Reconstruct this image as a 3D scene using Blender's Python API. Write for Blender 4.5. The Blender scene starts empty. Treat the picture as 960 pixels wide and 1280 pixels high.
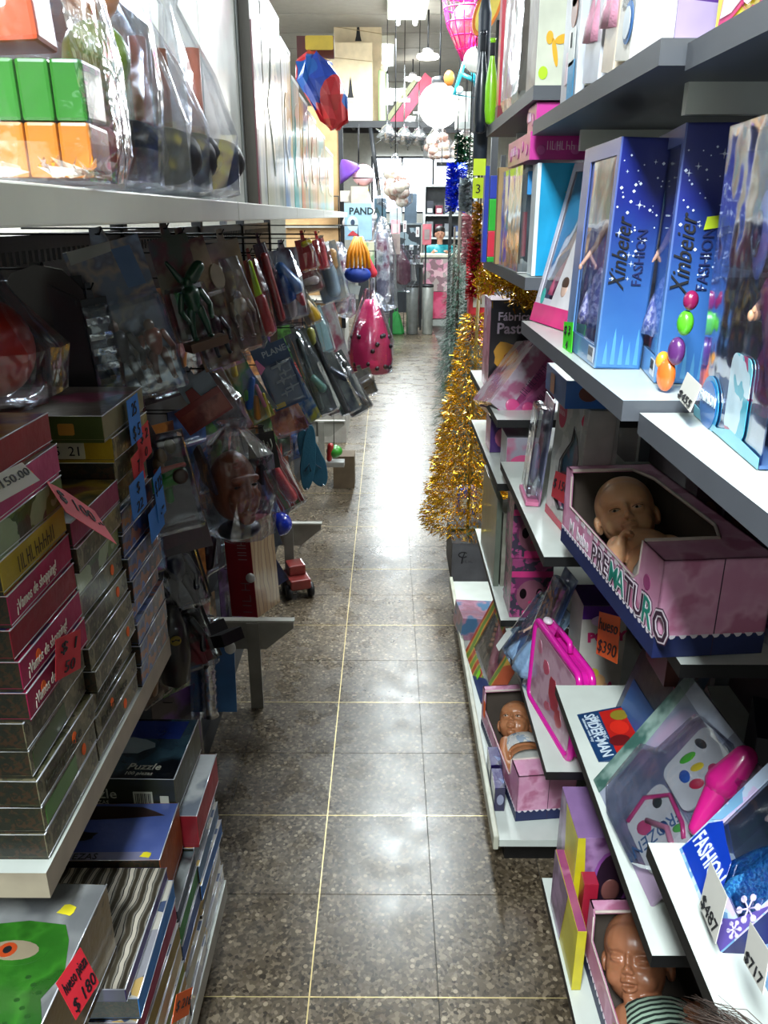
import bpy, bmesh, math, random
from mathutils import Matrix, Vector, Euler
R=math.radians; RND=random.Random(7)
SC=bpy.context.scene; COL=SC.collection
# ------------------------------------------------------------ camera, world, lights, exposure
FPX=1000.0; PITCH=R(20.3); YAW=R(.27); CAMZ=1.7
cd=bpy.data.cameras.new('camera'); cam=bpy.data.objects.new('camera',cd); COL.objects.link(cam)
cam.location=(0,0,CAMZ); cam.rotation_euler=Euler((R(90)-PITCH,0,YAW),'XYZ')
cd.sensor_fit='VERTICAL'; cd.sensor_height=24; cd.sensor_width=24; cd.lens=24*FPX/1280; cd.clip_start=.02; cd.clip_end=80
SC.camera=cam
CR=cam.rotation_euler.to_matrix()
vs=SC.view_settings; vs.view_transform='Standard'; vs.look='None'; vs.gamma=1; vs.use_curve_mapping=False; vs.exposure=.95
w=bpy.data.worlds.new('world'); SC.world=w; w.use_nodes=True
w.node_tree.nodes['Background'].inputs[0].default_value=(.62,.8,1,1); w.node_tree.nodes['Background'].inputs[1].default_value=.30
def lamp(name,loc,size,power,col=(1,1,1),kind='AREA',rot=(0,0,0)):
    l=bpy.data.lights.new(name,kind); l.energy=power; l.color=col
    if kind=='AREA': l.shape='RECTANGLE'; l.size=size[0]; l.size_y=size[1]
    else: l.shadow_soft_size=size
    o=bpy.data.objects.new(name,l); o.location=loc; o.rotation_euler=rot; COL.objects.link(o); return o
COOL=(.88,.97,1)
TUBES=[(.15,4.95,3.08,52),(.15,7.0,3.08,38),(-.1,9.2,3.08,42),(.1,12.0,3.08,62),(.3,15.0,3.08,110),(-1.9,3.2,3.08,60),(1.75,3.4,3.08,50),(-.35,-.7,3.08,110),(-1.9,7,3.08,60),(1.75,7.5,3.08,50)]
for x,y,z,p in TUBES: lamp('tube_light',(x,y,z-.07),(.3,1.2),p,COOL)
# ------------------------------------------------------------ helpers
def U(px,py,**k):
    """point where the ray through a pixel meets a world plane X=, Y= or Z="""
    d=CR@Vector((px-480,640-py,-FPX)); (ax,v),=k.items(); i='XYZ'.index(ax); o=Vector((0,0,CAMZ))
    return o+d*((v-o[i])/d[i])
def lin(h):
    if not isinstance(h,str): return tuple(h[:3])+(1,)
    h=h.lstrip('#'); c=[int(h[i:i+2],16)/255 for i in (0,2,4)]
    return tuple(x/12.92 if x<=.04045 else ((x+.055)/1.055)**2.4 for x in c)+(1,)
_M={}
def nodes(name):
    m=bpy.data.materials.new(name); m.use_nodes=True; nt=m.node_tree; return m,nt,nt.nodes['Principled BSDF']
def tc(nt,scale=(1,1,1),kind='Object'):
    t=nt.nodes.new('ShaderNodeTexCoord'); mp=nt.nodes.new('ShaderNodeMapping'); mp.inputs['Scale'].default_value=scale
    nt.links.new(t.outputs[kind],mp.inputs[0]); return mp.outputs[0]
def bump(nt,bs,src,strength=.3,dist=.01):
    b=nt.nodes.new('ShaderNodeBump'); b.inputs['Strength'].default_value=strength; b.inputs['Distance'].default_value=dist
    nt.links.new(src,b.inputs['Height']); nt.links.new(b.outputs[0],bs.inputs['Normal'])
def noise(nt,co,scale,detail=3):
    n=nt.nodes.new('ShaderNodeTexNoise'); n.inputs['Scale'].default_value=scale; n.inputs['Detail'].default_value=detail
    nt.links.new(co,n.inputs['Vector']); return n
def ramp(nt,src,stops,mode='LINEAR'):
    r=nt.nodes.new('ShaderNodeValToRGB'); r.color_ramp.interpolation=mode; e=r.color_ramp.elements
    while len(e)<len(stops): e.new(.5)
    for i,(p,c) in enumerate(stops): e[i].position=p; e[i].color=lin(c)
    nt.links.new(src,r.inputs[0]); return r.outputs[0]
def mat(col,rough=.45,metal=0,coat=0,var=.08,wrap=0,sss=0,alpha=1,trans=0,emit=0,bmp=None):
    key=('m',col,rough,metal,coat,var,wrap,sss,alpha,trans,emit,bmp)
    if key in _M: return _M[key]
    m,nt,b=nodes('paint_'+str(len(_M))); c=lin(col); b.inputs['Roughness'].default_value=rough; b.inputs['Metallic'].default_value=metal
    b.inputs['Base Color'].default_value=c
    if coat: b.inputs['Coat Weight'].default_value=coat; b.inputs['Coat Roughness'].default_value=.12
    if trans: b.inputs['Transmission Weight'].default_value=trans
    if alpha<1: b.inputs['Alpha'].default_value=alpha
    if sss: b.inputs['Subsurface Weight'].default_value=sss; b.inputs['Subsurface Radius'].default_value=(.01,.004,.002); b.inputs['Subsurface Scale'].default_value=.5
    if emit: b.inputs['Emission Color'].default_value=c; b.inputs['Emission Strength'].default_value=emit
    co=tc(nt)
    if var:
        n=noise(nt,co,14); lo=tuple(x*(1-var*2) for x in c[:3]); hi=tuple(min(1,x*(1+var*2)) for x in c[:3])
        nt.links.new(ramp(nt,n.outputs[0],[(.3,lo),(.7,hi)]),b.inputs['Base Color'])
    if wrap: bump(nt,b,noise(nt,co,wrap,4).outputs[0],.55,.006)
    elif bmp: bump(nt,b,noise(nt,co,bmp,4).outputs[0],.3,.004)
    _M[key]=m; return m
def art(cols,scale=9,kind='voronoi',rough=.35,coat=.7,wrap=25,str_=(1,1,1),seed=0):
    """flat printed picture: irregular coloured patches in the given colours"""
    key=('a',tuple(cols),scale,kind,rough,coat,wrap,str_,seed)
    if key in _M: return _M[key]
    m,nt,b=nodes('print_'+str(len(_M))); co=tc(nt,str_)
    mp=nt.nodes.new('ShaderNodeMapping'); mp.inputs['Location'].default_value=(seed*.37,seed*.71,seed*.13); nt.links.new(co,mp.inputs[0]); co2=mp.outputs[0]
    nz=noise(nt,co2,scale*.8,2)
    mx=nt.nodes.new('ShaderNodeMix'); mx.data_type='RGBA'; mx.inputs[0].default_value=.12; nt.links.new(co2,mx.inputs[6]); nt.links.new(nz.outputs['Color'],mx.inputs[7])
    if kind=='voronoi':
        v=nt.nodes.new('ShaderNodeTexVoronoi'); v.inputs['Scale'].default_value=scale; nt.links.new(mx.outputs[2],v.inputs['Vector'])
        s=nt.nodes.new('ShaderNodeSeparateColor'); nt.links.new(v.outputs['Color'],s.inputs[0]); src=s.outputs[0]
    elif kind=='wave':
        v=nt.nodes.new('ShaderNodeTexWave'); v.inputs['Scale'].default_value=scale; v.inputs['Distortion'].default_value=4; nt.links.new(co2,v.inputs['Vector']); src=v.outputs['Fac']
    else: src=noise(nt,co2,scale,3).outputs[0]
    n=len(cols)
    st=[((.34+.32*i/n) if kind=='noise' else i/n,c) for i,c in enumerate(cols)]; st[0]=(0,cols[0])
    nt.links.new(ramp(nt,src,st,'CONSTANT' if kind!='noise' else 'LINEAR'),b.inputs['Base Color'])
    b.inputs['Roughness'].default_value=rough; b.inputs['Coat Weight'].default_value=coat; b.inputs['Coat Roughness'].default_value=.1
    if wrap: bump(nt,b,noise(nt,co,wrap,4).outputs[0],.5,.006)
    _M[key]=m; return m
def film(tint='#ffffff',lo=.05,hi=.55,wr=18,rough=.1,name='film'):
    """thin clear plastic: see-through with wrinkled glossy highlights"""
    key=('f',tint,lo,hi,wr,rough)
    if key in _M: return _M[key]
    m,nt,b=nodes(name); nt.nodes.remove(b); out=nt.nodes['Material Output']
    tr=nt.nodes.new('ShaderNodeBsdfTransparent'); tr.inputs[0].default_value=lin(tint)
    gl=nt.nodes.new('ShaderNodeBsdfGlossy'); gl.inputs['Roughness'].default_value=rough; gl.inputs[0].default_value=(.95,.97,1,1)
    lw=nt.nodes.new('ShaderNodeLayerWeight'); lw.inputs[0].default_value=.35
    mr=nt.nodes.new('ShaderNodeMapRange'); mr.inputs[3].default_value=lo; mr.inputs[4].default_value=hi
    nt.links.new(lw.outputs['Facing'],mr.inputs[0])
    bp=nt.nodes.new('ShaderNodeBump'); bp.inputs['Strength'].default_value=.9; bp.inputs['Distance'].default_value=.012
    nt.links.new(noise(nt,tc(nt),wr,3).outputs[0],bp.inputs['Height'])
    for s in (gl,lw): nt.links.new(bp.outputs[0],s.inputs['Normal'])
    mx=nt.nodes.new('ShaderNodeMixShader'); nt.links.new(mr.outputs[0],mx.inputs[0]); nt.links.new(tr.outputs[0],mx.inputs[1]); nt.links.new(gl.outputs[0],mx.inputs[2])
    nt.links.new(mx.outputs[0],out.inputs[0]); _M[key]=m; return m
class MB:
    def __init__(s): s.v=[]; s.f=[]; s.mi=[]; s.sm=[]
    def add(s,vs,fs,mi=0,M=None,smooth=False):
        n=len(s.v); s.v+=[tuple(M@Vector(v)) if M else tuple(v) for v in vs]; s.f+=[tuple(n+i for i in f) for f in fs]; s.mi+=[mi]*len(fs); s.sm+=[smooth]*len(fs); return s
    def box(s,a,b,mi=0,M=None,faces=None):
        (x0,y0,z0),(x1,y1,z1)=a,b
        vs=[(x0,y0,z0),(x1,y0,z0),(x1,y1,z0),(x0,y1,z0),(x0,y0,z1),(x1,y0,z1),(x1,y1,z1),(x0,y1,z1)]
        fs=[(0,3,2,1),(4,5,6,7),(0,1,5,4),(1,2,6,5),(2,3,7,6),(3,0,4,7)]   # bottom top front right back left
        n=len(s.f); s.add(vs,fs,mi,M)
        if faces:
            for k,m in faces.items(): s.mi[n+'btfrkl'.index(k)]=m
        return s
    def prism(s,pts,z0,z1,mi=0,M=None,ax='z'):
        """polygon (2d) extruded; ax = extrusion axis: z:(x,y), y:(x,z), x:(y,z)"""
        mk={'z':lambda p,t:(p[0],p[1],t),'y':lambda p,t:(p[0],t,p[1]),'x':lambda p,t:(t,p[0],p[1])}[ax]
        n=len(pts); vs=[mk(p,z0) for p in pts]+[mk(p,z1) for p in pts]
        s.add(vs,[tuple(range(n))[::-1],tuple(range(n,2*n))]+[(i,(i+1)%n,n+(i+1)%n,n+i) for i in range(n)],mi,M); return s
    def lathe(s,prof,n=16,mi=0,M=None,cap=True):
        vs=[]; fs=[]
        for r,z in prof:
            for k in range(n): a=2*math.pi*k/n; vs.append((r*math.cos(a),r*math.sin(a),z))
        for i in range(len(prof)-1):
            for k in range(n): fs.append((i*n+k,i*n+(k+1)%n,(i+1)*n+(k+1)%n,(i+1)*n+k))
        if cap: fs+= [tuple(range(n))[::-1],tuple((len(prof)-1)*n+k for k in range(n))]
        s.add(vs,fs,mi,M,True); return s
    def ell(s,c,r,mi=0,M=None,n=14,m=10,R_=None):
        if not hasattr(r,'__len__'): r=(r,r,r)
        T=Matrix.Translation(c)@((R_.to_4x4() if R_ else Matrix.Identity(4)))@Matrix.Diagonal((*r,1))
        if M: T=M@T
        prof=[(max(math.sin(math.pi*i/m),.001),-math.cos(math.pi*i/m)) for i in range(m+1)]
        s.lathe(prof,n,mi,T); return s
    def tube(s,p,r,n=8,mi=0,M=None,caps=True):
        p=[Vector(q) for q in p]; rs=r if hasattr(r,'__len__') else [r]*len(p); vs=[]; fs=[]; up=None
        for i,q in enumerate(p):
            t=(p[min(i+1,len(p)-1)]-p[max(i-1,0)]).normalized()
            if up is None: up=Vector((0,0,1)) if abs(t.z)<.9 else Vector((1,0,0))
            a=t.cross(up).normalized(); b=a.cross(t).normalized(); up=b
            for k in range(n): g=2*math.pi*k/n; vs.append(q+(a*math.cos(g)+b*math.sin(g))*rs[i])
        for i in range(len(p)-1):
            for k in range(n): fs.append((i*n+k,i*n+(k+1)%n,(i+1)*n+(k+1)%n,(i+1)*n+k))
        if caps: fs+=[tuple(range(n))[::-1],tuple((len(p)-1)*n+k for k in range(n))]
        s.add(vs,fs,mi,M,True); return s
    def cap(s,a,b,ra,rb=None,mi=0,M=None,n=12):
        """tapered capsule"""
        rb=ra if rb is None else rb; a=Vector(a); b=Vector(b); t=(b-a).normalized(); pts=[];rs=[]
        for k in range(5): g=math.pi/2*k/4; pts.append(a-t*ra*math.cos(g)); rs.append(max(ra*math.sin(g),.0004))
        for k in range(5): g=math.pi/2*k/4; pts.append(b+t*rb*math.sin(g)); rs.append(max(rb*math.cos(g),.0004))
        s.tube(pts,rs,n,mi,M); return s
    def mesh(s,name,mats):
        me=bpy.data.meshes.new(name); me.from_pydata(s.v,[],s.f); me.polygons.foreach_set('material_index',s.mi); me.polygons.foreach_set('use_smooth',s.sm)
        for m in (mats if isinstance(mats,(list,tuple)) else [mats]): me.materials.append(m)
        me.update(); return me
    def obj(s,name,mats,parent=None,M=None,bevel=0,label=None):
        me=s.mesh(name,mats)
        if bevel:
            bm=bmesh.new(); bm.from_mesh(me); bmesh.ops.bevel(bm,geom=[e for e in bm.edges if len(e.link_faces)==2 and e.calc_face_angle(0)>.5],offset=bevel,segments=2,affect='EDGES',profile=.6,clamp_overlap=True); bm.to_mesh(me); bm.free()
        return link(name,me,parent,M,label)
def link(name,me,parent=None,M=None,label=None):
    o=bpy.data.objects.new(name,me); COL.objects.link(o)
    if parent: o.parent=parent
    if M is not None: o.matrix_basis=M
    if label: o['label']=label
    return o
def tag(o,label=None,cat=None,group=None,kind=None):
    for k,v in (('label',label),('category',cat),('group',group),('kind',kind)):
        if v: o[k]=v
    return o
def thing(name,label,cat,M=None,group=None):
    o=bpy.data.objects.new(name,None); o.empty_display_size=.05; COL.objects.link(o)
    if M is not None: o.matrix_basis=M
    return tag(o,label,cat,group)
def T(x,y,z,rz=0,rx=0,ry=0): return Matrix.Translation((x,y,z))@Euler((rx,ry,rz),'XYZ').to_matrix().to_4x4()
def frame(p0,p1,p2):
    """frame with x from p0 to p1 and z towards p2; returns matrix, width, height"""
    p0,p1,p2=Vector(p0),Vector(p1),Vector(p2); x=(p1-p0); w=x.length; x.normalize(); z=p2-p0; z=z-x*z.dot(x); h=z.length; z.normalize(); y=z.cross(x)
    return Matrix(((x.x,y.x,z.x,p0.x),(x.y,y.y,z.y,p0.y),(x.z,y.z,z.z,p0.z),(0,0,0,1))),w,h
def rel(parent,M): return parent.matrix_basis.inverted()@M
_T={}
def lettering(s,parent,x,z,size,m,y=-.0012,rot=0,ext=.0004,M=None,name='lettering',shear=0,bold=0,align='LEFT',fit=0):
    """flat printed letters standing in the local xz plane (facing -y)"""
    k=(s,round(size,4),ext,shear,bold,align,id(m))
    if k not in _T:
        c=bpy.data.curves.new('lettering','FONT'); c.body=s; c.size=size; c.extrude=ext; c.shear=shear; c.offset=bold; c.resolution_u=2; c.align_x=align
        o=bpy.data.objects.new('tmp',c); me=bpy.data.meshes.new_from_object(o); bpy.data.objects.remove(o); me.name='lettering'; me.materials.clear(); me.materials.append(m)
        _T[k]=me
    L=Matrix.Translation((x,y,z))@Matrix.Rotation(-rot,4,'Y')@Matrix.Rotation(R(90),4,'X')
    if fit: L=L@Matrix.Scale(fit/max(.001,max(v.co.x for v in _T[k].vertices)-min(v.co.x for v in _T[k].vertices)),4,(1,0,0))
    return link(name,_T[k],parent,(M@L) if M else L)
def decal(parent,pts,m,y=-.0008,t=.0006,name='printed_patch',M=None,mb=None):
    mb=mb or MB(); mb.prism(pts,y-t,y,0,None,'y')
    return mb.obj(name,m,parent,M)
def scrawl(parent,x,z,w,h,m,n=6,M=None,y=-.001,seed=1,rot=0,name='lettering_strokes'):
    """small print too blurred to read: a row of letter-high strokes"""
    r=random.Random(seed); mb=MB(); s=w/n
    for k in range(n):
        x0=k*s; t=h*.09; c=r.randint(0,3)
        mb.box((x0,-.0003,0),(x0+t,0,h))
        if c!=1: mb.box((x0+t,-.0003,h*(.0 if c==0 else .45)),(x0+s*.6,0,h*(.0 if c==0 else .45)+t))
        if c>0: mb.box((x0+s*.6,-.0003,0),(x0+s*.6+t,0,h*(1 if c<3 else .5)))
    L=Matrix.Translation((x,y,z))@Matrix.Rotation(-rot,4,'Y'); return mb.obj(name,m,parent,(M@L) if M else L)
def blob(cx,cz,rx,rz,n=14,rot=0,seed=None,j=.0):
    r=random.Random(seed); o=[]
    for k in range(n):
        a=2*math.pi*k/n; q=1+(r.random()-.5)*j; x=rx*q*math.cos(a); z=rz*q*math.sin(a); o.append((cx+x*math.cos(rot)-z*math.sin(rot),cz+x*math.sin(rot)+z*math.cos(rot)))
    return o
def rrect(x0,z0,x1,z1,r,n=4):
    o=[]
    for cx,cz,a0 in ((x1-r,z1-r,0),(x0+r,z1-r,90),(x0+r,z0+r,180),(x1-r,z0+r,270)):
        for k in range(n+1): a=R(a0+90*k/n); o.append((cx+r*math.cos(a),cz+r*math.sin(a)))
    return o
ORD='bottom second third fourth fifth sixth seventh eighth ninth tenth eleventh twelfth thirteenth fourteenth'.split()
# common materials
WHT=mat('#d9ddd6',.35,var=.03); DGREY=mat('#55585e',.4,var=.04); BLACK=mat('#0c0c0e',.5); DARK=mat('#17181c',.6); INK=mat('#0a0a12',.6,var=0); CHROME=mat('#c9ccd0',.2,.9,var=.02)
CARD=mat('#8a8478',.8); BROWN=mat('#a98b62',.8,var=.06); WIRE=mat('#1b1b1e',.35,.7)
CLEAR=film(); CLEAR2=film('#f4f8ff',.07,.7,10,.13,'wrap'); RIGID=film('#f6f9ff',.06,.5,4,.06,'rigid_film')
# ------------------------------------------------------------ the setting
def struct(name,mb,m,M=None): return tag(mb.obj(name,m,None,M),kind='structure')
fl=struct('floor',MB().box((-3.2,-1.6,-.06),(3.2,18,-.004)),mat('#3a352e',.6))
m,nt,b=nodes('terrazzo'); co=tc(nt)
geo=nt.nodes.new('ShaderNodeNewGeometry'); co=geo.outputs['Position']
v=nt.nodes.new('ShaderNodeTexVoronoi'); v.inputs['Scale'].default_value=120; nt.links.new(co,v.inputs['Vector'])
v2=nt.nodes.new('ShaderNodeTexVoronoi'); v2.inputs['Scale'].default_value=60; nt.links.new(co,v2.inputs['Vector'])
s1=nt.nodes.new('ShaderNodeSeparateColor'); nt.links.new(v.outputs['Color'],s1.inputs[0])
s2=nt.nodes.new('ShaderNodeSeparateColor'); nt.links.new(v2.outputs['Color'],s2.inputs[0])
c1=ramp(nt,s1.outputs[0],[(0,'#51483c'),(.25,'#655a4a'),(.6,'#75695a'),(.8,'#8c7f6c'),(.96,'#3c342b')],'CONSTANT')
lt=nt.nodes.new('ShaderNodeMath'); lt.operation='GREATER_THAN'; lt.inputs[1].default_value=.86; nt.links.new(s2.outputs[1],lt.inputs[0])
dl=nt.nodes.new('ShaderNodeMath'); dl.operation='LESS_THAN'; dl.inputs[1].default_value=.35; nt.links.new(v2.outputs['Distance'],dl.inputs[0])
an=nt.nodes.new('ShaderNodeMath'); an.operation='MULTIPLY'; nt.links.new(lt.outputs[0],an.inputs[0]); nt.links.new(dl.outputs[0],an.inputs[1])
mx=nt.nodes.new('ShaderNodeMix'); mx.data_type='RGBA'; nt.links.new(an.outputs[0],mx.inputs[0]); nt.links.new(c1,mx.inputs[6]); mx.inputs[7].default_value=lin('#aa9c86')
dn=noise(nt,co,2.2,5); mm=nt.nodes.new('ShaderNodeMix'); mm.data_type='RGBA'; mm.blend_type='MULTIPLY'; mm.inputs[0].default_value=.8
nt.links.new(mx.outputs[2],mm.inputs[6]); nt.links.new(ramp(nt,dn.outputs[0],[(.3,'#a39a8c'),(.65,'#ffffff')]),mm.inputs[7]); nt.links.new(mm.outputs[2],b.inputs['Base Color'])
nt.links.new(ramp(nt,noise(nt,co,9,5).outputs[0],[(.3,(.22,.22,.22)),(.7,(.36,.36,.36))]),b.inputs['Roughness']); b.inputs['Specular IOR Level'].default_value=.4
bump(nt,b,noise(nt,co,5,2).outputs[0],.08,.01)
TERR=m
tme=MB().box((.0012,.0012,-.02),(.2988,.2988,0)).mesh('tile',TERR)
k=0
for i in range(-1,52):
    for j in range(-3,3):
        o=link('tile',tme,fl,Matrix.Translation((-.18+.3*j,1.35+.3*i-.3,0)))
        k+=1
        if k>=300: break
    if k>=300: break
BR=mat('#d8c48c',.3,.6)
for i in range(0,20): MB().box((-.95,-.0011,-.01),(.7,.0011,.0006)).obj('divider_strip',BR,fl,T(0,1.35+.6*i,0))
MB().box((-.0016,0,-.01),(.0016,16,.0006)).obj('divider_strip',BR,fl,T(-.18,.6,0))
CEIL=mat('#a3a19a',.7,var=.03)
ce=struct('ceiling',MB().box((-3.2,-1.6,3.32),(3.2,18,3.4)),mat('#3b3a38',.8))
pm=MB().box((-3.2,.012,3.29),(3.2,.708,3.32)).mesh('panel',CEIL)
for i in range(27): link('panel',pm,ce,T(0,-1.6+.72*i,0))
WL=mat('#b9b6ab',.6,var=.04)
struct('wall_left',MB().box((-3.3,-1.6,0),(-3.2,18,3.4)),WL); struct('wall_right',MB().box((3.2,-1.6,0),(3.3,18,3.4)),WL)
struct('wall_back',MB().box((-3.3,-1.7,0),(3.3,-1.6,3.4)),mat('#77746c',.7)); struct('wall_far',MB().box((-3.3,18,0),(3.3,18.1,3.4)),WL)
# tubes' housings
TUB=mat('#f4fbff',.4,emit=14,var=0)
for i,(x,y,z,p) in enumerate(TUBES[:7]+TUBES[8:]):
    t=thing('ceiling_light',['twin tube ceiling light nearest the camera, over the bare aisle','twin tube ceiling light just before the glass globe lamp','second twin tube ceiling light down the aisle','third twin tube ceiling light down the aisle','farthest twin tube ceiling light by the end wall','tube light over the aisle left of the tall boards','tube light over the aisle right of the doll shelves','tube light over the far left neighbouring aisle','tube light over the far right neighbouring aisle'][i],'light',T(x,y,z+.12),'tube ceiling lights')
    MB().box((-.16,-.62,.02),(.16,.62,.09)).obj('housing',WHT,t,bevel=.008)
    for s in (-.07,.07): MB().tube([(s,-.58,-.01),(s,.58,-.01)],.018,10).obj('tube',TUB if i<5 else TUB,t)
# ------------------------------------------------------------ shelving
SH=mat('#c9cfc8',.3,var=.03,coat=.2); EDGE=mat('#4c4f55',.45,var=.03); EDGEB=mat('#0b0b0c',.5)
def board(u,x0,x1,y0,y1,z,side,t=.02,edge=EDGE,under=None,name='shelf'):
    """shelf whose front edge faces the aisle; x0 aisle side"""
    xa,xb=min(x0,x1),max(x0,x1); mb=MB().box((xa,y0+.002,z-t),(xb,y1-.002,z),0,faces={'f':1,'k':1,('l' if side>0 else 'r'):1,'b':2})
    return mb.obj(name,[SH,edge,under or edge],u,bevel=0)
def rbracket(u,x0,x1,y,z,side,h=.03):
    return MB().box((min(x0,x1),y-.006,z-h),(max(x0,x1),y+.006,z)).obj('bracket',WHT,u)
XB=.74
RU=[('near right shelving unit holding the big doll boxes',.12,.82,[(1.508,.262,EDGE),(.945,.335,EDGEB),(1.845,.268,EDGE)]),
 ('second right shelving unit with the two tall blue cartons',.82,1.5,[(1.52,.245,EDGE),(.746,.365,EDGEB),(.21,.372,EDGEB),(1.85,.245,EDGE)]),
 ('third right shelving unit with the white die cut boxes',1.5,2.18,[(1.596,.248,EDGE),(1.047,.32,EDGEB),(.515,.362,EDGEB),(1.905,.243,EDGE)]),
 ('fourth right shelving unit beside the gold tinsel tree',2.18,2.95,[(1.167,.305,EDGEB),(.98,.315,EDGEB),(.54,.347,EDGEB)])]
for lab,y0,y1,sh in RU:
    u=thing('shelving_unit',lab,'shelf',T(0,0,0),'right shelving units')
    MB().box((XB,y0+.004,.0),(XB+.02,y1-.004,2.3)).obj('back_panel',mat('#3b3138',.6),u)
    for z,x,e in sh:
        board(u,x,XB,y0,y1,z,1,.022,e)
        if z>1.8 or z<.3:
            for yy in (y0+.1,y1-.1): rbracket(u,x+.06,XB,yy,z-.022,1)
    for yy in (y0+.012,): MB().box((XB-.03,yy-.01,0),(XB,yy+.012,2.3)).obj('upright',DGREY,u)
u=thing('base_shelf','low white edged base shelf tray under the second boxed baby doll','shelf',T(0,0,0))
MB().box((.30,1.72,.098),(XB,3.35,.12),0,faces={'l':0}).obj('tray',[SH],u); MB().box((.285,1.705,.10),(.30,3.35,.145)).obj('lip',mat('#b9b9a8',.4),u,bevel=.004)
MB().box((.33,1.78,0),(XB,3.3,.098)).obj('plinth',EDGEB,u)
# left side
XL=-.80
LU=[('near left shelving unit stacked with board games',.35,1.55),('second left unit hung with dark blister packs',1.55,2.55),('third left unit hung with colourful blister packs',2.55,3.6),('fourth left unit beyond the second empty bracket',3.6,4.65),('fifth left unit hung with guns in bags',4.65,5.7)]
PEG=mat('#1c1b1e',.5)
for i,(lab,y0,y1) in enumerate(LU):
    u=thing('shelving_unit',lab,'shelf',T(0,0,0),'left shelving units')
    pb=MB(); n=int((y1-y0)/.033)
    # slotted back: horizontal strips with uprights between the slots
    z=.1
    pb.box((XL-.02,y0,.08),(XL,y1,1.40))
    pb.box((XL-.02,y0,1.40),(XL,y1,1.60))
    for zz in (1.60,):
        pb.box((XL-.02,y0,zz+.028),(XL,y1,zz+.06))
        for q in range(n):
            yy=y0+(y1-y0)*q/n; pb.box((XL-.02,yy,zz),(XL,yy+.014,zz+.028))
    pb.obj('slotted_back_panel',PEG,u)
    x=-.277-(.0 if i==0 else .0)
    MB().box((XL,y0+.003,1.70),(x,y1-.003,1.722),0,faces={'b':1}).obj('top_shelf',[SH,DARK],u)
    MB().box((x,y0+.003,1.692),(x+.006,y1-.003,1.724)).obj('shelf_lip',mat('#d4d3cb',.3,var=.02),u,bevel=.002)
    MB().box((XL-.03,y1-.02,0),(XL+.01,y1+.02,2.2)).obj('upright',DARK,u)
    if i==0:
        board(u,-.478,XL,.872,y1,.836,-1,.045,mat('#a39683',.45)); board(u,-.40,XL,y0,y1,.15,-1,.05,mat('#9a978c',.45))
        MB().box((XL,y0,0),(-.46,y1,.1)).obj('plinth',DARK,u)
    if i in (1,2,4):
        yb,zt,x0,x1={1:(2.53,.35,-.56,-.334),2:(3.59,.31,-.55,-.32),4:(5.6,.32,-.55,-.31)}[i]
        MB().prism([(XL,zt),(x1,zt),(x1,zt-.025),(x1-.10,zt-.11),(XL,zt-.11)],yb-.006,yb+.006,0,None,'y').obj('end_bracket',mat('#8f8d84',.45),u)
        MB().box((XL,yb-.014,zt),(x1+.004,yb+.014,zt+.008)).obj('bracket_flange',mat('#b5b3aa',.4),u)
        MB().box((-.50,yb-.02,.0),(-.455,yb-.007,zt)).obj('leg',mat('#85837a',.45),u)
    if i>0: MB().box((XL,y0,0),(-.6,y1,.09)).obj('plinth',DARK,u)
# ------------------------------------------------------------ left shelves: board game stacks
EDGE_GLINT=mat('#e8ecf4',.25,.5,var=0); OLIVE=art(['#201f16','#2c2818','#3a2819','#1c2018'],70,'voronoi',.5,.3)
TAGC={'blue':mat('#2f78c8',.7,var=.03),'red':mat('#cc2432',.6,var=.03),'pink':mat('#f06070',.6,var=.03),'white':mat('#cfccc4',.7,var=.02),'orange':mat('#ff6a1c',.6,var=.02),'green':mat('#3fd016',.6,var=.02),'lime':mat('#c8e020',.6,var=.02),'yellow':mat('#e8d820',.6)}
def tagcard(parent,p0,p1,p2,col,txt='',size=.3,ink=INK,t=.0008,name='price_card',bend=0,lines=None,frac=.55):
    """paper price card; p0 bottom-left, p1 bottom-right, p2 top-left (world)"""
    M,w,h=frame(p0,p1,p2); M2=rel(parent,M)
    pc=MB().box((0,0,0),(w,t,h)).obj(name,TAGC[col],parent,M2,label=col+' paper price card')
    for k,s in enumerate(lines or ([txt] if txt else [])):
        n=len(lines or [txt]); sz=.5*h if n==1 else h/n*.8
        if not s: continue
        lettering(s,pc,w*.5,h*(frac-.15) if n==1 else h*(1-(k+.8)/n),sz,ink,align='CENTER',shear=.15,name='handwriting',fit=w*min(.88,.22*len(s)))
    return M2
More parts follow.
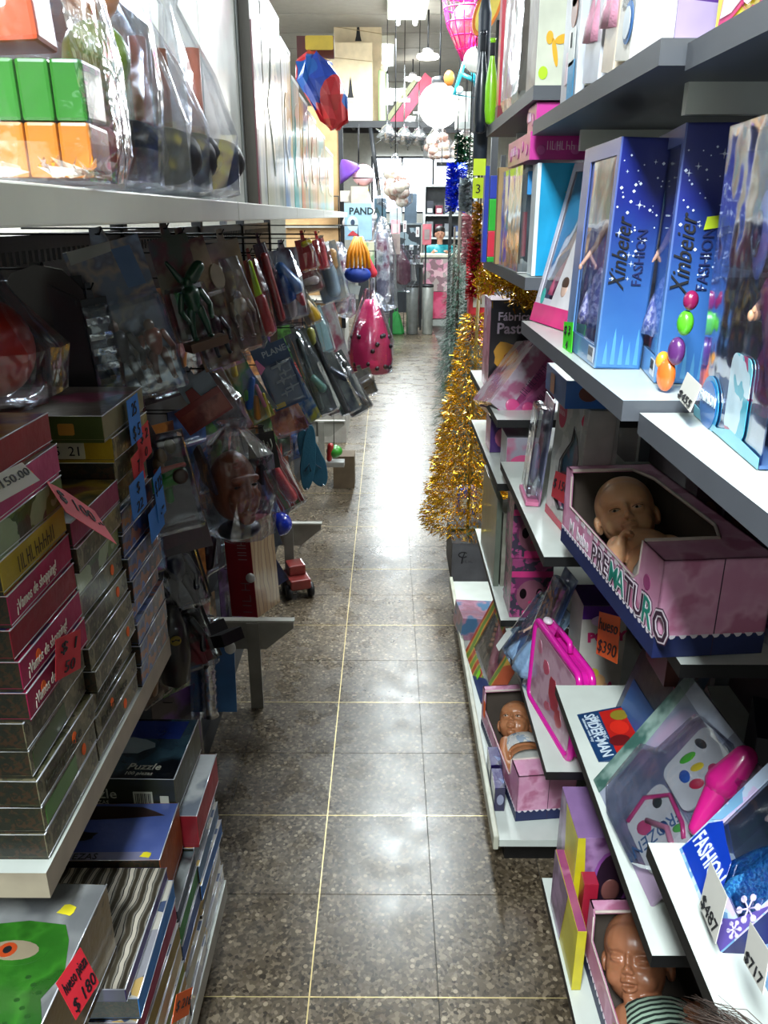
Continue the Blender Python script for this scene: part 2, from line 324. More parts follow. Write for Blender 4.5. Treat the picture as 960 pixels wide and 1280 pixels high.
def gamebox(x0,x1,y0,y1,z0,z1,lab,cside,ctop,txt='',tcol='#e8e6dc',near=None,rz=0,group='board games on the left shelf',sticker=None,cat='board game',strip=None):
    cx,cy=(x0+x1)/2,(y0+y1)/2; a,b=(x1-x0)/2,(y1-y0)/2; h=z1-z0-.0006
    t=thing('game_box',lab,cat,T(cx,cy,z0+.0003,rz),group)
    ms=[cside if not isinstance(cside,str) else mat(cside,.6,coat=.05,wrap=30),near or OLIVE,ctop if not isinstance(ctop,str) else mat(ctop,.35,coat=.5,wrap=30)]
    MB().box((-a+.002,-b+.002,0),(a-.002,b-.002,h*.4),0,faces={'f':1}).obj('box_base',ms,t)
    MB().box((-a,-b,h*.12),(a,b,h),0,faces={'f':1,'t':2}).obj('lid',ms,t,bevel=.0012)
    sm=MB()
    sm.tube([(a,-b,h),(a,b,h)],.0013,5); sm.tube([(-a,-b,h),(a,-b,h)],.0007,5); sm.tube([(a+.0002,-b,h*.12),(a+.0002,b,h*.12)],.0006,5)
    sm.obj('wrap_edge_glint',EDGE_GLINT,t)  # pale strips stand in for highlights along the shrink wrap edges
    if strip: MB().box((a,-b+.01,h*.2),(a+.0006,b*.2,h*.85)).obj('printed_strip',mat(strip,.4,coat=.5),t)
    if txt: lettering(txt,t,0,0,h*.5,mat(tcol,.5,var=0),M=T(a+.0003,-b*.84,h*.32,R(90)),shear=.2,fit=b*1.25)
    if sticker: MB().prism(blob(b*sticker[0],h*.55,.008,.010,10),-.001,-.0003,0,T(a,0,0,R(90)),'y').obj('orange_sticker',TAGC['orange'],t)
    return t
beige=art(['#4e4a34','#666246','#3c3e26','#7a7358','#383222','#5a5840'],45,'voronoi',.45,.35); bluew=art(['#182a60','#244a94','#3c3048','#101a40','#3c5480','#7a4030','#1c3878'],30,'voronoi',.4,.4)
greenp=art(['#32501e','#56702c','#8fa07a','#3c3a26'],18,'voronoi'); shopp=art(['#2a4ea0','#e0b020','#a8184c','#d84a80','#2c2c60'],16,'voronoi')
dim=art(['#5c3a2a','#2f3a1c','#7a6a40','#8a2a3a','#33405c'],16,'voronoi')
A=[(beige,beige,'','first',None,None),(beige,beige,'','',(.5,),'#3f7a2c'),(beige,beige,'Intérprete','',(.2,),None),(beige,beige,'','',None,'#33501e'),(beige,beige,'','',None,None),('#a31548',shopp,'¡Vamos de shopping!','',(-.55,),None),('#a81a4e',shopp,'¡Vamos de shopping!','',(-.5,),None),('#8c1a2a',shopp,'','',None,None),('#a8194c',shopp,'¡Vamos de shopping!','',None,None),('#b39a2a',dim,'','',None,None),(greenp,dim,'','',None,None),('#b0406a',dim,'','',(.1,),None),('#8a2a2c',art(['#7a3a2a','#2a3a78','#a08050'],9,'noise'),'','',None,None)]
zz=.836; hA=(1.44-.836)/len(A)
desc=lambda s,c:s
def stack(spec,x1,y0,y1,z0,z1,where,names,seed,depth=.30,tops=None):
    r=random.Random(seed); h=(z1-z0)/len(spec); out=[]
    for i,(cs,ct,tx,_,st,sp) in enumerate(spec):
        j=r.uniform(-.008,.006); pos='topmost' if i==len(spec)-1 else ('lowest' if i==0 else ORD[i]+' up')
        out.append(gamebox(x1-depth+j,x1+j,y0+.002,y1-.003,z0+i*h,z0+(i+1)*h,'%s, %s %s'%(names[i],pos,where),cs,ct,tx,tcol='#2a2a18' if cs is beige else '#efe9dc',rz=R(r.uniform(-1.0,1.0)),sticker=st,strip=sp))
    return out
nA=['beige wrapped board game']*5+['magenta shopping game with red card','magenta shopping board game','dark red board game','magenta shopping board game','yellow board game','green board game','pink board game','red edged board game']
SA=stack(A,-.478,.895,1.112,.836,1.44,'of the nearest stack on the left shelf',nA,3)
B=[(beige,beige,'','',(.3,),None),(beige,beige,'Intérprete','',(-.3,),None),(beige,beige,'Intérprete','',None,None),(beige,beige,'','',(.6,),None),(beige,beige,'','',None,None),(beige,beige,'','',(.5,),None),(beige,beige,'','',(.5,),None),(greenp,beige,'','',None,None),(beige,beige,'','',None,None),('#8f2a50',art(['#8a7a1c','#6a2438','#a8902c','#2f3a2c'],7,'noise'),'','',None,None)]
nB=['beige wrapped board game']*7+['green printed board game','beige wrapped board game','pink edged board game with yellow lid']
for q in ([] if 0 else [SA[9]]): scrawl(q,0,0,.12,.022,mat('#3a3010',.6),9,T(.1505,-.06,.012,R(90)))
SB=stack(B,-.478,1.118,1.335,.836,1.268,'of the middle stack on the left shelf',nB,4)
Cc=[(bluew,bluew,'','',None,None)]*8+[(beige,beige,'','',None,None),(beige,beige,'','',None,None),(beige,dim,'','',None,None)]
nC=['thin blue shrink wrapped board game']*8+['pale wrapped board game','pale wrapped board game','yellow ended board game numbered 15 21']
SC_=stack(Cc,-.478,1.34,1.545,.836,1.34,'of the far stack on the left shelf',nC,5)
YEL=art(['#b09020','#7c6414','#c8a834'],8,'voronoi')
topb=gamebox(-.80,-.478,1.30,1.545,1.3405,1.388,'olive green ended board game on top of the far left shelf stack','#777050',art(['#5a3a3a','#8a3a58','#4a4438','#6a6058'],6,'noise'),near=mat('#3d4a1e',.4,coat=.5),rz=R(1))
decal(topb,rrect(.085,.014,.112,.034,.003),mat('#b07a30',.5),M=T(0,-.1225,0),name='printed_square')
SC_[-1].children[1].data.materials[1]=YEL; SC_[-1].children[0].data.materials[1]=YEL
decal(SC_[-1],rrect(.03,.008,.10,.04,.002),mat('#c8c4a8',.6),M=T(0,-.1015,0),name='printed_label')
lettering('15  21',SC_[-1],.034,.014,.024,INK,M=T(0,-.1025,0),rot=R(0))
# price cards: (root, image corners bottom-left, bottom-right, top-left, X plane, colour, text)
def tg(root,a,b,c,X,col,lines,name='price_card'):
    return tagcard(root,U(*a,X=X),U(*b,X=X),U(*c,X=X),col,lines=lines,name=name)
XF=-.466
tg(SC_[-1],(165,558),(178,545),(145,512),XF+.002,'blue',['25','$ 5'])
tg(SC_[-3],(176,583),(190,565),(172,540),XF,'red',['$ 2','0'])
tg(SC_[-4],(170,614),(182,596),(163,575),XF,'red',['7'])
tg(SC_[6],(167,652),(184,630),(162,607),XF+.004,'blue',['$','22'])
tg(SC_[7],(199,654),(208,638),(184,608),XF+.004,'blue',['$ 225','.-'])
tg(SC_[5],(190,680),(206,655),(188,640),XF+.002,'blue',[''])
tg(SA[5],(70,852),(101,835),(68,800),-.462,'red',['$ 1','50'])
M_,w_,h_=None,0,0
# folded pink card lying over the stack edge, white price card
tagcard(SA[9],U(83,640,X=-.44),U(146,680,X=-.42),U(97,624,X=-.47),'pink',lines=['$ 100.-'])
tagcard(SA[10],U(0,628,X=-.44),U(50,600,X=-.44),U(-6,594,X=-.46),'white',lines=['$150.00'])
# ------------------------------------------------------------ lower shelf: puzzle piles
def puz(x0,x1,y0,y1,z0,z1,lab,side,top,near,**k): return gamebox(x0,x1,y0,y1,z0,z1,lab,side,top,near=near,group=k.pop('group','puzzles and games on the low left shelf'),cat=k.pop('cat','puzzle box'),**k)
def pile(cols,x1,y0,y1,z0,names,where,depth=.33,seed=1):
    r=random.Random(seed); z=z0; o=[]
    for i,(h,c,top) in enumerate(cols):
        j=r.uniform(-.006,.006); o.append(puz(x1-depth+j,x1+j,y0,y1,z,z+h,'%s, %s %s'%(names[i],'lowest' if i==0 else (ORD[i]+' up'),where),c,top,OLIVE,rz=R(r.uniform(-1.2,1.2)))); z+=h
    return o,z
pw=art(['#8a8a90','#b8b4a8','#50545c','#c0a060','#3a4a6a'],22,'voronoi')
p1,z1=pile([(.05,pw,pw),(.045,'#b8b4a0',pw),(.04,'#b0905c',pw),(.035,'#7e8c38',pw),(.05,'#c8b890',pw),(.05,'#8c7a40',pw),(.05,'#98184a',pw),(.05,'#1f7ac8',pw)],-.405,.93,1.175,.15,['pale flat game','white flat game','tan flat game','green edged flat game','cream flat game','gold edged flat game','magenta flat game with orange card','bright blue edged flat game'],'of the low pile behind the purple box',.33,2)
purple=puz(-.74,-.415,.925,1.178,z1,z1+.03,'purple framed puzzle box with a ruined tower picture on the low left shelf','#3c2870',art(['#3a3428','#6a6458','#8e8a80','#1e1c18','#c0b8a8'],14,'wave'),mat('#30284c',.4,coat=.5))
monp=puz(-.78,-.452,.72,.995,z1+.0305,.70,'large puzzle box with a green creature picture on cloudy grey, nearest at the left',art(['#1c1c14','#4a3c1c','#6a5428'],22,'wave'),art(['#4c4e50','#6c6e70','#8a8c8c','#5a5c5e'],5,'noise',.25),OLIVE,rz=R(-2))
# creature picture printed on the lid
Lm=T(0,0,.70-(z1+.0305)+.0002); hb=.70-(z1+.0305)
GR=art(['#183f10','#235c18','#2e6c1e','#1c4c14'],12,'noise',.25,.7); 
def flat(parent,pts,m,z,name='printed_patch',t=.0004):
    if parent.get('label','').startswith('large puzzle') and name=='printed_patch': pts=[(x*1.05+.042,y*1.05) for x,y in pts]
    return MB().prism(pts,z,z+t).obj(name,m,parent)
MS=.045
flat(monp,[(-.03,-.12),(.10,-.135),(.12,-.10),(.10,-.06),(.115,-.02),(.10,.03),(.085,.055),(.03,.06),(-.03,.05),(-.10,.03),(-.16,.02),(-.16,-.13)],GR,hb)
flat(monp,blob(.035,.012,.045,.026,18),GR,hb+.0004); flat(monp,blob(.03,.010,.036,.016,18),mat('#8a7e68',.3,coat=.5),hb+.0008); flat(monp,blob(.022,.010,.013,.012,14),mat('#a8401c',.3,coat=.5),hb+.0012); flat(monp,blob(.022,.010,.006,.006,12),INK,hb+.0016)
flat(monp,blob(.122,.085,.014,.010,12,0,3,.5),TAGC['yellow'],hb+.0002,'yellow_sticker')
for k in range(9): flat(monp,blob(.07+.012*(k%3),-.03-.022*k/2,.004,.003,8),mat('#16420f',.4),hb+.0005)
tagcard(monp,U(95,1275,X=-.41),U(124,1228,X=-.40),U(75,1222,X=-.43),'red',lines=['hueso pieza','$ 180'])
# middle of the pile
p2,z2=pile([(.05,pw,pw),(.05,'#c0bca8',pw),(.045,'#a88c50',pw),(.05,'#3a5a98',pw),(.05,'#1c7a34',art(['#16301c','#24301c','#3c4438'],8,'noise')),(.04,'#33465c',art(['#2c3a44','#5c6c70','#1c2024','#8c9494'],9,'noise'))],-.405,1.183,1.34,.15,['pale flat puzzle','cream flat puzzle','gold flat puzzle','blue flat puzzle','green edged flat puzzle','slate blue flat puzzle'],'of the low pile under the seaside puzzle',.33,6)
seap=puz(-.76,-.43,1.182,1.338,z2,.562,'orange edged puzzle box with a blue seaside picture marked PIEZAS','#a04c1c',art(['#33427c','#4a5c9c','#5c6cac'],5,'noise',.25),OLIVE,rz=R(1))
hs=.562-z2
flat(seap,[(-.16,-.077),(.145,-.077),(.145,-.058),(-.16,-.058)],mat('#7c7c98',.3,coat=.5),hs); flat(seap,blob(.0,.05,.14,.022,16,0,4,.3),mat('#2c1c1c',.3,coat=.5),hs); flat(seap,blob(-.01,-.015,.035,.014,12,0,8,.5),mat('#14161e',.3,coat=.5),hs)
flat(seap,blob(.136,-.066,.011,.007,12,0,3,.5),TAGC['yellow'],hs+.0005,'yellow_sticker')
o=lettering('250 PIEZAS',seap,0,0,.021,INK); o.matrix_basis=T(-.055,-.076,hs+.0008)
p3,z3=pile([(.05,pw,pw),(.05,'#b8b8b0',pw),(.045,'#b09c60',pw),(.045,'#2868b0',pw),(.05,'#4a6c90',pw),(.05,'#7a8890',pw)],-.405,1.345,1.548,.15,['pale flat game','white flat game','ochre flat game','bright blue flat game','steel blue flat game','grey flat game'],'of the low pile under the red box',.33,9)
redb=puz(-.72,-.398,1.345,1.55,z3,.525,'red framed flat box with a pale lid under the dark puzzle box','#a01c2c',art(['#8c9098','#b4b8b8','#6c7480'],10,'noise'),mat('#7a1420',.4,coat=.5))
puzz=puz(-.76,-.434,1.345,1.553,.526,.62,'dark box lettered Puzzle with a night photograph on its lid','#4c4c38',art(['#0c1420','#1c2c3c','#2c4450','#0a0e14'],6,'noise',.2),mat('#23261a',.35,coat=.6),rz=R(-1))
hp=.0935
flat(puzz,[(-.15,.03),(.14,.03),(.145,.095),(-.15,.095)],mat('#1a2a68',.2,coat=.8,wrap=20),hp); flat(puzz,blob(.02,.0,.07,.028,14,0,5,.5),mat('#7c8a90',.3,coat=.6),hp+.0004); flat(puzz,blob(-.03,-.06,.02,.014,8),mat('#7a7020',.3,coat=.6),hp+.0004)
PALE=mat('#b0b0a0',.4)
for s,sz,y_ in (('Puzzle',.028,-.075),('100 piezas',.014,-.092)): o=lettering(s,puzz,0,0,sz,PALE,shear=.2); o.matrix_basis=T(.055,y_,hp+.001)
lettering('Puzzle',puzz,-.045,.045,.034,PALE,M=T(0,-.1042,0)); lettering('100 PIEZAS',puzz,-.04,.03,.013,PALE,M=T(0,-.1042,0))
decal(puzz,rrect(.075,.028,.115,.062,.001),PALE,M=T(0,-.104,0),name='barcode_label')
bc=MB(); 
for k in range(9): bc.box((.079+.0038*k,-.1062,.032),(.0805+.0038*k+.0006*(k%2),-.1055,.058))
bc.obj('barcode',INK,puzz); decal(puzz,rrect(.13,.032,.148,.052,.001),PALE,M=T(0,-.104,0),name='small_label')
tagcard(p1[6],U(215,1280,X=-.385),U(236,1268,X=-.38),U(206,1250,X=-.385),'orange',lines=['$ 216'])
for q,(a,b) in enumerate(((196,1098),(208,1160))): 
    pp=U(a,b,X=-.398); 
# ------------------------------------------------------------ bags on the high left shelf
def bag(root,name,pts,m=CLEAR2,jit=.006,seed=1,n=14,label=None,M=None):
    """crumpled plastic bag: closed loops of cross-section (z, rx, ry, cx, cy)"""
    r=random.Random(seed); vs=[]; fs=[]
    for i,(z,rx,ry,cx,cy) in enumerate(pts):
        for k in range(n):
            a=2*math.pi*k/n; ca,sa=math.cos(a),math.sin(a); q=max(abs(ca),abs(sa))**.55
            vs.append((cx+rx*ca/q+r.uniform(-jit,jit),cy+ry*sa/q+r.uniform(-jit,jit),z+r.uniform(-jit,jit)*.8))
    for i in range(len(pts)-1):
        for k in range(n): fs.append((i*n+k,i*n+(k+1)%n,(i+1)*n+(k+1)%n,(i+1)*n+k))
    fs+=[tuple(range(n))[::-1],tuple((len(pts)-1)*n+k for k in range(n))]
    mb=MB(); mb.add(vs,fs,0,None,False); return mb.obj(name,m,root,M,label=label)
ZT=1.7225
t=thing('block_bag','clear bag packed with big orange, green and blue plastic blocks','toy blocks',T(-.415,.85,ZT+.004,R(6))@Matrix.Scale(1.08,4))
blk={'o':mat('#c8502c',.35,coat=.3),'g':mat('#2a7420',.3,coat=.4),'b':mat('#24408c',.3,coat=.4),'y':mat('#c07420',.3,coat=.4)}
def brick(par,x,y,z,w,d,h,m,rz=0,rx=0):
    mb=MB().box((-w/2,-d/2,0),(w/2,d/2,h)); 
    return mb.obj('block',m,par,T(x,y,z,rz,rx),bevel=.003)
for k in range(10): brick(t,-.115+.0262*k,-.05,.005,.0255,.07,.042,blk['y'])
for k in range(10): brick(t,-.115+.0262*k,-.05,.049,.0255,.07,.045,blk['g'],0,R(3))
for k in range(4): brick(t,-.1+.052*k,.02,.01,.05,.06,.08,blk['o'])
for k,(x,z,w,h,c,rr) in enumerate([(-.06,.102,.14,.06,'o',R(14)),(.055,.104,.09,.05,'o',R(-8)),(-.08,.17,.11,.05,'b',R(24)),(.04,.165,.10,.06,'o',R(12)),(-.10,.155,.05,.06,'g',0),(.0,.235,.12,.05,'o',R(20)),(-.09,.23,.08,.05,'b',R(-10)),(.07,.228,.06,.05,'o',0),(-.02,.29,.12,.06,'o',R(10)),(-.1,.29,.07,.05,'y',0)]):
    MB().box((-w/2,-.03,0),(w/2,.03,h)).obj('block',blk[c],t,Matrix.Translation((x,-.045,z))@Matrix.Rotation(rr*.4,4,'Y'),bevel=.004)
bag(t,'bag',[(.0,.12,.05,0,-.02),(.002,.145,.085,0,-.02),(.03,.152,.095,0,-.02),(.10,.148,.10,0,-.02),(.19,.135,.09,0,-.02),(.30,.12,.08,-.01,-.02),(.37,.09,.05,-.02,-.02)],film('#fbfbff',.07,.75,16,.1,'wrap_b'),.004,5,18)
cr=MB(); r=random.Random(4)
for k in range(26):
    x=r.uniform(.0,.14); y=r.uniform(-.12,-.09); p=[(x,y,.004),(x+r.uniform(-.02,.02),y-.012,.012),(x+r.uniform(-.02,.02),y-.004,.020)]
    cr.add([p[0],p[1],p[2],(p[0][0]+.02,p[0][1]-.008,p[0][2]+.004)],[(0,1,2),(0,3,1)])
cr.obj('crumpled_bag_fold',film('#ffffff',.3,.9,30,.1,'crumple'),t)
decal(t,rrect(-.15,.015,-.105,.12,.006),art(['#4a5a88','#c85040','#b8b8c8','#d8a080'],22,'voronoi'),M=T(0,-.128,0),name='paper_insert')
t=thing('toy_bag','clear bag with teal and orange toy shapes behind the blocks bag','toy bag',T(-.42,1.09,ZT+.004,R(8)))
for k,(x,z,r_,c) in enumerate([(.05,.30,.035,'#1c9ac0'),(.02,.36,.03,'#1c9ac0'),(.07,.22,.035,'#e88a2c'),(.06,.25,.03,'#1c9ac0'),(.07,.15,.04,'#8aa828'),(.05,.10,.035,'#3a6a20'),(.06,.05,.03,'#c86a5a'),(.09,.33,.03,'#e88a2c')]):
    MB().ell((x,-.02,z),(r_,r_*.9,r_)).obj('toy_shape',mat(c,.3,coat=.4),t)
bag(t,'bag',[(0,.07,.03,.04,0),(.01,.09,.06,.04,0),(.12,.10,.065,.04,0),(.25,.09,.05,.04,0),(.38,.08,.04,.04,0)],CLEAR2,.005,6)
for i,(px,Y,h,c2,lab) in enumerate([(188,1.19,.24,'#c8604c','clear bag of dark wheels with red parts, first of three on the high left shelf'),(212,1.27,.24,'#b87050','clear bag of dark wheels, middle of three on the high left shelf'),(252,1.36,.26,'#c07058','loose clear bag with a big dark wheel next to the pale board')]):
    P=U(px,232,Y=Y); t=thing('wheel_toy_bag',lab,'toy bag',T(P.x,Y,ZT+.004,R(15+6*i)),'bagged wheel toys on the high left shelf')
    for s,(x,z) in enumerate(((-.02,.055),(.025,.05))):
        MB().lathe([(.012,-.014),(.04,-.016),(.048,-.008),(.048,.008),(.04,.016),(.012,.014)],20,0,Matrix.Translation((x,-.02+.03*s,z))@Matrix.Rotation(R(90),4,'X')@Matrix.Rotation(R(55),4,'X')).obj('wheel',mat('#2a2c32',.5,bmp=60),t)
    MB().tube([(0,0,.06),(0,0,h*.8)],.012,8).obj('handle',mat(c2,.4),t)
    bag(t,'bag',[(0,.04,.03,0,0),(.008,.06,.045,0,0),(.09,.062,.05,0,0),(.17,.04,.03,-.01,0),(h,.012,.012,-.03,0),(h+.02,.02,.01,-.035,0)],film('#f4f4f8',.18,.8,9,.2,'milky'),.004,9+i,16)
# tall flat boxes standing along the high shelf
TB=[(1.50,1.86,.62,'#c8cac4','tall pale blank board leaning at the end of the bags',None),(1.87,1.905,.64,'#9aa0a0','narrow grey metal edged carton beside the pale board',None),(1.935,2.22,.60,None,'tall pale game carton with washed out picture beside the dark upright',['#c8ccc0','#a8b0b0','#d0ccb8','#8a9098']),(2.23,2.60,.50,None,'tall cream toy carton, second after the dark upright',['#d8d0b4','#b8b498','#c8c4b8','#7c8c80']),(2.61,2.86,.46,None,'tall toy carton with blue and white print on the high left shelf',['#c8d4e0','#5c88b8','#e0dcd0','#b8a058']),(2.87,3.1,.40,None,'toy carton with a turquoise stripe on the high left shelf',['#e0e4e0','#38b0b0','#d0c8b0']),(3.11,3.42,.38,None,'toy carton with orange patches on the high left shelf',['#e0d8c8','#d87838','#c8b070','#708c98']),(3.43,3.8,.36,None,'cream toy carton near the twisted ball on the high left shelf',['#dcd0b0','#a8b08c','#c0906c']),(3.81,4.3,.34,None,'pale printed toy carton beyond the cream one, high left',['#c8c8a8','#b89868','#88a098']),(4.31,4.9,.30,None,'last pale printed toy carton at the end of the high left shelf',['#b0a888','#98a890','#c8b898'])]
for i,(y0,y1,h,c,lab,ac) in enumerate(TB):
    m=mat(c,.35,.0,coat=.3,var=.05) if c else art(ac,5,'noise',.3,.6,10,(1,1,.4))
    t=thing('toy_carton',lab,'box',T(-.31,y0,ZT),'tall cartons on the high left shelf')
    MB().box((-.08,0.003,.0),(0,y1-y0-.003,h)).obj('carton',m,t,bevel=.002)
    MB().box((-.081,.001,h-.012),(.001,y1-y0-.001,h+.001)).obj('end_flap',mat('#b8bab8',.4),t)
    if ac: MB().prism(blob((y1-y0)*.5,h*.5,(y1-y0)*.3,h*.28,14,0,i,.5),.001,.002,0,None,'x').obj('printed_patch',art(ac[::-1],14,'voronoi'),t)
MB().box((-.33,1.906,1.6),(-.285,1.932,2.45)).obj('dark_post',mat('#2f2a22',.5)) if 0 else None
t=thing('display_post','dark post with a maroon strip between the tall cartons, high left','post',T(-.30,1.918,ZT))
MB().box((-.02,-.012,0),(.012,.012,.95)).obj('post',mat('#3a3428',.5),t); MB().box((.0125,-.012,0),(.016,.012,.36)).obj('maroon_strip',mat('#5c1c28',.4,coat=.4),t)
# ------------------------------------------------------------ right shelves: builders
def wcarton(t,w,h,d,ms,win,inner=None,filmm=RIGID,M=None,th=.002,rad=.012,flm=True):
    """carton with a window in its front (local y=0): ms=[side, front print, inside]; win=(x0,z0,x1,z1)"""
    mb=MB(); mb.box((0,d-th,0),(w,d,h),0); mb.box((0,0.001,0),(th,d,h),0,faces={'r':2}); mb.box((w-th,0.001,0),(w,d,h),0,faces={'l':2})
    mb.box((0,0.001,0),(w,d,th),0,faces={'t':2}); mb.box((0,.001,h-th),(w,d,h),0,faces={'b':2}); mb.box((th,d-th*2,th),(w-th,d-th,h-th),2)
    mb.obj('carton',ms,t,M)
    x0,z0,x1,z1=win; fr=MB()
    for a in ((0,0,w,z0),(0,z1,w,h),(0,z0,x0,z1),(x1,z0,w,z1)): 
        if a[2]-a[0]>.0005 and a[3]-a[1]>.0005: fr.box((a[0],-.001,a[1]),(a[2],.001,a[3]),1)
    fr.obj('window_frame',ms,t,M)
    if flm: MB().box((x0-.002,.0015,z0-.002),(x1+.002,.002,z1+.002)).obj('window_film',filmm,t,M)
def block(t,w,h,d,ms,faces=None,name='carton',M=None,bev=.0008): return MB().box((0,0,0),(w,d,h),0,faces=faces).obj(name,ms,t,M,bevel=bev)
_DM={}
def minidoll(t,x,y,z,h,skin='#c89878',hair='#5a3018',dress='#d8308a',top=None,M=None,rz=0):
    """fashion doll: body, hair and dress parts, h tall, standing at x,y,z and facing -y"""
    if 'b' not in _DM:
        mb=MB(); mb.ell((0,0,.90),(.055,.062,.078),n=16,m=12); mb.ell((0,-.055,.895),(.010,.014,.012)); mb.cap((0,0,.76),(0,0,.85),.022,.02); mb.cap((0,0,.52),(0,0,.70),.05,.07); mb.ell((0,-.03,.68),(.055,.04,.04))
        for s in (-1,1):
            mb.cap((s*.085,0,.73),(s*.15,-.02,.58),.024,.018); mb.cap((s*.15,-.02,.58),(s*.20,-.08,.46),.018,.012); mb.ell((s*.205,-.09,.44),(.014,.012,.022))
            mb.cap((s*.035,0,.48),(s*.035,0,.25),.04,.026); mb.cap((s*.035,0,.25),(s*.032,0,.03),.026,.014); mb.ell((s*.032,-.02,.015),(.016,.04,.015))
        _DM['b']=mb.mesh('body',mat('#888888'))
        mb=MB(); mb.ell((0,.018,.925),(.072,.066,.075)); mb.cap((-.05,.03,.92),(-.06,.04,.70),.03,.022); mb.cap((.05,.03,.92),(.06,.04,.70),.03,.022); mb.ell((0,.05,.80),(.07,.03,.12)); _DM['h']=mb.mesh('hair',mat('#888888'))
        mb=MB(); pr=[]
        for k in range(2): pass
        vs=[];fs=[];n=28
        for (r_,zz) in ((.20,.06),(.19,.15),(.16,.27),(.12,.38),(.075,.47),(.052,.54),(.068,.62),(.076,.70),(.06,.725)):
            for q in range(n):
                a=2*math.pi*q/n; rr=r_*(1+(.10*math.sin(7*a) if zz<.45 else 0)); vs.append((rr*math.cos(a),rr*.75*math.sin(a),zz))
        for i in range(8):
            for q in range(n): fs.append((i*n+q,i*n+(q+1)%n,(i+1)*n+(q+1)%n,(i+1)*n+q))
        fs.append(tuple(range(n))[::-1]); fs.append(tuple(8*n+q for q in range(n))); mb.add(vs,fs,0,None,True); _DM['d']=mb.mesh('dress',mat('#888888'))
    S=T(x,y,z,rz)@Matrix.Scale(h,4); S=M@S if M else S
    par=t
    for k,nm,c in (('b','doll_body',mat(skin,.4,sss=.1,var=.02)),('h','doll_hair',mat(hair,.5,bmp=200)),('d','doll_dress',dress if not isinstance(dress,str) else mat(dress,.45,bmp=120))):
        key=(k,c.name)
        if key not in _DM: me=_DM[k].copy(); me.materials.clear(); me.materials.append(c); _DM[key]=me
        o=link(nm,_DM[key],par,S if par is t else None)
        if par is t: par=o
    e=MB()
    for s in (-1,1): e.ell((s*.02,-.055,.905),(.009,.006,.007),0,None,8,6)
    e.ell((0,-.062,.868),(.011,.004,.005),1,None,8,6)
    e.obj('doll_face_paint',[mat('#1c1410',.3,var=0),mat('#b02040',.4,var=0)],par)
def sparkles(t,w,h,n,seed,M,m=None,z0=0,x0=0,name='printed_stars'):
    r=random.Random(seed); mb=MB()
    for k in range(n):
        x=x0+r.uniform(.06,.94)*w; z=z0+(r.random()**.8)*h; s=r.choice((.0008,.001,.0014,.002))
        mb.prism([(x-s,z),(x,z-s),(x+s,z),(x,z+s)],-.0006,-.0001,0,None,'y')
        if k%5==0:
            L=s*2.6
            for q in ((L,.0004),(.0004,L)): mb.prism([(x-q[0],z),(x,z-q[1]),(x+q[0],z),(x,z+q[1])],-.0006,-.0001,0,None,'y')
    mb.obj(name,m or mat('#dfeaff',.5,var=0),t,M)
def grad(c0,c1,ax='Z',s=1.0,mix=.35):
    key=('g',c0,c1,ax,s,mix)
    if key in _M: return _M[key]
    m,nt,b=nodes('print_'+str(len(_M))); co=tc(nt); sp=nt.nodes.new('ShaderNodeSeparateXYZ'); nt.links.new(co,sp.inputs[0])
    n=noise(nt,co,18,4); ad=nt.nodes.new('ShaderNodeMath'); ad.operation='MULTIPLY_ADD'; ad.inputs[1].default_value=mix; nt.links.new(n.outputs[0],ad.inputs[0])
    ml=nt.nodes.new('ShaderNodeMath'); ml.operation='MULTIPLY'; ml.inputs[1].default_value=1/s; nt.links.new(sp.outputs[ax],ml.inputs[0]); nt.links.new(ml.outputs[0],ad.inputs[2])
    nt.links.new(ramp(nt,ad.outputs[0],[(.15,c0),(1.1,c1)]),b.inputs['Base Color']); b.inputs['Roughness'].default_value=.3; b.inputs['Coat Weight'].default_value=.4; b.inputs['Coat Roughness'].default_value=.12
    _M[key]=m; return m
PINK=art(['#c07c9c','#cc8cac','#d49cb8','#b8708f'],14,'noise',.5,.15,0); NAVY=mat('#1a2450',.5); PINKD=mat('#b86a8e',.5)
INSIDE=mat('#4a4038',.8); CREAM=mat('#c8c0b0',.6)
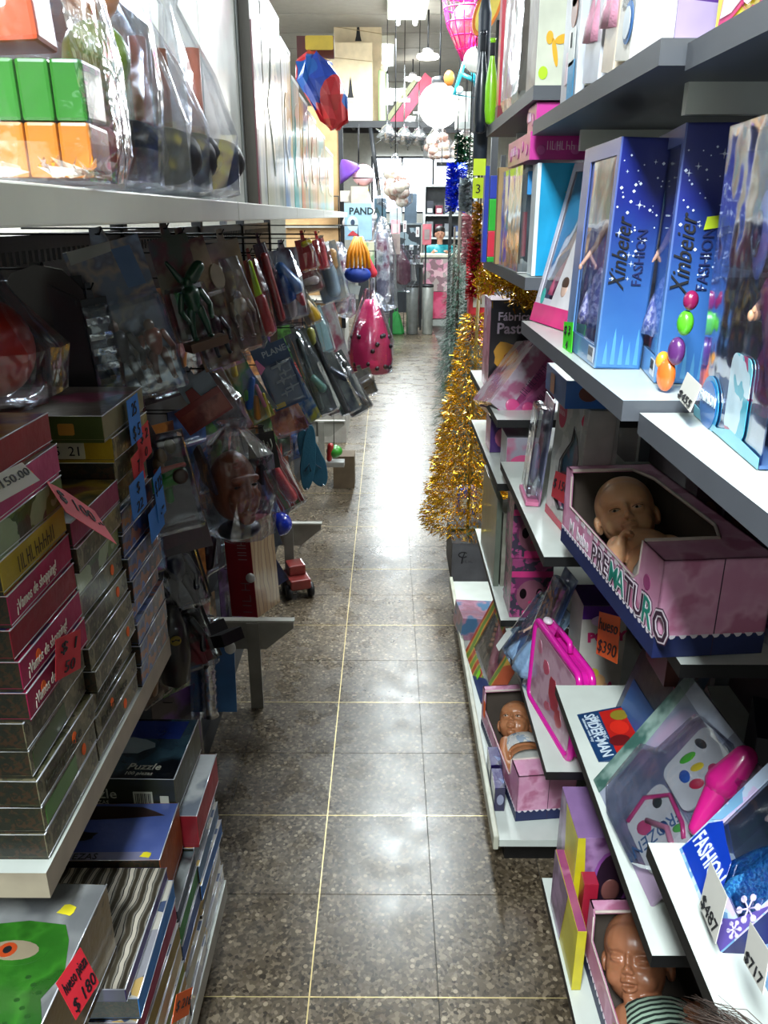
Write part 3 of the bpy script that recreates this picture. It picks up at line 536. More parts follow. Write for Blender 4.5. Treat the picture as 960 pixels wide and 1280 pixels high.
# ------------------------------------------------------------ baby dolls
def G(v,c,s): 
    d=((v.x-c[0])/s[0])**2+((v.y-c[1])/s[1])**2+((v.z-c[2])/s[2])**2
    return math.exp(-d) if d<9 else 0
def baby(root,HM,arms,legs,mouth,eyes,skin,vox=.0019):
    """baby doll lying on its back: head axes x right, -y face, z crown (HM puts the head in place)"""
    mb=MB(); h=lambda p: HM@Vector(p)
    def he(c,r,n=20,m=14): mb.ell(c,r,0,HM,n,m)
    he((0,.014,.020),(.053,.062,.056),28,20); he((0,-.008,-.012),(.047,.046,.048),24,18); he((0,-.020,.026),(.043,.034,.034))
    for s in (-1,1):
        he((s*.023,-.030,-.021),(.018,.0185,.018)); he((s*.0535,.012,-.006),(.006,.012,.016)); he((s*.051,.018,-.016),(.007,.008,.008)); he((s*.0058,-.0575,-.0115),(.0046,.0046,.004),10,8); he((s*.019,-.043,.0185),(.013,.006,.0035))
        he((s*.0195,-.0425,.0055),(.0115,.0085,.0075))
    he((0,-.0575,-.007),(.006,.0085,.0065)); he((0,-.052,.004),(.0045,.006,.012)); he((0,-.042,-.047),(.014,.013,.010))
    mb.cap(h((-.011,-.0525,-.0245)),h((0,-.0565,-.0228)),.0032,.0042); mb.cap(h((.011,-.0525,-.0245)),h((0,-.0565,-.0228)),.0032,.0042)
    lz=-.0325-mouth*.5; mb.cap(h((-.009,-.0515,lz+.001)),h((0,-.055,lz-.0008)),.0032,.0045); mb.cap(h((.009,-.0515,lz+.001)),h((0,-.055,lz-.0008)),.0032,.0045)
    nk=h((0,.006,-.055)); ch=Vector((nk.x*.4,nk.y-.035,.052)); mb.cap(h((0,.006,-.035)),ch,.027,.030)
    mb.ell((ch.x,ch.y-.025,.050),(.052,.050,.042)); mb.ell((ch.x,ch.y-.075,.046),(.050,.048,.042)); mb.ell((ch.x,ch.y-.115,.046),(.048,.040,.040))
    def limb(ps,rs):
        for i in range(len(ps)-1): mb.cap(ps[i],ps[i+1],rs[i],rs[i+1])
    for (sh,el,wr,hd,fd,pn) in arms:   # shoulder, elbow, wrist, hand centre, finger direction, palm normal
        limb([sh,el,wr],[.0215,.0175,.0120]); 
        d=Vector(fd).normalized(); pnv=Vector(pn).normalized(); sd=d.cross(pnv).normalized(); hd=Vector(hd)
        RM=Matrix((sd,d,pnv)).transposed(); mb.cap(wr,hd-d*.006,.0115,.012); mb.ell(hd,(.0145,.015,.009),0,None,14,10,RM)
        for k,(o,ln) in enumerate(((-.0108,.015),(-.0036,.018),(.0038,.0175),(.0108,.013))):
            b0=hd+sd*o+d*.011; b1=b0+d*ln*.55+pnv*.002; b2=b1+(d*.35+pnv*.9).normalized()*ln*.45; b3=b2+(pnv-d*.5).normalized()*ln*.22
            mb.cap(b0,b1,.0046,.0042,n=8); mb.cap(b1,b2,.0042,.0038,n=8); mb.cap(b2,b3,.0038,.0034,n=8)
        th=1 if hd.x<ch.x else -1
        if sd.dot(Vector((1,0,0)))<0: th=-th
        t0=hd+sd*th*.011-d*.004; t1=t0+(sd*th*.6+d*.6+pnv*.5).normalized()*.012; mb.cap(t0,t1,.0056,.0046,n=8); mb.cap(t1,t1+(d*.8+pnv*.4).normalized()*.008,.0046,.0038,n=8)
    for ps in legs:
        limb(ps[:3],[.031,.025,.016]); a=Vector(ps[2]); mb.cap(a,a+Vector(ps[3])*.03,.015,.012)
    me=mb.mesh('body',skin); o=bpy.data.objects.new('tmp',me); COL.objects.link(o)
    rm=o.modifiers.new('r','REMESH'); rm.mode='VOXEL'; rm.voxel_size=vox
    dg=bpy.context.evaluated_depsgraph_get(); m2=bpy.data.meshes.new_from_object(o.evaluated_get(dg)); bpy.data.objects.remove(o)
    bm=bmesh.new(); bm.from_mesh(m2)
    for k in range(4): bmesh.ops.smooth_vert(bm,verts=bm.verts,factor=.5,use_axis_x=True,use_axis_y=True,use_axis_z=True)
    HI=HM.inverted(); fw=(HM.to_3x3()@Vector((0,1,0))).normalized(); upv=(HM.to_3x3()@Vector((0,0,1))).normalized()
    for v in bm.verts:
        q=HI@v.co
        if q.length<.09:
            dd=0
            for s in (-1,1):
                dd+=.0045*G(q,(s*.0185,-.046,.013),(.010,.02,.004))+.0040*G(q,(s*.0185,-.050,-.0035),(.012,.02,.0045))+.0030*G(q,(s*.008,-.05,.004),(.004,.015,.007))
                if not eyes: dd+=.0022*G(q,(s*.0195,-.052,.0035),(.009,.02,.0011))
                dd+=.0018*G(q,(s*.0055,-.058,-.0145),(.0016,.01,.0013))+.0015*G(q,(s*.014,-.05,-.022),(.0025,.02,.009))
            dd+=(.003+mouth*.6)*G(q,(0,-.056,-.0283-mouth*.2),(.0105,.02,.0012+mouth*.22))+.002*G(q,(0,-.052,-.0385-mouth*.5),(.009,.02,.002))+.0012*G(q,(0,-.055,-.0185),(.0015,.02,.003))
            v.co+=fw*dd
    for f in bm.faces:
        f.smooth=True; q=HI@f.calc_center_median()
        if q.y<-.046 and abs(q.x)<.0125 and abs(q.z-(-.0285-mouth*.3))<(.0068+mouth*.4)*max(0,1-(q.x/.0135)**2)**.5: f.material_index=2 if (mouth>.002 and abs(q.z+.0283+mouth*.2)<.0012+mouth*.22 and abs(q.x)<.009) else 1
    bm.to_mesh(m2); bm.free(); m2.materials.clear()
    for mm in (skin,mat('#8a4a44',.35,sss=.1,var=.02),mat('#3a1414',.5,var=0)): m2.materials.append(mm)
    m2.name='body'; link('body',m2,root)
    if eyes:
        for s in (-1,1):
            e=MB(); e.ell((s*.0192,-.0456,.0042),(.0082,.0058,.0030),0,HM); e.ell((s*.0192-.001,-.0495,.0042),(.0030,.0025,.0026),1,HM); e.obj('eye',[mat('#b8a898',.2,var=0),mat('#120c0a',.15,var=0)],root)
            MB().tube([h((s*.0195+(-.0095+.0019*k),-.0475-.003*math.sin(math.pi*k/10),.0055+.0026*math.sin(math.pi*k/10))) for k in range(11)],.0007,6).obj('eyelashes',mat('#2c1a12',.6),root)
    return ch
SKIN=mat('#dca880',.33,sss=.25,var=.04); SKIN2=mat('#a8704c',.33,sss=.25,var=.04); SKIN3=mat('#966246',.33,sss=.2,var=.05)
def shell(root,name,m,rings,n=20,ext=0):
    """cloth tube round the body: rings of (centre, rx, rz, axis tilt)"""
    vs=[];fs=[]
    for (c,rx,rz) in rings:
        for k in range(n): a=2*math.pi*k/n; vs.append((c[0]+rx*math.cos(a),c[1]+(.003*math.sin(3*a)),max(c[2]+rz*math.sin(a),.0035)))
    for i in range(len(rings)-1):
        for k in range(n): fs.append((i*n+k,i*n+(k+1)%n,(i+1)*n+(k+1)%n,(i+1)*n+k))
    mb=MB(); mb.add(vs,fs,0,None,True); o=mb.obj(name,m,root); s=o.modifiers.new('s','SOLIDIFY'); s.thickness=.0015; return o
def babybox(M,lab,near_text=True,L=.45,W=.165,H=.153,open_side=True,side_lo=.085):
    """doll carton: x 0..W away from the aisle, y 0..L away from the viewer, z up; opening wraps from the top over the aisle side"""
    t=thing('doll_carton',lab,'toy box',M,'pink cartons of the lying baby dolls'); th=.003
    ms=[PINK,INSIDE,NAVY,CREAM]
    mb=MB(); mb.box((0,0,0),(W,L,th),2,faces={'t':1}); mb.box((W-th,0,th),(W,L,H),0,faces={'l':1}); mb.box((0,0,th),(W,th,H),0,faces={'k':1}); mb.box((0,L-th,th),(W,L,H),0,faces={'f':1})
    mb.obj('carton',ms,t)
    a,b=.075,L-.035        # opening from y=a to y=b
    s=MB(); s.prism([(0,th),(L,th),(L,H),(b+.01,H),(b,H-.012),(b-.004,side_lo),(a+.02,side_lo),(a+.004,side_lo+.012),(a,H),(0,H)],0,th,0,None,'x'); s.obj('side_panel',ms,t)
    r=MB(); r.box((0,0,H-th),(W,a,H),0,faces={'b':1}); r.box((0,b,H-th),(W,L,H),0,faces={'b':1}); r.prism([(W,a),(W,b),(W-.045,b),(W-.026,b-.06),(W-.026,a+.05),(W-.045,a)],H-th,H,0,None,'z'); r.obj('top_panel',ms,t)
    rim=MB(); rim.tube([(.002,a-.002,H+.0008),(W-.05,a-.002,H+.0008),(W-.031,a+.05,H+.0008),(W-.031,b-.06,H+.0008),(W-.05,b+.001,H+.0008),(.002,b+.002,H+.0008)],.0032,6)
    rim.tube([(-.0005,a,H),(-.0005,a+.003,side_lo+.014),(-.0005,a+.018,side_lo),(-.0005,b-.006,side_lo),(-.0005,b,H-.01)],.0016,6); rim.obj('opening_rim',mat('#c8b8b0',.4),t)
    # navy band with white scallops round the bottom
    nv=MB(); nv.box((-.0006,-.0006,0),(W+.0006,.0,.034)).box((-.0006,L,0),(W+.0006,L+.0006,.034)).box((-.0006,0,0),(0,L,.034)).box((W,0,0),(W+.0006,L,.034)); nv.obj('navy_band',NAVY,t)
    sc=MB(); n=int(W/.0155)
    for k in range(n): 
        x=(k+.5)*W/n; sc.prism([(x-.0062,.0355),(x+.0062,.0355)]+[(x+.006*math.cos(q),.0355-.006*math.sin(q)) for q in (0,.6,1.2,1.8,2.5)][1:4],-.0014,-.0006,0,None,'y')
    for k in range(int(L/.0155)):
        y=(k+.5)*.0155; sc.prism([(y-.0062,.0355),(y+.0062,.0355),(y+.004,.030),(y,.0285),(y-.004,.030)],-.0014,-.0006,0,None,'x')
    sc.obj('scallop_print',mat('#d8d0d8',.5,var=0),t)
    MB().box((W*.53,-.001,0),(W*.53+.0012,0,H)).obj('flap_seam',mat('#3c2438',.6),t)
    return t
b1=U(712,690,Z=1.10); fr_,w_,h_=frame((.383,1.016,1.10),(.383+.165,1.016+.016,1.10),(.383,1.016,1.3))
cu=mat('#3c2438',.6)
MB1=T(.383,1.016,1.0995,R(5.2)); bb1=babybox(MB1,'pink carton with big outlined letters holding a baby doll, overhanging its shelf')
WH=mat('#d8ccd4',.5,var=0); TEAL=mat('#1c7c6c',.5,var=0); PUR=mat('#4c2440',.5,var=0)
ST=T(-.0012,.40,.042,R(-90))@Matrix.Identity(4)
x=0.0
for i,ch_ in enumerate('Mi bebe '): lettering(ch_,bb1,x,0,.034,WH,M=ST,bold=.001,name='lettering'); x+=.0165 if ch_!='i' else .011
for i,ch_ in enumerate('PREMATURO'):
    sz=.044+.0026*i
    for bo,mm,yy in ((.0045,PUR,0),(.0028,WH,-.0006),(.0002,(TEAL if i in (3,4,7) else cu),-.0012)): lettering(ch_,bb1,x,-.004,sz,mm,y=yy,M=ST,bold=bo,name='letter')
    x+=sz*.62
tri=MB()
for k in range(9): y=.085+.034*k; tri.box((-.0008,y,.074),(-.0001,y+.018,.0835))
tri.obj('bunting_print',WH,bb1)
MB().lathe([(.0105,0),(.012,0),(.012,.0006),(.0105,.0006)],20,0,T(-.0004,.045,.10,R(-90))@Matrix.Rotation(R(90),4,'X')).obj('ring_print',mat('#a84a80',.5),bb1)
MB().tube([(-.0006,.045,.088),(-.0006,.045,.035)],.0009,5).obj('key_print',mat('#a84a80',.5),bb1)
rt=thing('baby_doll','bald baby doll with open eyes and both fists at its chin in the overhanging carton','doll',MB1@T(.082,.315,.004))
HM=T(0,.025,.086,0)@Euler((R(-90+58),R(0),R(0)),'XYZ').to_matrix().to_4x4()@Matrix.Rotation(R(-20),4,'Z')@Matrix.Rotation(R(-6),4,'Y')
baby(rt,HM,[((-.044,-.062,.062),(-.066,-.100,.058),(-.056,-.090,.072),(-.052,-.084,.079),(.45,.3,.8),(.6,-.6,-.1)),((.044,-.066,.062),(.068,-.100,.060),(.042,-.108,.066),(.029,-.106,.070),(-.9,.1,.3),(-.1,-.75,.6))],
  [((-.03,-.185,.046),(-.045,-.225,.098),(-.040,-.262,.05),(0,-.3,-.6)),((.03,-.185,.046),(.042,-.235,.07),(.035,-.262,.04),(0,-.3,-.5))],0.0005,True,SKIN)
shell(rt,'diaper',mat('#b8b4ac',.8,bmp=60),[((0,-.150,.048),.054,.048),((0,-.165,.05),.060,.052),((0,-.195,.05),.060,.050),((0,-.215,.05),.05,.04)])
# second boxed baby
MB2=T(.357,1.79,.1215,R(6)); bb2=babybox(MB2,'pink carton of the baby doll in white clothes on the base tray',H=.15)
rt=thing('baby_doll','brown baby doll in white top and trousers with bare belly on the base tray','doll',MB2@T(.084,.335,.004))
HM=T(0,.012,.070)@Euler((R(-90+30),0,0),'XYZ').to_matrix().to_4x4()@Matrix.Rotation(R(-22),4,'Z')@Matrix.Rotation(R(16),4,'Y')
baby(rt,HM,[((-.046,-.066,.056),(-.064,-.11,.05),(-.066,-.15,.05),(-.066,-.163,.05),(0,-1,.1),(.6,0,-.6)),((.046,-.066,.056),(.064,-.11,.05),(.062,-.15,.055),(.062,-.163,.055),(0,-1,.1),(-.6,0,-.6))],
  [((-.03,-.185,.046),(-.036,-.24,.06),(-.034,-.275,.05),(0,-.3,-.4)),((.03,-.185,.046),(.036,-.24,.06),(.034,-.275,.05),(0,-.3,-.4))],0.0005,True,SKIN2)
shell(rt,'white_top',art(['#c8c4bc','#b4b4b4','#c4c0b8','#8a98a8'],40,'voronoi',.8,0,0),[((0,-.062,.05),.035,.034),((0,-.070,.053),.054,.046),((0,-.095,.054),.058,.047),((0,-.118,.052),.056,.047)])
shell(rt,'white_trousers',mat('#b4b4ae',.8,bmp=60),[((0,-.152,.05),.054,.046),((0,-.175,.052),.062,.051),((0,-.21,.055),.068,.05),((0,-.27,.055),.066,.045),((0,-.29,.055),.06,.04)])
decal(bb2,rrect(.0,.06,.022,.12,.006),TAGC['orange'],M=T(-.0008,.42,0,R(-90)),name='orange_tag')
# third boxed baby, lower right corner
MB3=T(.430,.80,.2115,R(1.5)); bb3=babybox(MB3,'pink carton of the crying baby doll on the lowest near shelf',W=.19,L=.47,side_lo=.10,H=.17)
rt=thing('baby_doll','brown crying baby doll in a green striped shirt, nearest the lower right corner','doll',MB3@T(.084,.365,.004)@Matrix.Scale(1.22,4))
HM=T(-.008,.012,.080)@Euler((R(-90+44),0,0),'XYZ').to_matrix().to_4x4()@Matrix.Rotation(R(-30),4,'Z')@Matrix.Rotation(R(6),4,'Y')
baby(rt,HM,[((.046,-.066,.062),(.070,-.105,.070),(.056,-.105,.095),(.050,-.100,.102),(-.5,.3,.6),(-.3,-.8,.3)),((-.046,-.070,.058),(-.062,-.115,.055),(-.040,-.15,.09),(-.032,-.155,.10),(.8,-.2,.3),(.2,-.3,.8))],
  [((-.03,-.185,.046),(-.036,-.24,.06),(-.034,-.275,.05),(0,-.3,-.4)),((.03,-.185,.046),(.036,-.24,.06),(.034,-.275,.05),(0,-.3,-.4))],0.006,False,SKIN3)
def stripes():
    m,nt,b=nodes('striped_cloth'); v=nt.nodes.new('ShaderNodeTexWave'); v.bands_direction='Y'; v.inputs['Scale'].default_value=38; v.inputs['Distortion'].default_value=1.2; nt.links.new(tc(nt),v.inputs['Vector'])
    nt.links.new(ramp(nt,v.outputs['Fac'],[(0,'#14241e'),(.42,'#2c4a3c'),(.5,'#9cb4a0')],'CONSTANT'),b.inputs['Base Color']); b.inputs['Roughness'].default_value=.85; return m
STR=stripes()
shell(rt,'striped_shirt',STR,[((0,-.058,.05),.036,.036),((0,-.066,.055),.056,.050),((0,-.10,.056),.060,.052),((0,-.16,.052),.060,.050),((0,-.20,.05),.058,.046)])
# ------------------------------------------------------------ upper right shelves
def pl(a,b,c): return frame(a,b,c)
DB='#182a78'
def blue_carton(p0,p1,p2,lab,d=.055,seed=1):
    M,w,h=frame(p0,p1,p2); t=thing('doll_carton',lab,'toy box',M,'tall blue starry doll cartons')
    G1=grad('#3f78b4','#182478','Z',.24)
    wcarton(t,w,h,d,[G1,grad('#5c8cbc','#5464a4','Z',.24),art(['#2c2c50','#6a6a98','#3a4478'],8,'noise')],(w*.22,h*.10,w*.93,h*.93))
    minidoll(t,w*.55,d*.5,h*.12,h*.72,'#b89080','#8a7468',art(['#8c90c4','#b4b4dc','#6468a8'],30,'noise'),rz=R(35))
    MR=T(w+.0004,0,0,R(90))
    lettering('Xinbeier',t,d*.40,h*.36,.028,INK,M=MR,rot=R(90),shear=.4,fit=h*.32); lettering('FASHION',t,d*.76,h*.38,.017,mat('#101c50',.5,var=0),M=MR,rot=R(90),fit=h*.24)
    sparkles(t,d,h*.55,46,seed,MR,z0=h*.38)
    dm=MB(); 
    for k in range(5): dm.prism([(d*(.14+.17*k),h*.02),(d*(.24+.17*k),h*.02),(d*(.22+.17*k),h*(.08+.03*((k*2)%3))),(d*(.19+.17*k),h*(.13+.03*((k*2)%3))),(d*(.16+.17*k),h*(.08+.03*((k*2)%3)))],-.0004,0,0,None,'y')
    dm.obj('castle_print',mat('#5090c0',.4,coat=.4),t,MR)
    decal(t,[(w*.80,h*.02),(w*.96,h*.02),(w*.96,h*.09),(w*.80,h*.09)],mat('#c8ccd4',.5),y=-.0014,name='barcode_label')
    bcm=MB(); 
    for k in range(5): bcm.box((w*(.815+.026*k),-.0024,h*.045),(w*(.825+.026*k),-.0019,h*.085))
    bcm.obj('barcode',INK,t)
    return t
ba=blue_carton((.262,1.195,1.5215),(.259,1.003,1.5215),(.270,1.195,1.785),'tall blue starry doll carton with lime price tag, the left of two',.056)
tagcard(ba,U(703,438,X=.255),U(714,441,X=.255),U(706,402,X=.255),'green',lines=['$ 3','4'])
bb=blue_carton((.328,1.07,1.5215),(.305,.91,1.5215),(.330,1.07,1.79),'tall blue starry doll carton with yellow sticker, the right of two',.055,9)
decal(bb,[(.0,.0),(.026,.004),(.024,.016),(.002,.013)],TAGC['lime'],M=T(.1625,.030,.165,R(90)),name='yellow_sticker')
# pale leaning doll carton
M,w,h=frame((.262,1.50,1.5215),(.292,1.35,1.5215),(.318,1.545,1.785)); t=thing('doll_carton','slanting pale doll carton with a pink bottom left of the blue cartons','toy box',M)
wcarton(t,w,h,.045,[mat('#c8c8d8',.4,coat=.4),mat('#d0ccd8',.4,coat=.4),art(['#40508c','#7a5a7c','#586aa0'],7,'noise')],(w*.08,h*.16,w*.96,h*.95))
MB().box((-.0008,-.002,0),(w+.0008,.046,h*.12)).obj('pink_base_print',mat('#d02474',.4,coat=.4),t)
MB().prism([(w*.45,h*.12),(w*.98,h*.12),(w*.98,h*.9),(w*.80,h*.92)],-.0016,-.001,0,None,'y').obj('white_print',mat('#d8d4d8',.4,coat=.4),t)
minidoll(t,w*.33,.024,h*.15,h*.6,'#c09080','#4c2c30','#a8506c')
MB().ell((w*.72,-.002,h*.24),(.012,.0015,.014)).obj('printed_portrait',mat('#c8a898',.5),t); MB().ell((w*.72,-.0025,h*.275),(.014,.0015,.010)).obj('printed_hair',mat('#4c3428',.5),t)
decal(t,blob(w*.2,h*.17,.008,.014),mat('#3ca8a0',.4),y=-.002,name='printed_bottle')
# clear carton with pink dressed doll, unit nearest
M,w,h=frame((.315,.805,1.5095),(.298,.615,1.5095),(.3105,.80,1.775)); cb=thing('doll_carton','clear fronted doll carton with a pink dressed doll and $455 card','toy box',M)
d=.10; fl_=film('#e8ecff',.08,.7,7,.08,'box_film')
MB().box((0,d-.002,0),(w,d,h),0).obj('backing',grad('#2a2c60','#4a3c58','Z',.25),cb); MB().box((0,0,0),(w,d,.003)).obj('carton_base',mat('#4c6c9c',.4,coat=.4),cb)
MB().box((0,0,.003),(w,.0012,h)).obj('front_film',fl_,cb); MB().box((0,.0012,.003),(.0012,d,h)).obj('side_film',fl_,cb); MB().box((0,0,h),(w,d,h+.0015)).obj('top_film',fl_,cb)
minidoll(cb,w*.62,.045,.02,h*.80,'#c89474','#6a3424',art(['#d8246c','#b81c58','#e84888'],20,'noise'),rz=R(-55)); MB().cap((w*.70,.02,h*.50),(w*.95,.03,h*.25),.018,.03).obj('pink_dress_sleeve',mat('#d02868',.4,coat=.3),cb)
MB().ell((w*.86,.02,h*.60),(.012,.012,.012)).ell((w*.93,.022,h*.565),(.010,.010,.010)).obj('pink_beads',mat('#e85ca0',.25,coat=.6),cb)
for (x,z,rx,rz_,m,nm) in ((.52,.66,.016,.036,mat('#a8b4e4',.3,coat=.6),'mirror'),(.52,.665,.008,.019,mat('#0c1444',.2,coat=.6),'mirror_glass'),): MB().ell((w*x,.008 if nm=='mirror' else .004,h*z),(rx,.004,rz_)).obj(nm,m,cb)
MB().ell((w*.28,.06,h*.52),(.022,.012,.03)).cap((w*.28,.06,h*.45),(w*.3,.06,h*.2),.02,.026).obj('dark_accessory',mat('#1c1834',.4),cb); MB().box((w*.2,.05,h*.42),(w*.38,.054,h*.45)).obj('silver_buckle',CHROME,cb)
decal(cb,blob(w*.24,h*.075,.030,.028,20),mat('#1c88b8',.4,coat=.6),y=-.001,name='round_print'); decal(cb,blob(w*.24,h*.075,.025,.023,20),mat('#2464a8',.4,coat=.6),y=-.002,name='round_print')
lettering('FASHION',cb,w*.24,h*.085,.0125,mat('#dce8f4',.5,var=0),y=-.0035,align='CENTER',bold=.0005)
decal(cb,[(w*.0,0),(w,0),(w,h*.035),(w*.6,h*.05),(w*.4,h*.02),(0,h*.04)],mat('#6aaec0',.4,coat=.5),y=-.0012,name='floor_print')
decal(cb,rrect(w*.50,h*.03,w*.78,h*.30,.012),art(['#3ca0b8','#b8d0dc','#9c2c60','#68b4c4'],26,'voronoi'),y=-.001,name='printed_patch')
tagcard(cb,U(846,496,X=.292),U(862,515,X=.285),U(856,462,X=.30),'white',lines=['','$455'])
MB().ell((.05,0,.02),(.030,.012,.02)).ell((.0,0,.018),(.02,.012,.018)).obj('x',mat('#e87828'),None) if 0 else None
t=thing('flower_toy','small orange, green and purple toy between the blue and clear cartons','toy',T(.300,.862,1.5215,R(-70)))
for x,z,r_,c in ((0,.018,.018,'#e8702c'),(.012,.045,.015,'#5c2c6c'),(.02,.075,.013,'#58b828'),(.024,.098,.010,'#8c1c50'),(-.008,.032,.010,'#e8a030')): MB().ell((x,0,z),(r_*.7,.008,r_)).obj('petal',mat(c,.3,coat=.5),t)
# next carton to the right, blue
M,w,h=frame((.300,.600,1.5095),(.290,.42,1.5095),(.318,.612,1.72)); t=thing('doll_carton','pale blue doll carton cut by the right edge of the picture','toy box',M)
wcarton(t,w,h,.07,[grad('#2c64b4','#9cc0e0','Z',.2),grad('#5c9cd0','#b8d4e8','Z',.2),mat('#20305c')],(w*.35,h*.3,w*.93,h*.93))
decal(t,[(w*.05,h*.02),(w*.7,h*.02),(w*.6,h*.25),(w*.3,h*.3),(w*.1,h*.2)],mat('#2468c8',.4,coat=.5),name='blue_print'); minidoll(t,w*.5,.03,.02,h*.8,'#d8b8a8','#d8c08c','#5c9ccc')
# ------------------------------------------------------------ top boards
def plain(x0,y0,z0,x1,y1,z1,lab,ms,faces=None,name='toy_carton',cat='box',group=None,rz=0,ry=0):
    t=thing(name,lab,cat,T(x0,y0,z0,rz,0,ry),group); MB().box((0,0,0),(x1-x0,y1-y0,z1-z0),0,faces=faces).obj('carton',ms,t,bevel=.001); return t
t=plain(.248,1.52,1.906,.335,1.62,2.32,'white carton with a giraffe and green doodles on the top right shelf',[mat('#cdd0be',.35,coat=.3),art(['#d0c8b8','#b8a898','#8a7c78','#c8c0b4'],5,'noise')],{'l':1})
for x,z,rx,rz_,c,rr in ((.03,.05,.004,.022,'#e0a820',.2),(.042,.07,.014,.007,'#e0a820',.3),(.020,.072,.006,.010,'#e0a820',0),(.056,.055,.003,.018,'#d89820',0),(.028,.155,.010,.020,'#b0d818',.1),(.048,.17,.016,.008,'#a8cc18',.6),(.060,.135,.011,.015,'#7c4c88',0),(.058,.10,.010,.012,'#4c8850',0),(.035,.21,.016,.012,'#e0c8b4',0),(.045,.215,.004,.005,'#c84848',0),(.03,.27,.016,.01,'#e8a868',0),(.055,.27,.012,.012,'#c84c4c',0),(.012,.02,.008,.010,'#b0d818',0)):
    decal(t,blob(x,z,rx,rz_,12,rr),mat(c,.4,coat=.3),name='doodle_print')
t=thing('bagged_plush','grey plush in a tall clear bag left of the giraffe carton','bag',T(.30,1.86,1.906)); MB().ell((.0,0,.12),(.045,.08,.11)).ell((0,.02,.26),(.035,.06,.07)).obj('plush',mat('#6c6460',.9,bmp=80),t); bag(t,'bag',[(0,.05,.12,0,0),(.02,.058,.15,0,0),(.2,.055,.15,0,0),(.45,.045,.13,0,0)],film('#fffdf8',.2,.85,8,.2,'milk2'),.005,2,16)
t=plain(.250,2.03,1.906,.280,2.07,2.16,'tall red upright box past the bagged plush on the top right shelf',[mat('#c82840',.35,coat=.4)]);
MB().box((-.001,-.001,.0),(.031,.041,.03)).obj('red_cap',mat('#7c1424'),t)
def bat(x,y,z,r,h,c,lab,grp=None):
    t=thing('toy_bat',lab,'toy',T(x,y,z),grp); MB().lathe([(r*.4,0),(r*.8,.005),(r,.03),(r,h*.45),(r*.75,h*.62),(r*.38,h*.78),(r*.36,h*.95),(r*.5,h*.97),(r*.5,h)],16).obj('bat_body',mat(c,.35,coat=.4),t)
    MB().lathe([(r*.40,h*.80),(r*.43,h*.82),(r*.43,h*.94),(r*.4,h*.95)],12).obj('grip',mat('#20242c',.8),t); return t
bat(.243,2.12,1.906,.014,.18,'#8ad81c','lime green toy bat on the top right shelf'); bat(.225,2.165,1.89,.016,.22,'#1c2430','black toy bat left of the lime one'); bat(.21,2.165,1.906,.001,.01,'#1c2430','x') if 0 else None
# unit 1 top: doll cartons
WF=film('#ffffff',.15,.8,6,.15,'glare_film')
t=plain(.250,1.20,1.852,.262,1.30,2.25,'clear fronted carton printed with a boy in a doctor coat, top right shelf',[mat('#c0c4cc',.35,coat=.4)],rz=R(-0))
Q=T(-.0002,.10,0,R(-90))
for pts,c in ((rrect(.05,.0,.09,.045,.002),'#188cc0'),(rrect(.045,.040,.085,.085,.008),'#d8dcd8'),(blob(.066,.105,.019,.020,14),'#8c4c30'),(blob(.066,.122,.021,.012,14),'#3c2c2c'),(rrect(.03,.02,.046,.06,.003),'#d8c4cc')): decal(t,pts,mat(c,.4,var=.02),M=Q,y=-.001,name='printed_boy')
decal(t,rrect(.06,.062,.066,.08,.001),INK,M=Q,y=-.002,name='printed_badge')
ml=mat('#6c4880',.5,var=0); scrawl(t,.03,.13,.11,.016,ml,7,Q,rot=R(78)); 
for i,(y0,y1,hh,c,ac,lab,lean) in enumerate([(1.10,1.185,.40,'#c8ccd4',['#c8d0d8','#9cb0c8','#d8c8d0'],'pale clear doll carton leaning right of the doctor carton',7),(1.03,1.085,.40,'#d8c8b4',['#d8c0a8','#c8a078','#e0c8d0'],'pale orange striped doll carton leaning on the top right shelf',9)]):
    t=thing('doll_carton',lab,'toy box',T(.256,y0,1.853,0,R(lean)),'leaning doll cartons, top right')
    wcarton(t,y1-y0,hh,.06,[mat(c,.35,coat=.4),mat(c,.35,coat=.4),art(ac,6,'noise')],((y1-y0)*.12,.10,(y1-y0)*.9,hh*.96),M=T(0,y1-y0,0,R(-90)))
    minidoll(t,.03,(y1-y0)*.5,.03,hh*.62,'#d0a890','#b89468','#d898b0',rz=R(-70))
t=thing('doll_carton','carton with a dark oval window and round blue logo, top right shelf','toy box',T(.253,.955,1.853,0,R(9))); block(t,.062,.4,.055,[mat('#dcd8d0',.35,coat=.4)],M=T(0,.062,0,R(-90)))
decal(t,[(.012,.05),(.048,.05),(.05,.2),(.04,.26),(.018,.26),(.01,.2)],mat('#141418',.25,coat=.8),M=T(0,.062,0,R(-90)),name='dark_window'); decal(t,blob(.046,.035,.018,.02,18),mat('#2c68a8',.4),M=T(0,.062,0,R(-90)),y=-.0015,name='round_logo'); decal(t,blob(.046,.035,.013,.015,18),mat('#c8d0d8',.4),M=T(0,.062,0,R(-90)),y=-.003,name='round_logo_ring')
t=plain(.262,.84,1.853,.37,.945,2.25,'big white and starry purple carton at the top right',[mat('#4c2c78',.3,coat=.4),mat('#e8e4ec',.3,coat=.5)],{'l':1})
sparkles(t,.108,.16,90,6,T(0,-.0004,0),mat('#b8a8e8',.5,var=0)); decal(t,[(0,0),(.0,.2),(.016,.2),(.014,.03),(.108,.02),(.108,0)],mat('#9c8cb0',.3,coat=.4),y=-.0005,name='grey_print')
t=plain(.284,.50,1.847,.50,.80,2.1,'yellow carton with pink lettering at the top right corner',[mat('#e8d818',.35,coat=.4)])
PK=mat('#c8246c',.4,var=0)
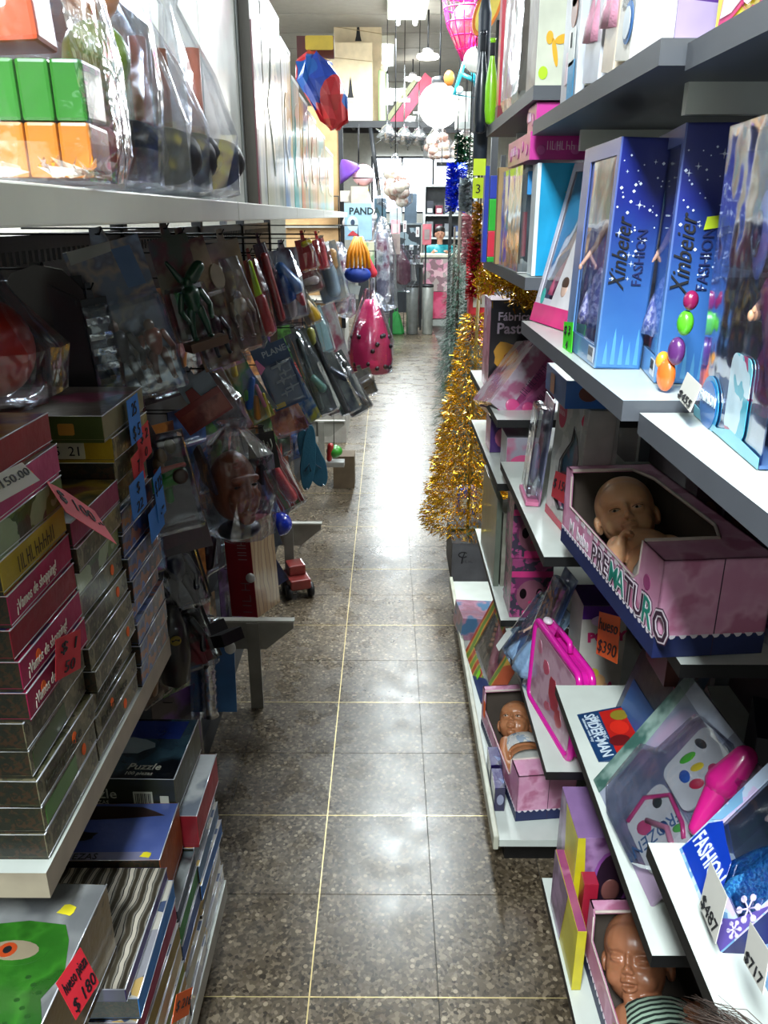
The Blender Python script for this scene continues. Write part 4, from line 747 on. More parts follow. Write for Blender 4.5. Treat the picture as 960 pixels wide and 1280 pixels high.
for bo,mm,yy in ((.006,PK,-.001),(.002,mat('#f0d8e8',.4,var=0),-.002)): lettering('Barbie',t,.012,.012,.085,mm,y=yy,M=T(0,.30,0,R(-90)),bold=bo,shear=.3)
# unit 2 middle shelf (1.596)
t=plain(.262,1.52,1.5975,.40,1.575,1.787,'bright cyan carton with white edge behind the slanting doll carton',[mat('#1898c8',.35,coat=.4),mat('#d8e0e4',.4)],{'l':1,'k':1})
decal(t,rrect(-.001,0,.006,.1895,.001),mat('#dce4e8',.4),name='white_edge'); scrawl(t,.058,.05,.10,.008,mat('#a8b428',.5,var=0),12,rot=R(90)); scrawl(t,.08,.08,.08,.014,mat('#e0ecf0',.5,var=0),6,rot=R(80))
t=thing('clear_carton','clear plastic carton with a grey toy between the brown board and cyan carton','toy box',T(.248,1.60,1.5975)); MB().box((0,0,0),(.10,.28,.002)).obj('carton_base',mat('#b8b8b8'),t)
fb=film('#eef2f4',.14,.8,5,.1,'clear_box'); 
for a,b in (((0,0,.002),(.10,.001,.19)),((0,.001,.002),(.001,.28,.19)),((0,0,.19),(.10,.28,.191)),((.099,.001,.002),(.10,.28,.19))): MB().box(a,b).obj('clear_wall',fb,t)
MB().cap((.05,.12,.04),(.05,.16,.15),.03,.04).obj('grey_toy',mat('#6c7880',.4),t); MB().box((.008,.012,.03),(.015,.03,.11)).obj('red_part',mat('#b83848'),t); decal(t,rrect(.01,.14,.03,.18,.002),mat('#2c88c8'),name='blue_sticker')
t=plain(.243,1.90,1.5975,.30,1.93,1.80,'brown cardboard sheet standing left of the clear carton',[BROWN],name='cardboard_sheet')
t=thing('stacking_toy','striped blue, green and red tall toy beside the brown cardboard','toy',T(.235,1.99,1.5975))
for z0,z1,c in ((0,.012,'#28a83c'),(.012,.07,'#d83048'),(.07,.14,'#30b838'),(.14,.19,'#2840b0')): MB().box((0,0,z0),(.045,.04,z1)).obj('ring',mat(c,.35,coat=.4),t,bevel=.002)
MB().box((-.012,.0,0),(-.002,.03,.21)).obj('blue_board',mat('#2038a8',.35),t); decal(t,rrect(-.04,.19,-.012,.225,.001),TAGC['lime'],name='yellow_card')
ma=mat('#c83898',.35,coat=.5); mb_=mat('#d060b0',.35,coat=.4)
for i,(x0,y0,z0,x1,y1,z1,lab) in enumerate([(.247,1.53,1.7925,.40,1.80,1.838,'pink swirl printed carton lying on the cyan and clear cartons'),(.252,1.512,1.8385,.36,1.60,1.881,'small pink swirl carton under the third top right shelf')]):
    t=plain(x0,y0,z0,x1,y1,z1,lab,[ma],group='pink swirl cartons'); W=y1-y0
    for k in range(5 if i==0 else 2):
        MB().lathe([(.008,0),(.0095,0),(.0095,.0006),(.008,.0006)],16,0,T(-.0007,.03+.05*k,.018+.008*(k%2),R(-90))@Matrix.Rotation(R(90),4,'X')).obj('ring_print',mb_,t)
        MB().lathe([(.006,0),(.008,0),(.008,.0006),(.006,.0006)],16,0,T(.02+.03*k,-.0001,.016+.006*(k%2))@Matrix.Rotation(R(90),4,'X')).obj('ring_print',mb_,t)
    scrawl(t,.03,.016,.05,.014,mat('#e8c8e0',.5,var=0),6); scrawl(t,W*.2,.018,W*.3,.014,mat('#e8c8e0',.5,var=0),6,T(-.0004,W,0,R(-90)))
# ------------------------------------------------------------ right shelves, middle
MG=mat('#c0408c',.35,coat=.4); PKD=art(['#b8487c','#c86c98','#a03868','#d898b4'],20,'voronoi',.4,.5,0)
def carton_pts(p0,p1,p2,d,lab,ms,faces=None,cat='toy box',group=None,name='toy_carton'):
    M,w,h=frame(p0,p1,p2); t=thing(name,lab,cat,M,group); block(t,w,h,d,ms,faces); return t,w,h
# play dough factory carton
t=plain(.322,2.56,1.1685,.50,2.74,1.455,'black dough toy carton with a yellow figure beside the gold tree',[mat('#17131c',.35,coat=.4),PKD,mat('#b090a0',.4)],{'l':1,'t':2})
WT=mat('#c8b8cc',.5,var=0)
lettering('Fábrica',t,.022,.225,.036,WT,bold=.0006); lettering('Pastas',t,.020,.185,.046,WT,bold=.001)
decal(t,blob(.06,.11,.045,.05,18,0,4,.35),mat('#c89028',.4,coat=.4),name='yellow_print'); decal(t,blob(.065,.105,.020,.022,12),mat('#8c3c20',.4),y=-.0016,name='mouth_print'); decal(t,[(.10,.08),(.178,.05),(.178,.2),(.13,.17)],mat('#b84478',.4),name='pink_print'); decal(t,blob(.12,.045,.05,.014,12,.2),mat('#a8a4b0',.4),y=-.0016,name='grey_print')
# slanting pink long boxes
for i,(a,b,c,ms,lab) in enumerate([((613,503),(632,518),(662,415),art(['#8c8890','#b8a8b4','#a0607c'],14,'noise',.2,.8,20),'slanting clear blister pack left of the slanting pink boxes'),((622,521),(640,527),(676,430),art(['#a84880','#b8608c','#8c3868'],18,'noise'),'slanting long pink box, left of two'),((643,524),(658,530),(697,440),art(['#a84c84','#b86494','#903c70'],18,'noise'),'slanting long pink box, right of two')]):
    Yp=2.30; p0,p1,p2=U(*a,Y=Yp),U(*b,Y=Yp),U(*c,Y=Yp+.05); p0.z=max(p0.z,1.169); t,w,h=carton_pts(p0,p1,p2,.22,lab,[ms]); 
    if i: 
        scrawl(t,w*.72,h*.36,h*.5,w*.42,mat('#4c2448',.5,var=0),8,rot=R(90)); MB().ell((w*.5,-.001,h*.16),(w*.42,.003,.020)).obj('printed_doll',mat('#c84880',.35,coat=.4),t)
# unit 3 lower shelf boxes
t=plain(.33,2.50,.9815,.42,2.62,1.09,'small purple and pink carton on the narrow shelf by the tree',[mat('#3c1c5c',.4,coat=.4),mat('#b84c80',.4,coat=.4)],{'l':1}); decal(t,blob(.045,.05,.03,.035),mat('#a85878',.4),name='printed_patch')
t=plain(.345,2.24,.9815,.46,2.36,1.10,'small carton with a pink plush print behind the tree',[mat('#9c98a4',.4,coat=.4),art(['#b8b4bc','#a83864','#8c8894'],9,'noise')],{'f':1}); decal(t,blob(.05,.045,.038,.022),mat('#b84c74',.4),name='printed_patch')
dots=art(['#8c3c68','#3c3444','#a04878','#6c2c54'],34,'voronoi',.4,.4,0)
for i,(x0,y0,z0,x1,y1,z1,lab,c) in enumerate([(.375,2.20,.5415,.50,2.34,.735,'lowest pink dotted doll face carton on the dark edged shelf','#c03474'),(.372,2.21,.7355,.50,2.34,.93,'upper pink dotted doll face carton stacked under the die cut cartons','#b82c6c')]):
    t=plain(x0,y0,z0,x1,y1,z1,lab,[dots,mat(c,.35,coat=.4)]); w=x1-x0; h=z1-z0
    decal(t,rrect(0,h*.70,w,h*.80,.001),mat(c,.4),name='pink_band'); decal(t,blob(w*.5,h*.38,w*.36,h*.27,18),mat('#7c4c5c',.4),name='face_print')
    for s in (.3,.7): decal(t,blob(w*s,h*.42,w*.085,h*.09,12),mat('#140c10',.2),y=-.0018,name='eye_print')
    decal(t,blob(w*.5,h*.27,w*.07,h*.03,10),mat('#b0305c',.4),y=-.0018,name='mouth_print'); decal(t,rrect(w*.3,0,w*.7,h*.12,.002),mat('#c83878',.4),name='pink_print')
t=plain(.352,2.42,.5415,.37,2.80,.85,'narrow grey green carton edge standing at the front of the dark edged shelf',[mat('#5c6458',.4,coat=.4)])
t=plain(.375,2.42,.5415,.50,2.56,.80,'pale carton behind the grey green edge on the dark edged shelf',[art(['#8c8c80','#747468','#a09c90'],8,'noise')])
# unit 2: die cut cartons
CUTW=art(['#b4b4ac','#c0beb8','#a8a8a4','#c8c4c0'],22,'voronoi',.4,.4,0)
M,w,h=frame((.372,1.77,1.0485),(.392,1.575,1.0485),(.385,1.772,1.335)); t=thing('toy_carton','white die cut carton with an hourglass shaped clear window and red base','toy box',M); d=.06
MB().box((0,.001,0),(w,d,.002)).box((0,d-.002,0),(w,d,h)).box((w-.002,.001,0),(w,d,h)).box((0,.001,0),(.002,d,h)).box((0,.001,h-.002),(w,d,h)).obj('carton',[mat('#a8a4a0',.4,coat=.3)],t)
L_=[(.42,.12),(.26,.18),(.22,.28),(.30,.40),(.30,.50),(.44,.60),(.60,.70),(.64,.82)]; Rr=[(.78,.74),(.88,.62),(.84,.48),(.92,.34),(.95,.22),(.86,.16),(.78,.10),(.66,.17)]
a=[(x*w,z*h) for x,z in L_]; b=[(x*w,z*h) for x,z in Rr]
f=MB(); f.prism([(0,0)]+[(a[0][0],0)]+a+[(a[-1][0],h),(0,h)],-.001,.001,0,None,'y'); f.prism([(a[0][0],0),(w,0),(w,h),(a[-1][0],h),a[-1]]+b+[a[0]],-.001,.001,0,None,'y'); f.obj('die_cut_front',CUTW,t)
MB().box((.004,.0015,.004),(w-.004,.0022,h-.004)).obj('window_film',RIGID,t); MB().tube([(x,-.001,z) for x,z in a+b+[a[0]]],.0015,5).obj('window_rim',mat('#3c3438',.4),t)
MB().ell((w*.62,.03,h*.42),(.018,.012,.075)).ell((w*.8,.03,h*.3),(.012,.012,.05)).ell((w*.45,.035,h*.3),(.02,.012,.03)).obj('pink_accessory',mat('#c85890',.3,coat=.5),t); MB().box((w*.3,.04,h*.15),(w*.9,.045,h*.65)).obj('tray',mat('#a8a0b8',.4),t)
decal(t,[(0,0),(w,0),(w,h*.07),(w*.5,h*.055),(0,h*.07)],mat('#b84454',.4),y=-.0015,name='red_base_print'); decal(t,blob(w*.22,h*.86,.026,.034,18),mat('#b83454',.4),y=-.0015,name='round_logo'); 
scrawl(t,w*.13,h*.84,w*.18,.010,mat('#d8c0c8',.5,var=0),5,y=-.0025)
tagcard(t,U(689,620,X=.375),U(708,632,X=.37),U(703,592,X=.378),'red',lines=['$ 150'])
M,w,h=frame((.365,1.93,1.0485),(.360,1.80,1.0485),(.385,1.93,1.30)); t=thing('blister_pack','clear grey blister pack behind the white die cut carton','toy box',M); block(t,w,h,.004,[art(['#4c5068','#6c7088','#383c50','#8c607c'],10,'noise')],name='card'); MB().box((w*.08,-.03,h*.06),(w*.92,0,h*.92)).obj('bubble',film('#e8ecf4',.2,.85,8,.1,'blis'),t,bevel=.01); MB().ell((w*.5,-.012,h*.35),(.025,.012,.05)).obj('grey_toy',mat('#7c7c90',.4),t); MB().box((0,-.031,0),(w,0,h*.04)).obj('pink_base',mat('#b86888',.4),t)
t=plain(.398,1.60,1.0485,.475,1.74,1.335,'white carton with black scribbled writing and a red corner logo',[mat('#b8b8b4',.4,coat=.3)])
sc=MB(); r=random.Random(3)
for q,(cx,cz) in enumerate(((.043,.235),(.04,.10))):
    for k in range(5): z=cz+.011*k-.02; sc.tube([(cx-.022+.004*k,-.0006,z),(cx-.008,-.0006,z+.008+.002*k),(cx+.004,-.0006,z-.002),(cx+.022-.003*k,-.0006,z+.006)],.0011,4)
sc.obj('scribbled_print',INK,t); decal(t,blob(.010,.258,.012,.016),mat('#b83454',.4),name='red_logo'); sc=MB().tube([(-.0006,.03,.05),(-.0006,.05,.075),(-.0006,.04,.02)],.003,4); sc.obj('black_print',INK,t)
t=plain(.345,1.535,1.347,.50,1.74,1.402,'bright blue carton lying on the white scribbled carton',[mat('#1458a8',.35,coat=.4)])
decal(t,rrect(.075,.008,.11,.050,.002),mat('#a87454',.4),name='orange_print'); lettering('10',t,.080,.018,.026,INK,y=-.002); decal(t,blob(.045,.030,.020,.016,14),mat('#5c2c24',.4),name='face_print'); decal(t,rrect(.118,.0,.150,.05,.001),mat('#8c9098',.4),name='barcode_label'); decal(t,rrect(.06,.006,.10,.046,.004),mat('#c89078',.4),M=T(-.0002,.205,0,R(-90)),name='orange_print')
# maroon cartons and pink set in the depth of the second unit
u2=[o for o in bpy.data.objects if o.name=='shelving_unit.001'][0]
MB().box((.42,1.0,1.076),(XB,1.49,1.098),0,faces={'l':1,'f':1,'b':1}).obj('shelf',[SH,EDGEB],u2)
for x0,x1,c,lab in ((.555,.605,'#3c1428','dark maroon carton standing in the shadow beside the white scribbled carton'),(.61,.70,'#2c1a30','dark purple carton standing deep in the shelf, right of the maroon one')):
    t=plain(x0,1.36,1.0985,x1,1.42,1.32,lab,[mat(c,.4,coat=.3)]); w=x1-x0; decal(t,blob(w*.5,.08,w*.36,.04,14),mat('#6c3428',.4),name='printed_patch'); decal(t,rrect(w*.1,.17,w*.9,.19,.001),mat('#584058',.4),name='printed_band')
t=thing('beauty_set','clear pack with a magenta hair brush and green bits behind the overhanging baby carton','toy',T(.60,1.05,1.0985,R(-60)))
MB().box((-.07,.02,0),(.16,.03,.20)).obj('card',art(['#3c2c4c','#7c3c64','#2c2440','#b85088'],9,'noise'),t); MB().cap((.06,0,.03),(.05,-.0,.14),.022,.028).cap((.05,0,.14),(.03,0,.19),.014,.01).obj('magenta_brush',mat('#c8207c',.25,coat=.6),t); MB().cap((-.03,0,.06),(.01,-.005,.12),.008,.016).ell((-.04,0,.13),(.02,.008,.015)).obj('green_part',mat('#8cb09c',.3,coat=.5),t); bag(t,'film',[(0,.11,.03,.045,0),(.02,.125,.04,.045,0),(.18,.12,.035,.045,0),(.205,.11,.02,.045,0)],CLEAR2,.003,3)
MB().box((.15,-.02,0),(.165,.02,.12)).obj('pink_flap',mat('#c880b0',.4),t)
# ------------------------------------------------------------ unit 2 shelf at .515
M,w,h=frame((.365,1.815,.5165),(.412,1.535,.5165),(.372,1.816,.74)); t=thing('carry_case','magenta plastic carry case with a strawberry print standing on its shelf','toy case',M); d=.05
CASE=mat('#d01c98',.25,coat=.5,sss=.05,var=.02)
def ringpath(w,h,r): return [(x,z) for x,z in rrect(0,0,w,h,r,6)]
rp=ringpath(w,h,.022); mb=MB(); n=len(rp)
for y in (0,): mb.tube([(x,.010,z) for x,z in rp]+[(rp[0][0],.010,rp[0][1])],.009,8); mb.tube([(x,d-.010,z) for x,z in rp]+[(rp[0][0],d-.010,rp[0][1])],.009,8)
mb.prism(rp,.008,d-.008,0,None,'y'); mb.obj('case_shell',CASE,t); decal(t,rrect(.014,.014,w-.014,h-.014,.012),art(['#b890a4','#c8a0b4','#a87890'],12,'noise',.25,.7,12),y=.0068,t=.001,name='front_panel')
for cx,cz,rx,rz_,c in ((.16,.10,.030,.045,'#a01838'),(.16,.10,.012,.02,'#d8b0b8'),(.20,.06,.022,.026,'#a8283c'),(.10,.14,.02,.02,'#c04868'),(.05,.17,.012,.02,'#a85878'),(.215,.11,.010,.016,'#7c9440'),(.13,.05,.02,.012,'#a8405c')): decal(t,blob(cx,cz,rx,rz_,14,.4,7,.3),mat(c,.3,coat=.5),y=.006-rx*.02,name='berry_print')
MB().tube([(w*.35,d*.5,h+.004),(w*.38,d*.5,h+.026),(w*.62,d*.5,h+.026),(w*.65,d*.5,h+.004)],.007,8).obj('handle',CASE,t); MB().ell((w*.12,d*.5,h+.01),(.016,.012,.008)).obj('white_clasp',mat('#d0c4cc',.3),t)
t=plain(.475,1.74,.5165,.585,1.86,.815,'white carton with purple top and an orange pony print',[mat('#b0aca4',.4,coat=.3),mat('#4c1c78',.35,coat=.4)],{'t':1}); 
decal(t,rrect(0,.262,.11,.2985,.001),mat('#4c1c78',.4),name='purple_band'); decal(t,blob(.055,.258,.034,.016,14),mat('#c4a8cc',.4),y=-.0018,name='white_print')
lettering('PONY',t,.018,.20,.034,mat('#a81c58',.5,var=0),bold=.002,rot=R(4)); 
for cx,cz,rx,rz_,c in ((.050,.09,.022,.020,'#c89868'),(.066,.066,.016,.022,'#b88468'),(.040,.112,.014,.014,'#c8b040'),(.058,.045,.005,.016,'#b88468'),(.074,.045,.005,.016,'#b88468'),(.084,.07,.006,.018,'#b83468')): decal(t,blob(cx,cz,rx,rz_,12),mat(c,.4),y=-.001-.0006*(cz*10),name='printed_patch')
decal(t,rrect(.0,-.0,.0005,.001,.0001),WHT) if 0 else None
for i,(a,b,c,lab,ac) in enumerate([((628,812),(652,857),(662,700),'slanting blue doll blister pack, front one over the pale shelf',['#5c7c98','#8ca4b8','#3c5470','#7c6c8c']),((648,845),(660,868),(700,700),'slanting blue doll blister pack behind the magenta case',['#4c6c98','#94a8c0','#344c74'])]):
    p0=U(*a,Z=.5165); p1=U(*b,Z=.5165); p2=U(*c,X=p0.x+.10); M,w,h=frame(p0,p1,p2); t=thing('blister_pack',lab,'toy box',M,'slanting blue blister packs')
    block(t,w,h,.004,[art(ac,9,'noise')],name='card'); MB().box((w*.06,-.028,h*.05),(w*.94,-.0005,h*.93)).obj('bubble',film('#dce8f8',.22,.9,10,.12,'blisb'),t,bevel=.012); minidoll(t,w*.5,-.012,h*.08,h*.7,'#b89888','#8c7468',art(['#54749c','#7c98b8'],20,'noise')); 
    if i==0: decal(t,rrect(w*.05,h*.02,w*.22,h*.30,.002),mat('#c0c4c0',.6),y=-.030,name='white_price_card')
t,w,h=carton_pts(U(625,745,Z=.5165),U(640,775,Z=.5165),U(668,665,X=.46),.05,'slanting pink carton in front of the doll face cartons',[art(['#a83c78','#7c3c6c','#c04c84'],8,'noise')]); decal(t,blob(w*.5,h*.62,w*.25,h*.12),mat('#a8787c',.4),name='printed_patch'); decal(t,rrect(w*.2,h*.2,w*.8,h*.3,.002),mat('#241430',.4),name='dark_print')
# ------------------------------------------------------------ base tray
bx=plain(.315,3.60,.0005,.50,3.95,.205,'black carton with a grey end and loop logo carrying the gold tree',[mat('#15151c',.5),mat('#5c5c60',.5)],{'f':1},name='storage_carton')
lg=MB(); lg.tube([(.055+.022*math.cos(a/10*6.28),-.001,.145+.014*math.sin(a/10*6.28)) for a in range(1,10)],.003,5); lg.tube([(.062,-.001,.155),(.052,-.001,.125),(.05,-.001,.10)],.003,5); lg.obj('loop_logo',INK,bx); scrawl(bx,.058,.103,.05,.012,INK,4)
t,w,h=carton_pts(U(566,775,Z=.125),U(575,800,Z=.125),U(568,745,Z=.22),.16,'small blue and pink carton on the base tray near the black carton',[art(['#6c8ca8','#8c5c70','#a0788c','#3c6c90'],12,'noise')])
M,w,h=frame((.302,2.72,.1215),(.325,2.36,.1215),(.40,2.74,.34)); t=thing('toy_carton','rainbow edged carton with a pink toy guitar in its window on the base tray','toy box',M)
wcarton(t,w,h,.05,[art(['#b85c3c','#c89c4c','#7c9c3c','#8c4c5c'],5,'wave',.4,.4,0),art(['#b0402c','#c8803c','#b8a848','#6c8c3c'],4,'wave',.4,.4,0),mat('#8c8478',.5)],(w*.16,h*.22,w*.92,h*.92))
MB().cap((w*.35,.025,h*.85),(w*.62,.025,h*.40),.012,.016).ell((w*.68,.03,h*.32),(.05,.014,.035)).obj('pink_guitar',mat('#c87078',.35,coat=.4),t)
for k in range(5): MB().ell((w*.33+.010*k,.012,h*.83-.017*k),(.008,.008,.009)).obj('finger_key',mat('#c88c68',.35,coat=.3),t)
MB().box((w*.42,.010,h*.3),(w*.46,.014,h*.5)).obj('black_part',INK,t); decal(t,blob(w*.62,h*.14,.016,.018,8,0,3,.5),mat('#78c820',.5),y=-.003,name='green_print'); decal(t,[(w*.5,0),(w,0),(w,h*.3),(w*.8,h*.25)],mat('#24346c',.4),y=-.0018,name='blue_print')
for k,(y,z,lab) in enumerate(((1.93,.1215,'small purple and white carton wedged on the tray beside the baby carton, farther'),(1.83,.1215,'small dark purple carton wedged on the tray beside the baby carton, nearer'))):
    t=plain(.302,y,z,.335-.004*k,y+.085,z+.08,lab,[art(['#2c1c60','#a8acb8','#1c1440','#5c6c98'],11,'voronoi')]); decal(t,blob(.016,.04,.010,.018),mat('#8c90a8',.4),name='printed_patch')
# ------------------------------------------------------------ unit 1 lower shelves
YL=mat('#c8bc18',.4,coat=.3); LIL=art(['#7c5088','#5c3468','#a07cac'],12,'noise')
for i,(x0,y0,z0,x1,y1,z1,lab) in enumerate([(.398,1.33,.2115,.53,1.49,.485,'yellow and purple doll carton with oval window on the lowest shelf'),(.378,1.20,.2115,.397,1.42,.37,'flat yellow and purple doll carton at the edge of the lowest shelf')]):
    t=thing('doll_carton',lab,'toy box',T(x0,y1,z0,R(-90)),'yellow and purple doll cartons'); w,h,d=y1-y0,z1-z0,x1-x0
    if i==0:
        block(t,w,h,d,[mat('#8c6c9c',.4,coat=.3),LIL,mat('#68606c',.4)],{'f':1})
        decal(t,[(w*.55,0),(w,0),(w,h),(w*.35,h),(w*.5,h*.5)],YL,name='yellow_print'); M9=T(w+.0004,0,0,R(90)); decal(t,blob(d*.6,h*.58,d*.3,h*.30,18),mat('#8c4c98',.4),M=M9,name='oval_rim'); decal(t,blob(d*.6,h*.58,d*.25,h*.27,18),mat('#2c1c2c',.3,coat=.6),M=M9,y=-.002,name='oval_window'); decal(t,rrect(0,0,d,h,.002),LIL,M=M9,y=.0002,name='lilac_print'); MB().ell((d*.6,-.004,h*.5),(.02,.004,.03)).obj('doll_face',mat('#7c4c48',.4),t,M9); decal(t,[(0,0),(d*.25,0),(d*.12,h),(0,h)],YL,M=M9,y=-.001,name='yellow_print'); decal(t,blob(d*.45,h*.26,d*.3,h*.09,14,0,6,.25),mat('#b070b8',.4),M=M9,y=-.003,name='logo_print'); scrawl(t,d*.25,h*.235,d*.4,.016,mat('#5c1c58',.5,var=0),5,M9,y=-.0045); decal(t,rrect(d*.12,h*.0,d,h*.17,.003),mat('#686468',.4),M=M9,y=-.0035,name='grey_print')
    else:
        block(t,w,h,d,[YL,art(['#b8607c','#8c3c6c','#c88ca8'],10,'noise')],{'t':1}); decal(t,[(0,0),(w*.45,0),(w*.6,h),(0,h)],LIL,name='lilac_print')
t=plain(.41,1.29,.2115,.44,1.325,.40,'red doll carton edge between the yellow cartons and the crying baby carton',[mat('#a01c34',.35,coat=.4)])
# web hero box etc. on shelf .746
M,w,h=frame(U(721,893,Z=.7475),U(748,952,Z=.7475),U(752,838,X=.47)); t=thing('toy_carton','blue and red carton with white block letters lying back on its shelf','toy box',M); block(t,w,h,.035,[mat('#14345c',.35,coat=.4)])
LW=mat('#c0ccd8',.5,var=0); lettering('THE AMAZING',t,w*.12,h*.31,.013,LW,fit=w*.5); lettering('SPIDER-MAN',t,w*.06,h*.13,.029,LW,fit=w*.88,bold=.0005); lettering('ultimate web toy',t,w*.12,h*.055,.008,LW,fit=w*.5)
decal(t,[(w*.05,h*.47),(w*.95,h*.42),(w*.95,h*.98),(w*.05,h*.98)],mat('#a81c18',.35,coat=.4),name='red_print'); decal(t,blob(w*.45,h*.72,.022,.018),mat('#c8281c',.3,coat=.5),y=-.002,name='red_figure_print'); decal(t,blob(w*.2,h*.85,.016,.018),mat('#7c6c20',.4),y=-.002,name='olive_print'); decal(t,blob(w*.7,h*.6,.016,.02),mat('#5c1014',.4),y=-.002,name='dark_print')
M,w,h=frame((.470,1.41,.7475),(.480,1.20,.7475),(.530,1.42,.955)); t=thing('toy_carton','slate blue carton with orange $390 card leaning behind the action toy carton','toy box',M); block(t,w,h,.02,[art(['#4c4850','#3c485c','#5c5458'],5,'noise')]); decal(t,rrect(w*.1,h*.04,w*.9,h*.4,.003),mat('#24508c',.4,coat=.4),name='blue_print'); decal(t,blob(w*.3,h*.75,.006,.018),mat('#28b828',.5),name='green_print')
tagcard(t,U(745,817,X=.462),U(771,830,X=.458),U(752,765,X=.470),'orange',lines=['hueso','$390'])
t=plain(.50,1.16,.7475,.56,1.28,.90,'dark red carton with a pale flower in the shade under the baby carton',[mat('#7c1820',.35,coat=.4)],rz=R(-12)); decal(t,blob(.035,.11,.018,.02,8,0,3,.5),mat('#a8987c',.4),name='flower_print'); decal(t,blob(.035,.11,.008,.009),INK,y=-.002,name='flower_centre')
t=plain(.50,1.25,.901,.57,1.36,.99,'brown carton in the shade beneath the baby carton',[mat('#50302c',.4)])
# FROZEN painting kit
M,w,h=frame((.372,1.185,.7475),(.388,.905,.7475),(.515,1.24,.965)); kit=thing('painting_kit','big clear pack with paint palettes and a magenta hair dryer leaning on its shelf','toy',M)
block(kit,w,h,.006,[art(['#8c90a4','#a0a4b4','#7c8498','#9c88a0'],6,'noise',.35,.5,0)],name='card')
decal(kit,[(0,0),(w*.12,0),(w*.15,h*.3),(w*.10,h),(0,h)],art(['#284c3c','#3c6058','#8ca49c'],14,'noise'),name='green_print'); decal(kit,[(0,h*.9),(w*.6,h*.88),(w*.6,h),(0,h)],art(['#2c4c8c','#c0c8d8'],16,'noise'),name='blue_border_print')
TRAY=mat('#b8b8b8',.3,coat=.5)
decal(kit,rrect(w*.42,h*.48,w*.78,h*.90,.018),TRAY,y=-.004,t=.003,name='paint_tray'); decal(kit,rrect(w*.46,h*.10,w*.92,h*.46,.022),TRAY,y=-.004,t=.003,name='paint_tray')
for i,(cx,cz,rx,rz_,c,rr) in enumerate([(.50,.80,.018,.008,'#2c3438',.3),(.50,.68,.020,.009,'#3c9c2c',1.2),(.60,.70,.016,.008,'#c8b028',1.0),(.58,.60,.016,.011,'#1c4c98',.2),(.68,.64,.018,.010,'#b82444',.8),(.70,.78,.016,.010,'#c02c64',.4),(.56,.36,.014,.011,'#2c3434',.2),(.62,.20,.020,.014,'#a83c64',.6),(.72,.32,.014,.010,'#28406c',.2),(.80,.40,.014,.008,'#4c9848',1.0),(.82,.24,.02,.006,'#a82c54',.5)]):
    mb=MB(); mb.ell((w*cx,-.005,h*cz),(rx,.004,rz_),0,None,14,8,Matrix.Rotation(-rr,3,'Y')); mb.obj('paint_pan',mat(c,.25,coat=.6),kit)
MB().tube([(w*.50,-.008,h*.12),(w*.47,-.008,h*.30),(w*.60,-.008,h*.46),(w*.80,-.008,h*.44),(w*.88,-.008,h*.40)],.004,6).obj('magenta_tray_rim',mat('#a83068',.3,coat=.5),kit)
MB().cap((w*.84,-.018,h*.98),(w*.86,-.02,h*.80),.018,.026).cap((w*.86,-.02,h*.80),(w*.93,-.018,h*.52),.022,.012).obj('magenta_hair_dryer',mat('#c01c78',.25,coat=.6),kit)
MB().tube([(w*.60,-.007,h*.24),(w*.75,-.008,h*.34),(w*.90,-.007,h*.30)],.005,8).obj('brush_handle',mat('#b06c84',.3,coat=.5),kit)
lettering('FROZEN',kit,w*.70,h*.47,.032,mat('#34547c',.5,var=0),y=-.007,rot=R(-97),fit=h*.40)
MB().prism([(x*w,z*h) for x,z in ((.22,.12),(.20,.50),(.34,.58),(.38,.92),(.70,.97),(.94,.9),(.97,.2),(.80,.05),(.4,.04))],-.03,-.001,0,None,'y').obj('blister_bubble',film('#f0f2f8',.10,.85,5,.08,'kitblis'),kit,bevel=.012)
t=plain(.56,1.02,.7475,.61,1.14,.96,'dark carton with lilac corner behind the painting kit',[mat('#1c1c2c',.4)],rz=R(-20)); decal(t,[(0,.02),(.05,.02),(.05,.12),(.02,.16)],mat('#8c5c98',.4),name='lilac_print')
# ------------------------------------------------------------ nearest unit: the big leaning doll carton
M,w,h=frame(U(850,1062,Z=.9465),U(902,1190,Z=.9465),U(966,835,X=.505)); t=thing('doll_carton','big leaning doll carton lettered FASHION with a doll in a blue gown','toy box',M); d=.06; h=h*1.15
LACE=art(['#8cb4d4','#b8c8e0','#6c98c4','#c8b8dc'],34,'voronoi',.4,.4,0); NV=mat('#1c1c58',.4,coat=.4)
wcarton(t,w,h,d,[NV,LACE,art(['#3c4450','#545c68','#2c3440'],4,'noise')],(w*.12,h*.13,w*.94,h*.97),filmm=film('#eef2fa',.05,.6,4,.08,'dollfilm'))
minidoll(t,w*.62,.035,h*.06,h*.86,'#c09c94','#c8b070',art(['#1c6ca8','#0c4c88','#3c8cc0','#1858a0'],40,'noise',.4,.3,60)); MB().ell((w*.62,.03,h*.50),(.018,.014,.012)).obj('gold_belt',mat('#8c7430',.3,.6),t)
MB().cap((w*.55,.015,h*.60),(w*.30,.006,h*.64),.0065,.005).ell((w*.25,.006,h*.645),(.010,.003,.005)).obj('doll_arm',mat('#c09c94',.4,sss=.1),t)
decal(t,[(w*.02,h*.02),(w*.55,h*.02),(w*.62,h*.12),(w*.48,h*.22),(w*.30,h*.24),(w*.12,h*.27),(w*.03,h*.20)],mat('#0c34a0',.35,coat=.4),y=-.002,name='blue_logo_print'); decal(t,[(w*.02,h*.22),(w*.10,h*.27),(w*.12,h*.40),(w*.03,h*.42)],mat('#78a8cc',.4),y=-.0015,name='pale_print')
lettering('FASHION',t,w*.05,h*.09,.032,mat('#d0dcf0',.5,var=0),y=-.0035,bold=.0004,fit=w*.5); lettering('Disney',t,w*.24,h*.165,.014,mat('#a8c0e8',.5,var=0),y=-.0035,shear=.3) if 0 else None
